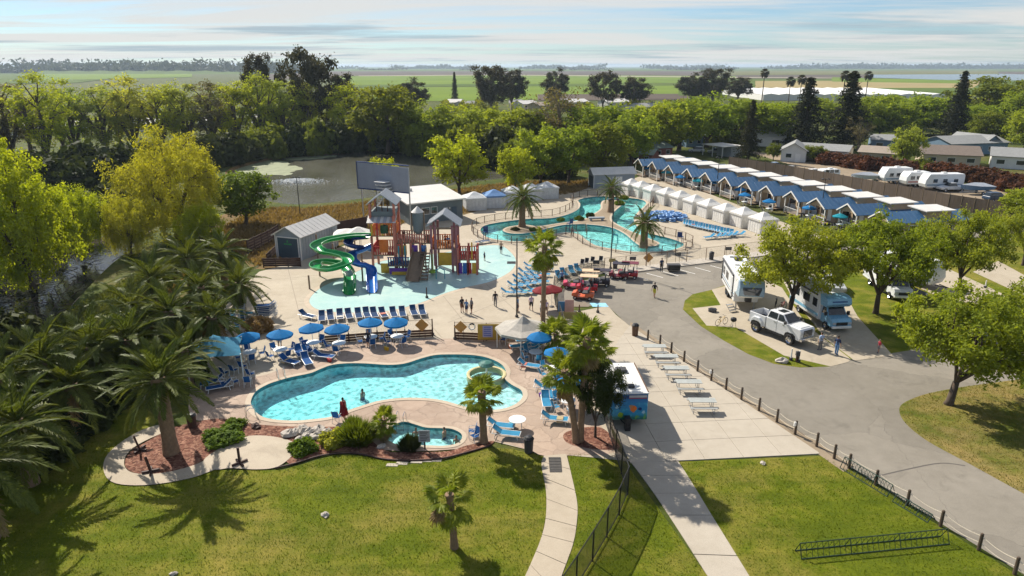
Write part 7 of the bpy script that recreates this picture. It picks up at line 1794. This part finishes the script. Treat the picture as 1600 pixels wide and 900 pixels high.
# ------------------------------------------------------------------ people: one continuous body each, clothes and hair as parts
def person_meshes(pose):
    """skin-modifier body in metres, feet on z=0, facing -y"""
    V = {'pel': (0, 0, .95, .135, .10), 'wai': (0, 0, 1.10, .125, .095), 'che': (0, 0, 1.30, .155, .11), 'nek': (0, 0, 1.47, .055, .055), 'hed': (0, -.01, 1.56, .07, .08), 'crn': (0, 0, 1.66, .082, .095), 'top': (0, 0, 1.72, .05, .06), 'nos': (0, -.105, 1.60, .012, .012)}
    E = [('pel', 'wai'), ('wai', 'che'), ('che', 'nek'), ('nek', 'hed'), ('hed', 'crn'), ('crn', 'top'), ('hed', 'nos')]
    sw = {'stand': .04, 'walk': .26, 'swim': .1}[pose]
    for s, k in ((-1, 'l'), (1, 'r')):
        f = sw*(-s)
        V['hip'+k] = (s*.095, 0, .88, .095, .095); V['kne'+k] = (s*.10, f*.45 - .03, .50, .062, .062); V['ank'+k] = (s*.105, f, .09, .042, .042); V['toe'+k] = (s*.115, f-.17, .035, .04, .03)
        E += [('pel', 'hip'+k), ('hip'+k, 'kne'+k), ('kne'+k, 'ank'+k), ('ank'+k, 'toe'+k)]
        V['sho'+k] = (s*.185, 0, 1.38, .06, .06); V['elb'+k] = (s*.255, -f*.35+.02, 1.10, .042, .042); V['wri'+k] = (s*.265, -f*.7-.06, .86, .03, .03); V['pal'+k] = (s*.27, -f*.75-.075, .78, .036, .02)
        E += [('che', 'sho'+k), ('sho'+k, 'elb'+k), ('elb'+k, 'wri'+k), ('wri'+k, 'pal'+k)]
        for j in range(4):
            V[f'fa{j}'+k] = (s*.27, -f*.75-.10+.022*j, .725, .009, .009); V[f'fb{j}'+k] = (s*.262, -f*.75-.10+.022*j, .69-.012*(j in (1, 2)), .008, .008); E += [('pal'+k, f'fa{j}'+k), (f'fa{j}'+k, f'fb{j}'+k)]
        V['tha'+k] = (s*.262, -f*.7-.115, .80, .009, .009); V['thb'+k] = (s*.258, -f*.7-.13, .755, .008, .008); E += [('wri'+k, 'tha'+k), ('tha'+k, 'thb'+k)]
    names = list(V); me = bpy.data.meshes.new('b'); me.from_pydata([V[n][:3] for n in names], [(names.index(a), names.index(b)) for a, b in E], [])
    o = bpy.data.objects.new('b', me); COL.objects.link(o); o.modifiers.new('s', 'SKIN'); sv = me.skin_vertices[0].data
    for i, n in enumerate(names): sv[i].radius = V[n][3:5]; sv[i].use_root = n == 'pel'
    ss = o.modifiers.new('d', 'SUBSURF'); ss.levels = ss.render_levels = 1
    bpy.context.view_layer.update(); body = bpy.data.meshes.new_from_object(o.evaluated_get(bpy.context.evaluated_depsgraph_get())); bpy.data.objects.remove(o)
    def shell(name, test, off):
        bm = bmesh.new(); bm.from_mesh(body); bm.normal_update()
        bmesh.ops.delete(bm, geom=[f for f in bm.faces if not test(f.calc_center_median())], context='FACES')
        for v in bm.verts: v.co += v.normal*off
        m2 = bpy.data.meshes.new(name); bm.to_mesh(m2); bm.free(); return m2
    shirt = shell('shirt', lambda c: .96 < c.z < 1.45 and not (abs(c.x) > .2 and c.z < 1.16), .014)
    shorts = shell('shorts', lambda c: .54 < c.z < 1.0 and abs(c.x) < .21, .018)
    trousers = shell('trousers', lambda c: .10 < c.z < 1.14 and (abs(c.x) < .21 or c.z < .7), .014)
    hair = shell('hair', lambda c: c.z > 1.60 and (c.y > -.03 or c.z > 1.70) and abs(c.x) < .2, .016)
    shoes = shell('shoes', lambda c: c.z < .10, .012)
    for m in (body, shirt, shorts, trousers, hair, shoes):
        m.materials.clear(); m.materials.append(m_skin); m.polygons.foreach_set('use_smooth', [True]*len(m.polygons))
    return dict(body=body, shirt=shirt, shorts=shorts, trousers=trousers, hair=hair, shoes=shoes)
PM = {k: person_meshes(k) for k in ('stand', 'walk')}
def C_(name, c): return M('cloth_'+name, c, .85, .15, 6)
cl = dict(black=C_('black', (.02, .02, .025)), navy=C_('navy', (.02, .035, .09)), blue=C_('blue', (.12, .24, .45)), pale=C_('pale_blue', (.35, .45, .65)), white=C_('white', (.6, .6, .58)), lilac=C_('lilac', (.45, .36, .48)), yellow=C_('yellow', (.55, .50, .05)), red=C_('red', (.40, .03, .05)), grey=C_('grey', (.16, .16, .17)), brown=C_('brown', (.16, .08, .05)), teal=C_('teal', (.03, .22, .25)), orange=C_('orange', (.6, .16, .03)))
def person(px, py, label, top, bottom, pose='stand', rz=0.0, long=False, skin=m_skin, h=1.0, z=0.05, loc=None):
    p = loc if loc is not None else G(px, py) + Vector((0, 0, z)); t = thing('person', label, 'person', p, rz, None, h)
    def part(n, m, nm=None):
        o = obj(nm or n, PM[pose][n], t); o.material_slots[0].link = 'OBJECT'; o.material_slots[0].material = m; return o
    part('body', skin); part('hair', m_hair)
    if top: part('shirt', cl[top])
    part('trousers' if long else 'shorts', cl[bottom]); part('shoes', cl['grey'])
    return t
person(1022, 465, 'person in black top and yellow shorts walking across the road', 'black', 'yellow', 'walk', R(150), z=.016)
person(1033, 426, 'dark dressed person standing on the footway by the fence', 'navy', 'black', 'stand', R(20), True, z=.14)
person(722, 489, 'person in a dark top at the left of the group on the pad edge', 'black', 'brown', 'stand', R(40)); person(729, 491, 'person in blue in the middle of the group on the pad edge', 'blue', 'navy', 'stand', R(-30), h=.9); person(737, 491, 'dark haired person at the right of the group on the pad edge', 'grey', 'black', 'stand', R(-60))
person(774, 480, 'person in black walking on the deck above the notice board', 'black', 'grey', 'walk', R(180), True)
person(809, 489, 'person in blue standing behind the light pole', 'blue', 'navy', 'stand', R(90)); person(830, 486, 'person in a lilac shirt walking towards the tall palm', 'lilac', 'black', 'walk', R(10))
person(783, 397, 'bather in dark swimwear at the far right of the splash pad', None, 'black', 'walk', R(0), skin=m_skin_d); person(757, 408, 'small child standing in the splash pad', 'navy', 'black', 'stand', R(60), h=.7)
person(1281, 548, 'person in a pale blue shirt beside the pickup', 'pale', 'grey', 'stand', R(200), True, z=.035); person(1306, 555, 'person in navy with one hand out, left of the driveway', 'navy', 'blue', 'stand', R(120), True, z=.035, h=1.05); person(1372, 552, 'child in red at the right edge of the driveway', 'red', 'grey', 'stand', R(-90), h=.75, z=.035)
person(845, 496, 'person in white under the red umbrella', 'white', 'grey', 'stand', R(90)); person(853, 494, 'person in pink lilac beside the red umbrella', 'lilac', 'brown', 'stand', R(20))
person(576, 544, 'person in black standing at the fifth pool side table', 'black', 'navy', 'stand', R(-20)); person(438, 545, 'person standing behind the second blue umbrella', 'white', 'grey', 'stand', R(30))
person(878, 445, 'person in blue inside the curved fence', 'blue', 'black', 'stand', 0); person(923, 458, 'driver in black standing between the golf carts', 'black', 'navy', 'stand', R(60), z=.016)
for k, (dx, dy, dz, tp) in enumerate([(X(700), 2.2, 3.0, 'blue'), (X(694), 3.4, 3.0, 'orange'), (X(628), 3.0, 3.6, 'brown'), (X(640), 3.4, 3.6, 'teal')]):
    person(0, 0, ['child in blue on the right play tower deck', 'child in orange on the right play tower deck', 'child in brown on the play tower bridge', 'child in teal on the play tower bridge'][k], tp, 'navy', 'stand', R(30*k), h=.8, loc=Vector((O.x+dx, O.y+dy, dz+.055)))
# the bather wrapped in a red towel
pt = person(538, 656, 'person wrapped in a red towel standing at the pool edge', None, 'black', 'stand', R(150), z=.05)
tw = MB(); n = 16; prof = [(.20, 1.44), (.235, 1.3), (.25, 1.05), (.28, .8), (.33, .55), (.36, .42)]
vs = [((r+.02*math.sin(5*2*PI*k/n + i))*math.cos(2*PI*k/n*.92+.2), (r*.8+.02*math.sin(7*k))*math.sin(2*PI*k/n*.92+.2), z - .10*(k % 5 == 0)*(i == 5)) for i, (r, z) in enumerate(prof) for k in range(n)]
tw.add(vs, [(i*n+k, i*n+k+1, (i+1)*n+k+1, (i+1)*n+k) for i in range(5) for k in range(n-1)]).build('towel', m_red_cloth, pt)
# swimmers: the same bodies standing in the water
for x, y, lb, dz, sk in [(566, 610, 'swimmer alone in the main pool', -1.58, m_skin_d), (694, 676, 'bather at the back of the hot tub', -1.3, m_skin), (713, 689, 'bather at the right end of the hot tub', -1.3, m_skin_d), (650, 676, 'bather in the middle of the hot tub', -1.35, m_skin_d)]:
    person(x, y, lb, None, 'navy', 'stand', R(random.uniform(0, 360)), skin=sk, z=dz)
# ------------------------------------------------------------------ fences
def wire_mat(name, col, pitch, width):
    m, nt, b, out = _new(name); uv = nt.nodes.new('ShaderNodeTexCoord'); sp = nt.nodes.new('ShaderNodeSeparateXYZ'); nt.links.new(uv.outputs['UV'], sp.inputs[0])
    def lines(sg):
        q = _math(nt, 'FRACT', _math(nt, 'MULTIPLY', _math(nt, 'ADD', sp.outputs[0], _math(nt, 'MULTIPLY', sp.outputs[1], sg)), 1/pitch))
        return _math(nt, 'LESS_THAN', q, width)
    a = _math(nt, 'MAXIMUM', lines(1.0), lines(-1.0))
    b.inputs['Base Color'].default_value = (*col, 1); b.inputs['Roughness'].default_value = .5
    tr = nt.nodes.new('ShaderNodeBsdfTransparent'); ms = nt.nodes.new('ShaderNodeMixShader')
    nt.links.new(a, ms.inputs[0]); nt.links.new(tr.outputs[0], ms.inputs[1]); nt.links.new(b.outputs[0], ms.inputs[2]); nt.links.new(ms.outputs[0], out.inputs[0]); MATS[name] = m; return m
m_wire_dark = wire_mat('dark_chain_link', (.03, .03, .03), .09, .34)
m_wire = wire_mat('pale_chain_link', (.30, .28, .25), .10, .07)
def mesh_panel(a, b, h, z0, m, parent, name='wire_mesh'):
    l = (b-a).length; me = bpy.data.meshes.new(name); me.from_pydata([(a.x, a.y, z0), (b.x, b.y, z0), (b.x, b.y, z0+h), (a.x, a.y, z0+h)], [], [(0, 1, 2, 3)])
    uv = me.uv_layers.new(); 
    for i, c in enumerate(((0, 0), (l, 0), (l, h), (0, h))): uv.data[i].uv = c
    me.materials.append(m); return obj(name, me, parent)
def wire_fence(label, P, h, m_post, m_mesh, r=.035, name='wire_fence', z=0.05, mid=False, rail=True, rr=.022):
    t = thing(name, label, 'fence', (0, 0, 0))
    for i, p in enumerate(P):
        MB().tube([(p.x, p.y, 0), (p.x, p.y, z+h)], r, 6).build('post', m_post, t)
        if i:
            a = P[i-1]
            if rail: MB().tube([(a.x, a.y, z+h-.02), (p.x, p.y, z+h-.02)], rr, 5).build('rail', m_post, t)
            if mid: MB().tube([(a.x, a.y, z+.15), (p.x, p.y, z+.15)], rr, 5).build('rail', m_post, t)
            if m_mesh: mesh_panel(Vector((a.x, a.y, 0)), Vector((p.x, p.y, 0)), h-.06, z+.02, m_mesh, t)
    return t
def gline(px, step, n=5, sm=True): 
    p = [G(x, y) for x, y in px]; return resample(smooth(p, n, False) if sm else p, step)
wire_fence('tall dark chain link fence between the two lawn paths', gline([(962,712),(982,778),(948,840),(928,874),(903,915),(870,965)], 2.2, sm=False), 1.9, m_black, m_wire_dark, .045, 'chain_link_fence', .02, True, rr=.032)
wire_fence('dark screened fence beside the food trailer and palms', gline([(905,560),(925,605),(940,645),(962,712)], 2.2, sm=False), 1.7, m_black, m_wire_dark, .04, 'chain_link_fence', .05, True)
wire_fence('dark curved fence beside the golf carts', gline([(882,520),(873,492),(867,475),(865,456),(868,446),(878,438.5),(895,433),(920,428.5),(944,424.5)], 1.9), 1.35, m_black, m_wire_dark, .04, 'curved_fence', .05, True)
wire_fence('thin pale fence along the park side of the footway', gline([(944,424.5),(1000,418.5),(1050,413),(1100,407.5),(1165,399.5),(1240,390)], 2.9, sm=False), 1.7, m_wood_l, m_wire, .045, 'park_fence', .05)
rv = offset(RIVER, 1.3); rp = resample(rv, 2.1, True)
t = wire_fence('low brown post and rail fence round the lazy river', [Vector((p.x, p.y, 0)) for p in rp] + [Vector((rp[0].x, rp[0].y, 0))], 1.15, m_wood, m_wire, .06, 'river_fence', .05, True, rr=.03)
wire_fence('short dark fence round the river beach steps', gline([(892,371),(895,362),(916,361),(917,371)], 1.4, sm=False), 1.1, m_wood, None, .05, 'beach_fence', .05, True)
# rope fence along the road: posts and sagging ropes
RP = [(1012,532),(1031,540),(1048.5,552),(1068.5,566),(1089.6,581),(1111,595.5),(1134,609.5),(1158,625),(1185.5,642),(1213.5,660),(1242,679),(1275.6,698),(1303,717),(1326,732),(1367.7,758),(1416.7,790),(1469,823),(1528.7,860),(1584.7,898),(1650,940)]
t = thing('rope_fence', 'wooden post and rope fence along the road edge', 'fence', (0, 0, 0)); P = [G(x, y) for x, y in RP]
for i, p in enumerate(P):
    MB().tube([(p.x, p.y, -.1), (p.x, p.y, 1.02), (p.x, p.y, 1.06)], [.095, .085, .05], 8).build('post', m_post, t)
    if i:
        a = P[i-1]
        for z in (.88, .48):
            pts = [a.lerp(p, f) + Vector((0, 0, z - .14*math.sin(PI*f))) for f in np.linspace(0, 1, 9)]; MB().tube(pts, .022, 5).build('rope', m_rope, t)
for j in (5, 10): MB().box((P[j].x-.12, P[j].y-.06, .85), (.14, .1, .3)).build('tag_plate', m_white, t)
# low brown wall with white fence and signs above the pool
for lb, pts in (('low brown wall with rail behind the umbrella tables, left part', [(500,538),(590,531),(676,527)]), ('low brown wall with rail before the notice board, right part', [(711,531),(760,533),(850,529)])):
    t = board_fence(lb, pts, .75, 2.2, m_wood, 'low_wall', boards=3, z=.05, post_m=m_wood_dk, rise=0.0)
    Q = [G(*q) for q in pts]
    for a, b in zip(Q, Q[1:]):
        n = max(1, round((b-a).length/2.2)); MB().tube([(a.x, a.y, 1.75), (b.x, b.y, 1.75)], .02, 5).build('top_rail', m_wood_l, t)
        for k in range(n): p, q = a.lerp(b, k/n), a.lerp(b, (k+1)/n); mesh_panel(p, q, .9, .85, m_wire, t)
        for k in range(n+1): p = a.lerp(b, k/n); MB().tube([(p.x, p.y, .8), (p.x, p.y, 1.8)], .03, 5).build('rail_post', m_wood_dk, t)
def board_sign(label, px, py, z, w, h, m, rot=0.0, name='sign', lines=0, lm=None, off=-.06, post=False, face=0.0):
    p = G(px, py); t = thing(name, label, 'sign', (p.x, p.y, 0), face); mb = MB(); c, s = math.cos(rot), math.sin(rot)
    q = [(x*c - y*s, x*s + y*c) for x, y in ((-w/2, -h/2), (w/2, -h/2), (w/2, h/2), (-w/2, h/2))]
    mb.add([(x, off, z+y) for x, y in q] + [(x, off+.03, z+y) for x, y in q], [(0, 1, 2, 3), (7, 6, 5, 4), (0, 4, 5, 1), (1, 5, 6, 2), (2, 6, 7, 3), (3, 7, 4, 0)]).build('board', m, t)
    for k in range(lines): MB().bb(-w*.38, w*(.38 - .12*(k % 3)), off-.012, off-.004, z+h*.36-k*h*.72/max(lines-1, 1)-.02, z+h*.36-k*h*.72/max(lines-1, 1)+.02).build('text_line', lm or m_dkgrey, t)
    if post: MB().bb(-.05, .05, -.02, .05, 0, z).build('post', m_wood_dk, t)
    else:
        for x in (-w*.3, w*.3): MB().bb(x-.02, x+.02, off+.03, off+.06, 0, z).build('bracket', m_wood_dk, t)
    return t
m_amber = M('amber_sign', (.45, .22, .05), .5); m_board = M('mustard_board', (.42, .26, .03), .5)
board_sign('amber diamond sign on the right low wall', 720.5, 532, 1.35, .85, .85, m_amber, PI/4); board_sign('amber diamond sign on the left low wall', 660, 529, 1.35, .9, .9, m_amber, PI/4)
board_sign('amber diamond sign on the park fence', 1012, 417, 1.2, .9, .9, m_amber, PI/4)
p = G(738, 532); t = thing('life_ring', 'white and black life ring hung on the low wall', 'life ring', (p.x, p.y-.1, 1.4)); vs = [(.28*math.cos(2*PI*k/16), 0, .28*math.sin(2*PI*k/16)) for k in range(17)]; MB().tube(vs, .07, 6).build('ring', m_white, t); MB().tube(vs[2:7], .075, 6).build('band', m_black, t)
t = board_sign('mustard yellow notice board with rules panel by the low wall', 769, 535, 1.05, 2.6, 1.5, m_board, name='notice_board'); 
for x0, x1, m in ((-.85, .05, M('notice_lilac', (.35, .32, .5), .6)), (.35, .95, M('notice_tan', (.5, .38, .2), .6))): MB().bb(x0, x1, -.085, -.065, .55 if x0 < 0 else 1.1, 1.65).build('notice', m, t)
for k in range(5): MB().bb(-.75, -.1, -.1, -.088, .68+k*.2, .76+k*.2).build('text_line', M('ink_blue', (.08, .12, .4), .6), t)
board_sign('grey spa rules sign before the hot tub', 664, 703, 1.05, .75, .85, M('sign_grey', (.35, .36, .4), .5), name='rules_sign', lines=6, post=True)
board_sign('blue sign at the end of the curved fence', 878, 493, 1.0, .8, 1.0, M('sign_blue', (.05, .2, .4), .5)); board_sign('pink panel sign beside the curved fence gate', 889, 494, 1.1, .9, 1.3, M('sign_pink', (.5, .3, .28), .5)); board_sign('olive board at the gate by the golf carts', 890, 500, .5, 2.2, .7, M('sign_olive', (.3, .25, .08), .6))
for i, (x, y) in enumerate([(931,424),(956,421),(988,418),(1058,411),(1137,402)]): board_sign(f'small dark notice on the park fence, {NTH[i]} from the left', x, y, 1.2, .8, .45, m_dkgrey if i != 1 else M('sign_olive', (.3, .25, .08), .6), name='fence_notice')
# ------------------------------------------------------------------ light poles
def pole(x, yb, yt, label, arm=True, m=m_black):
    b = G(x, yb); h = hgt(x, yt, b.y); t = thing('light_pole', label, 'lamp post', b)
    MB().tube([(0, 0, 0), (0, 0, .25)], .16, 8).build('base', m_dkgrey, t); MB().tube([(0, 0, .2), (0, 0, h)], [.08, .055], 8).build('pole', m, t)
    if arm:
        MB().tube([(-.45, 0, h), (.45, 0, h)], .035, 5).build('arm', m, t)
        for s in (-1, 1): MB().box((s*.5, 0, h+.03), (.34, .24, .16), 0, 0, s*.3).build('lamp_head', m_dkgrey, t)
    return t
pole(807.5, 496, 372, 'dark pole on the deck left of the tallest palm', False); pole(954, 420, 312, 'dark light pole inside the park fence', True); pole(469, 337, 277, 'thin pole on the lake bank', True); pole(692, 302, 250, 'thin dark pole on the shore beside the lone green tree', False)
pole(1119, 303, 246, 'dark light pole between the cabanas and cabins', True); pole(1281, 345, 280, 'dark light pole before the last cabins', True); pole(1006, 276, 240, 'dark pole at the left end of the cabins', False); pole(980, 283, 212, 'slim pole behind the blue grey shed', False); pole(1064, 236, 192, 'slim pole by the lane behind the cabins', False); pole(667, 466, 449, 'short dark bollard post at the splash pad edge', False, m_wood_dk); pole(676, 524, 498, 'pale post at the gap in the low wall', False, m_wood_l); pole(711, 531, 508, 'dark gate post of the right low wall', False, m_wood_dk)
for i, (x, y) in enumerate([(905, 489), (934, 489)]): pole(x, y, y-13, ['brown bollard on the footpath, left one', 'brown bollard on the footpath, right one'][i], False, m_wood)
for i, (x, y) in enumerate([(1235.5, 563), (1247.5, 566)]): pole(x, y, y-18, ['white utility post on the grass tip, left one', 'white utility post on the grass tip, right one'][i], False, m_white)
p = G(1245, 566); t = thing('hookup_box', 'dark power hookup box on the grass tip by the pickup', 'utility box', p); MB().bb(-.1, .1, -.1, .1, 0, .7).build('pedestal', m_wood_dk, t); MB().bb(-.16, .16, -.13, .13, .6, 1.0).build('box', m_dkgrey, t, bevel=.02)
for i, (x, y) in enumerate([(1539, 450)]): pole(x, y, y-12, 'white hookup post on the far camp site', False, m_white)
# ------------------------------------------------------------------ bins, mats, small things
def bin_(x, y, label, m=m_dkgrey, h=1.0, z=.05):
    t = thing('litter_bin', label, 'bin', G(x, y) + Vector((0, 0, z))); MB().lathe([(.27, 0), (.32, h*.85), (.34, h*.86), (.34, h*.92), (.2, h)], 12).build('barrel', m, t); MB().lathe([(.35, h*.86), (.36, h*.9), (.22, h*1.03), (.05, h*1.06)], 12).build('lid', m_black, t); return t
bin_(826, 707, 'dark grey litter bin at the head of the pool walk', h=1.1); bin_(992, 525, 'brown litter bin at the top of the rope fence', m_wood, 1.15); bin_(301, 668, 'brown litter bin at the left end of the pool deck', m_wood_dk); bin_(1111, 407, 'grey bin inside the park fence', h=1.1); bin_(961, 420, 'dark bin beside the light pole at the park fence', m_black)
p = G(1052, 424); t = thing('tool_box', 'low black box on the footway kerb', 'box', p + Vector((0, 0, .14))); MB().bb(-.75, .75, -.4, .4, .05, .7).build('case', m_black, t, bevel=.04); MB().bb(-.78, .78, -.43, .43, .7, .78).build('lid', m_dkgrey, t)
t = thing('door_mat', 'dark grey ribbed mat lying on the pool walk', 'mat', (0, 0, 0)); q = [G(x, y) for x, y in [(857, 716), (876, 716), (878, 739), (859, 739)]]; MB().prism([(v.x, v.y) for v in q], .062, .085).build('mat', M('mat_grey', (.07, .065, .06), .9, .2, 6, .5, 40), t)
for j in range(5): a, b = q[0].lerp(q[3], .12+.19*j), q[1].lerp(q[2], .12+.19*j); MB().tube([(a.x, a.y, .088), (b.x, b.y, .088)], .015, 4).build('rib', m_dkgrey, t)
p = G(799, 411); t = thing('drain_cover', 'dark square cover at the splash pad edge', 'drain cover', p + Vector((0, 0, .05))); MB().bb(-.55, .55, -.55, .55, 0, .03).build('plate', m_dkgrey, t); 
g_ = MB(); [g_.bb(-.5, .5, -.45+k*.2, -.37+k*.2, .03, .045) for k in range(5)]; g_.build('grating', m_black, t)
# stands of dark wood on crossed feet
for i, (x, y, tl) in enumerate([(375, 726, 0.0), (219, 705, -.18), (236, 739, -.16)]):
    t = thing('wooden_stand', ['dark wooden stand with crossed feet on the round terrace', 'dark wooden stand on the walk, upper of two', 'dark wooden stand on the walk, lower of two'][i], 'stand', G(x, y) + Vector((0, 0, .08)), i*.6)
    o = MB().bb(-.06, .06, -.06, .06, 0, 1.15).build('upright', m_wood_dk, t); o.rotation_euler.y = tl
    for a in (PI/4, -PI/4): MB().box((0, 0, .07), (1.0, .12, .12), 0, a).build('foot', m_wood_dk, t)
# bike racks
def rack(label, a, b, n, h=.75, m=M('rack_green', (.02, .05, .035), .4)):
    t = thing('bike_rack', label, 'bike rack', a, math.atan2((b-a).y, (b-a).x)); L = (b-a).length
    for y in (-.32, .32): MB().tube([(0, y, .05), (L, y, .05)], .03, 5).build('ground_rail', m, t)
    MB().tube([(0, 0, h), (L, 0, h)], .03, 5).build('top_rail', m, t)
    for k in range(n+1):
        x = L*k/n; MB().tube([(x, -.32, .05), (x, -.02, h), (x, .32, .05)], .014 if k % (n//3) else .028, 4).build('bar', m, t)
    return t
rack('long dark green bike rack on the right lawn', G(1247, 868), G(1476, 845), 27); rack('dark green bike rack beside the rope fence', G(1318, 730), G(1392, 775), 15); rack('low bike rack further down the rope fence', G(1400, 782), G(1455, 815), 12, .45)
# rocks and stepping stones
def rock(x, y, s, label, z=.06, seed=0, m=m_rock):
    rs = np.random.RandomState(seed); mb = MB(); mb.ball((0, 0, s*.2), (s, s*.75, s*.5), 0, 9, 6); mb.v = [tuple(np.array(v)*(1+.16*rs.normal(size=3))) for v in mb.v]
    return tag(mb.build('rock', m, None, G(x, y) + Vector((0, 0, z)), seed*1.3), label, 'rock')
for i, (x, y, s) in enumerate([(452,681,.55),(463,678,.5),(474,676,.6),(486,678,.55),(498,676,.6),(510,679,.5),(480,684,.45),(494,685,.5),(468,687,.35)]): rock(x, y, s, f'pale rock in the heap between pool and round terrace, {NTH[i]} from the left', seed=i)
rock(508, 806, .28, 'flat pale stone lying alone on the front lawn', .02, 21); rock(272, 898, .2, 'small pale stone at the bottom edge of the lawn', .02, 22); rock(1192, 725, .22, 'small pale stone on the bike rack lawn', .02, 23); rock(1222, 566, .55, 'pale boulder at the edge of the grass tip by the pickup', .02, 24); rock(262, 708, .25, 'pale stone at the foot of the lawn palm', .06, 25); rock(400, 668, .4, 'dark rock at the left end of the rock bed', .06, 26, m_wood_dk); rock(596, 700, .3, 'pale stone left of the hot tub', .06, 27)
for i, (x, y) in enumerate([(613,727),(628,724.5),(651,722),(666,720),(681,719.5)]):
    p = G(x, y); tag(MB().prism([(p.x-.4, p.y-.16), (p.x+.36, p.y-.2), (p.x+.4, p.y+.14), (p.x-.34, p.y+.18)], 0, .05).build('stepping_stone', m_slab, bevel=.015), f'pale stepping stone below the hot tub bed, {NTH[i]} from the left', 'stepping stone', 'stepping stones below the hot tub bed')
# pool ladders, mushroom fountain, ring
def ladder(x, y, rz, label):
    t = thing('pool_ladder', label, 'pool ladder', G(x, y) + Vector((0, 0, .06)), rz)
    for s in (-.26, .26): MB().tube([(-.5, s, 0), (-.45, s, .65), (-.2, s, .85), (.15, s, .7), (.2, s, -.5)], .025, 6).build('handrail', m_chrome, t)
    for z in (-.15, -.4): MB().tube([(.2, -.26, z), (.2, .26, z)], .03, 5).build('tread', m_steel, t)
ladder(440, 592, R(-60), 'chrome pool ladder on the upper left pool edge'); ladder(396, 652, R(30), 'chrome pool ladder at the left end of the pool'); ladder(626, 663, R(-100), 'chrome handrail at the hot tub edge')
c = G(760, 586); mb = MB(); mb.lathe([(1.62, -.35), (1.62, .12), (1.5, .14), (1.38, .12), (1.38, -.35)], 40); mb.f = mb.f[:160]; mb.m = mb.m[:160]; tag(mb.build('ring_wall', m_curb_yel, None, (c.x, c.y, 0)), 'round tan ring wall in the shallow end of the pool', 'pool wall')
t = thing('mushroom_fountain', 'green mushroom fountain inside the ring in the shallow end', 'fountain', (c.x, c.y, -.4)); MB().tube([(0, 0, 0), (0, 0, 1.35)], .08, 8).build('stem', m_white, t); MB().lathe([(.62, 1.3), (.66, 1.38), (.45, 1.55), (.1, 1.64)], 16).build('cap', M('cap_green', (.05, .16, .13), .35), t)
# lake fountain: falling spray
p = G(466, 284, -.5); rs = np.random.RandomState(3); n = 2600; a = rs.uniform(0, 2*PI, n); r = np.abs(rs.normal(0, 1.9, n)); hh = np.maximum(0, .6*(1-(r/4.2)**2))*rs.uniform(0, 1, n)
pts = np.stack([p.x + r*np.cos(a)*1.6, p.y + r*np.sin(a), -.48 + hh], 1); V, F = leaves(rs, pts, .12, None, .2, .8); tag(obj('fountain_spray', np_mesh('spray', V, F, M('water_spray', (.8, .82, .82), .4))), 'white spray of the fountain on the lake', 'fountain', kind='stuff')
# garden lights among the river island, rocks and shrubs there
for i, (x, y, w, h) in enumerate([(876,346,1.2,.6),(905,344,1.4,.7),(922,340,1.5,.8),(968,320,1.8,.8),(975,312,1.6,.8),(805,360,1.2,.5),(833,361,1.2,.5)]): shrub(x, y, w, h, f'small shrub on the river island, {NTH[i]} from the left', ['shrub', 'oak', 'shade'][i % 3], i, z=.06, group='shrubs on the river island')
p = G(932, 345); t = thing('stone_bench', 'grey stone bench block on the river island', 'bench', p + Vector((0, 0, .06)), .1); MB().bb(-1.3, 1.3, -.35, .35, .3, .55).build('seat', m_wallgrey, t, bevel=.03); MB().bb(-1.1, -.8, -.3, .3, 0, .3).build('leg', m_wallgrey, t); MB().bb(.8, 1.1, -.3, .3, 0, .3).build('leg', m_wallgrey, t)
# lifeguard chairs
for i, (x, y) in enumerate([(759, 376), (961, 381), (1062, 384), (890, 362)]):
    t = thing('guard_chair', f'{["dark lifeguard chair at the left end of the river", "blue lifeguard chair by the light pole at the river", "dark lifeguard chair at the right end of the river", "dark lifeguard chair at the river beach"][i]}', 'chair', G(x, y) + Vector((0, 0, .05)), i*1.3); mm = m_navy if i != 1 else m_teal
    for sx in (-.3, .3):
        for sy in (-.3, .3): MB().tube([(sx*1.2, sy*1.2, 0), (sx, sy, 1.3)], .035, 5).build('leg', mm, t)
    MB().bb(-.34, .34, -.34, .34, 1.25, 1.32).build('seat', mm, t); MB().bb(-.34, .34, .28, .34, 1.32, 2.0).build('backrest', mm, t)

# ------------------------------------------------------------------ the air: a pale even haze over the plain
m = bpy.data.materials.new('haze_air'); m.use_nodes = True; nt = m.node_tree; nt.nodes.clear()
out = nt.nodes.new('ShaderNodeOutputMaterial'); pv = nt.nodes.new('ShaderNodeVolumePrincipled')
pv.inputs['Color'].default_value = (.66, .82, 1.0, 1); pv.inputs['Density'].default_value = 0.95e-4; pv.inputs['Anisotropy'].default_value = 0.2
nt.links.new(pv.outputs[0], out.inputs['Volume'])
hz = MB().bb(-16200, 16200, -300, 18200, -3.5, 48).build('haze', m); tag(hz, kind='stuff')
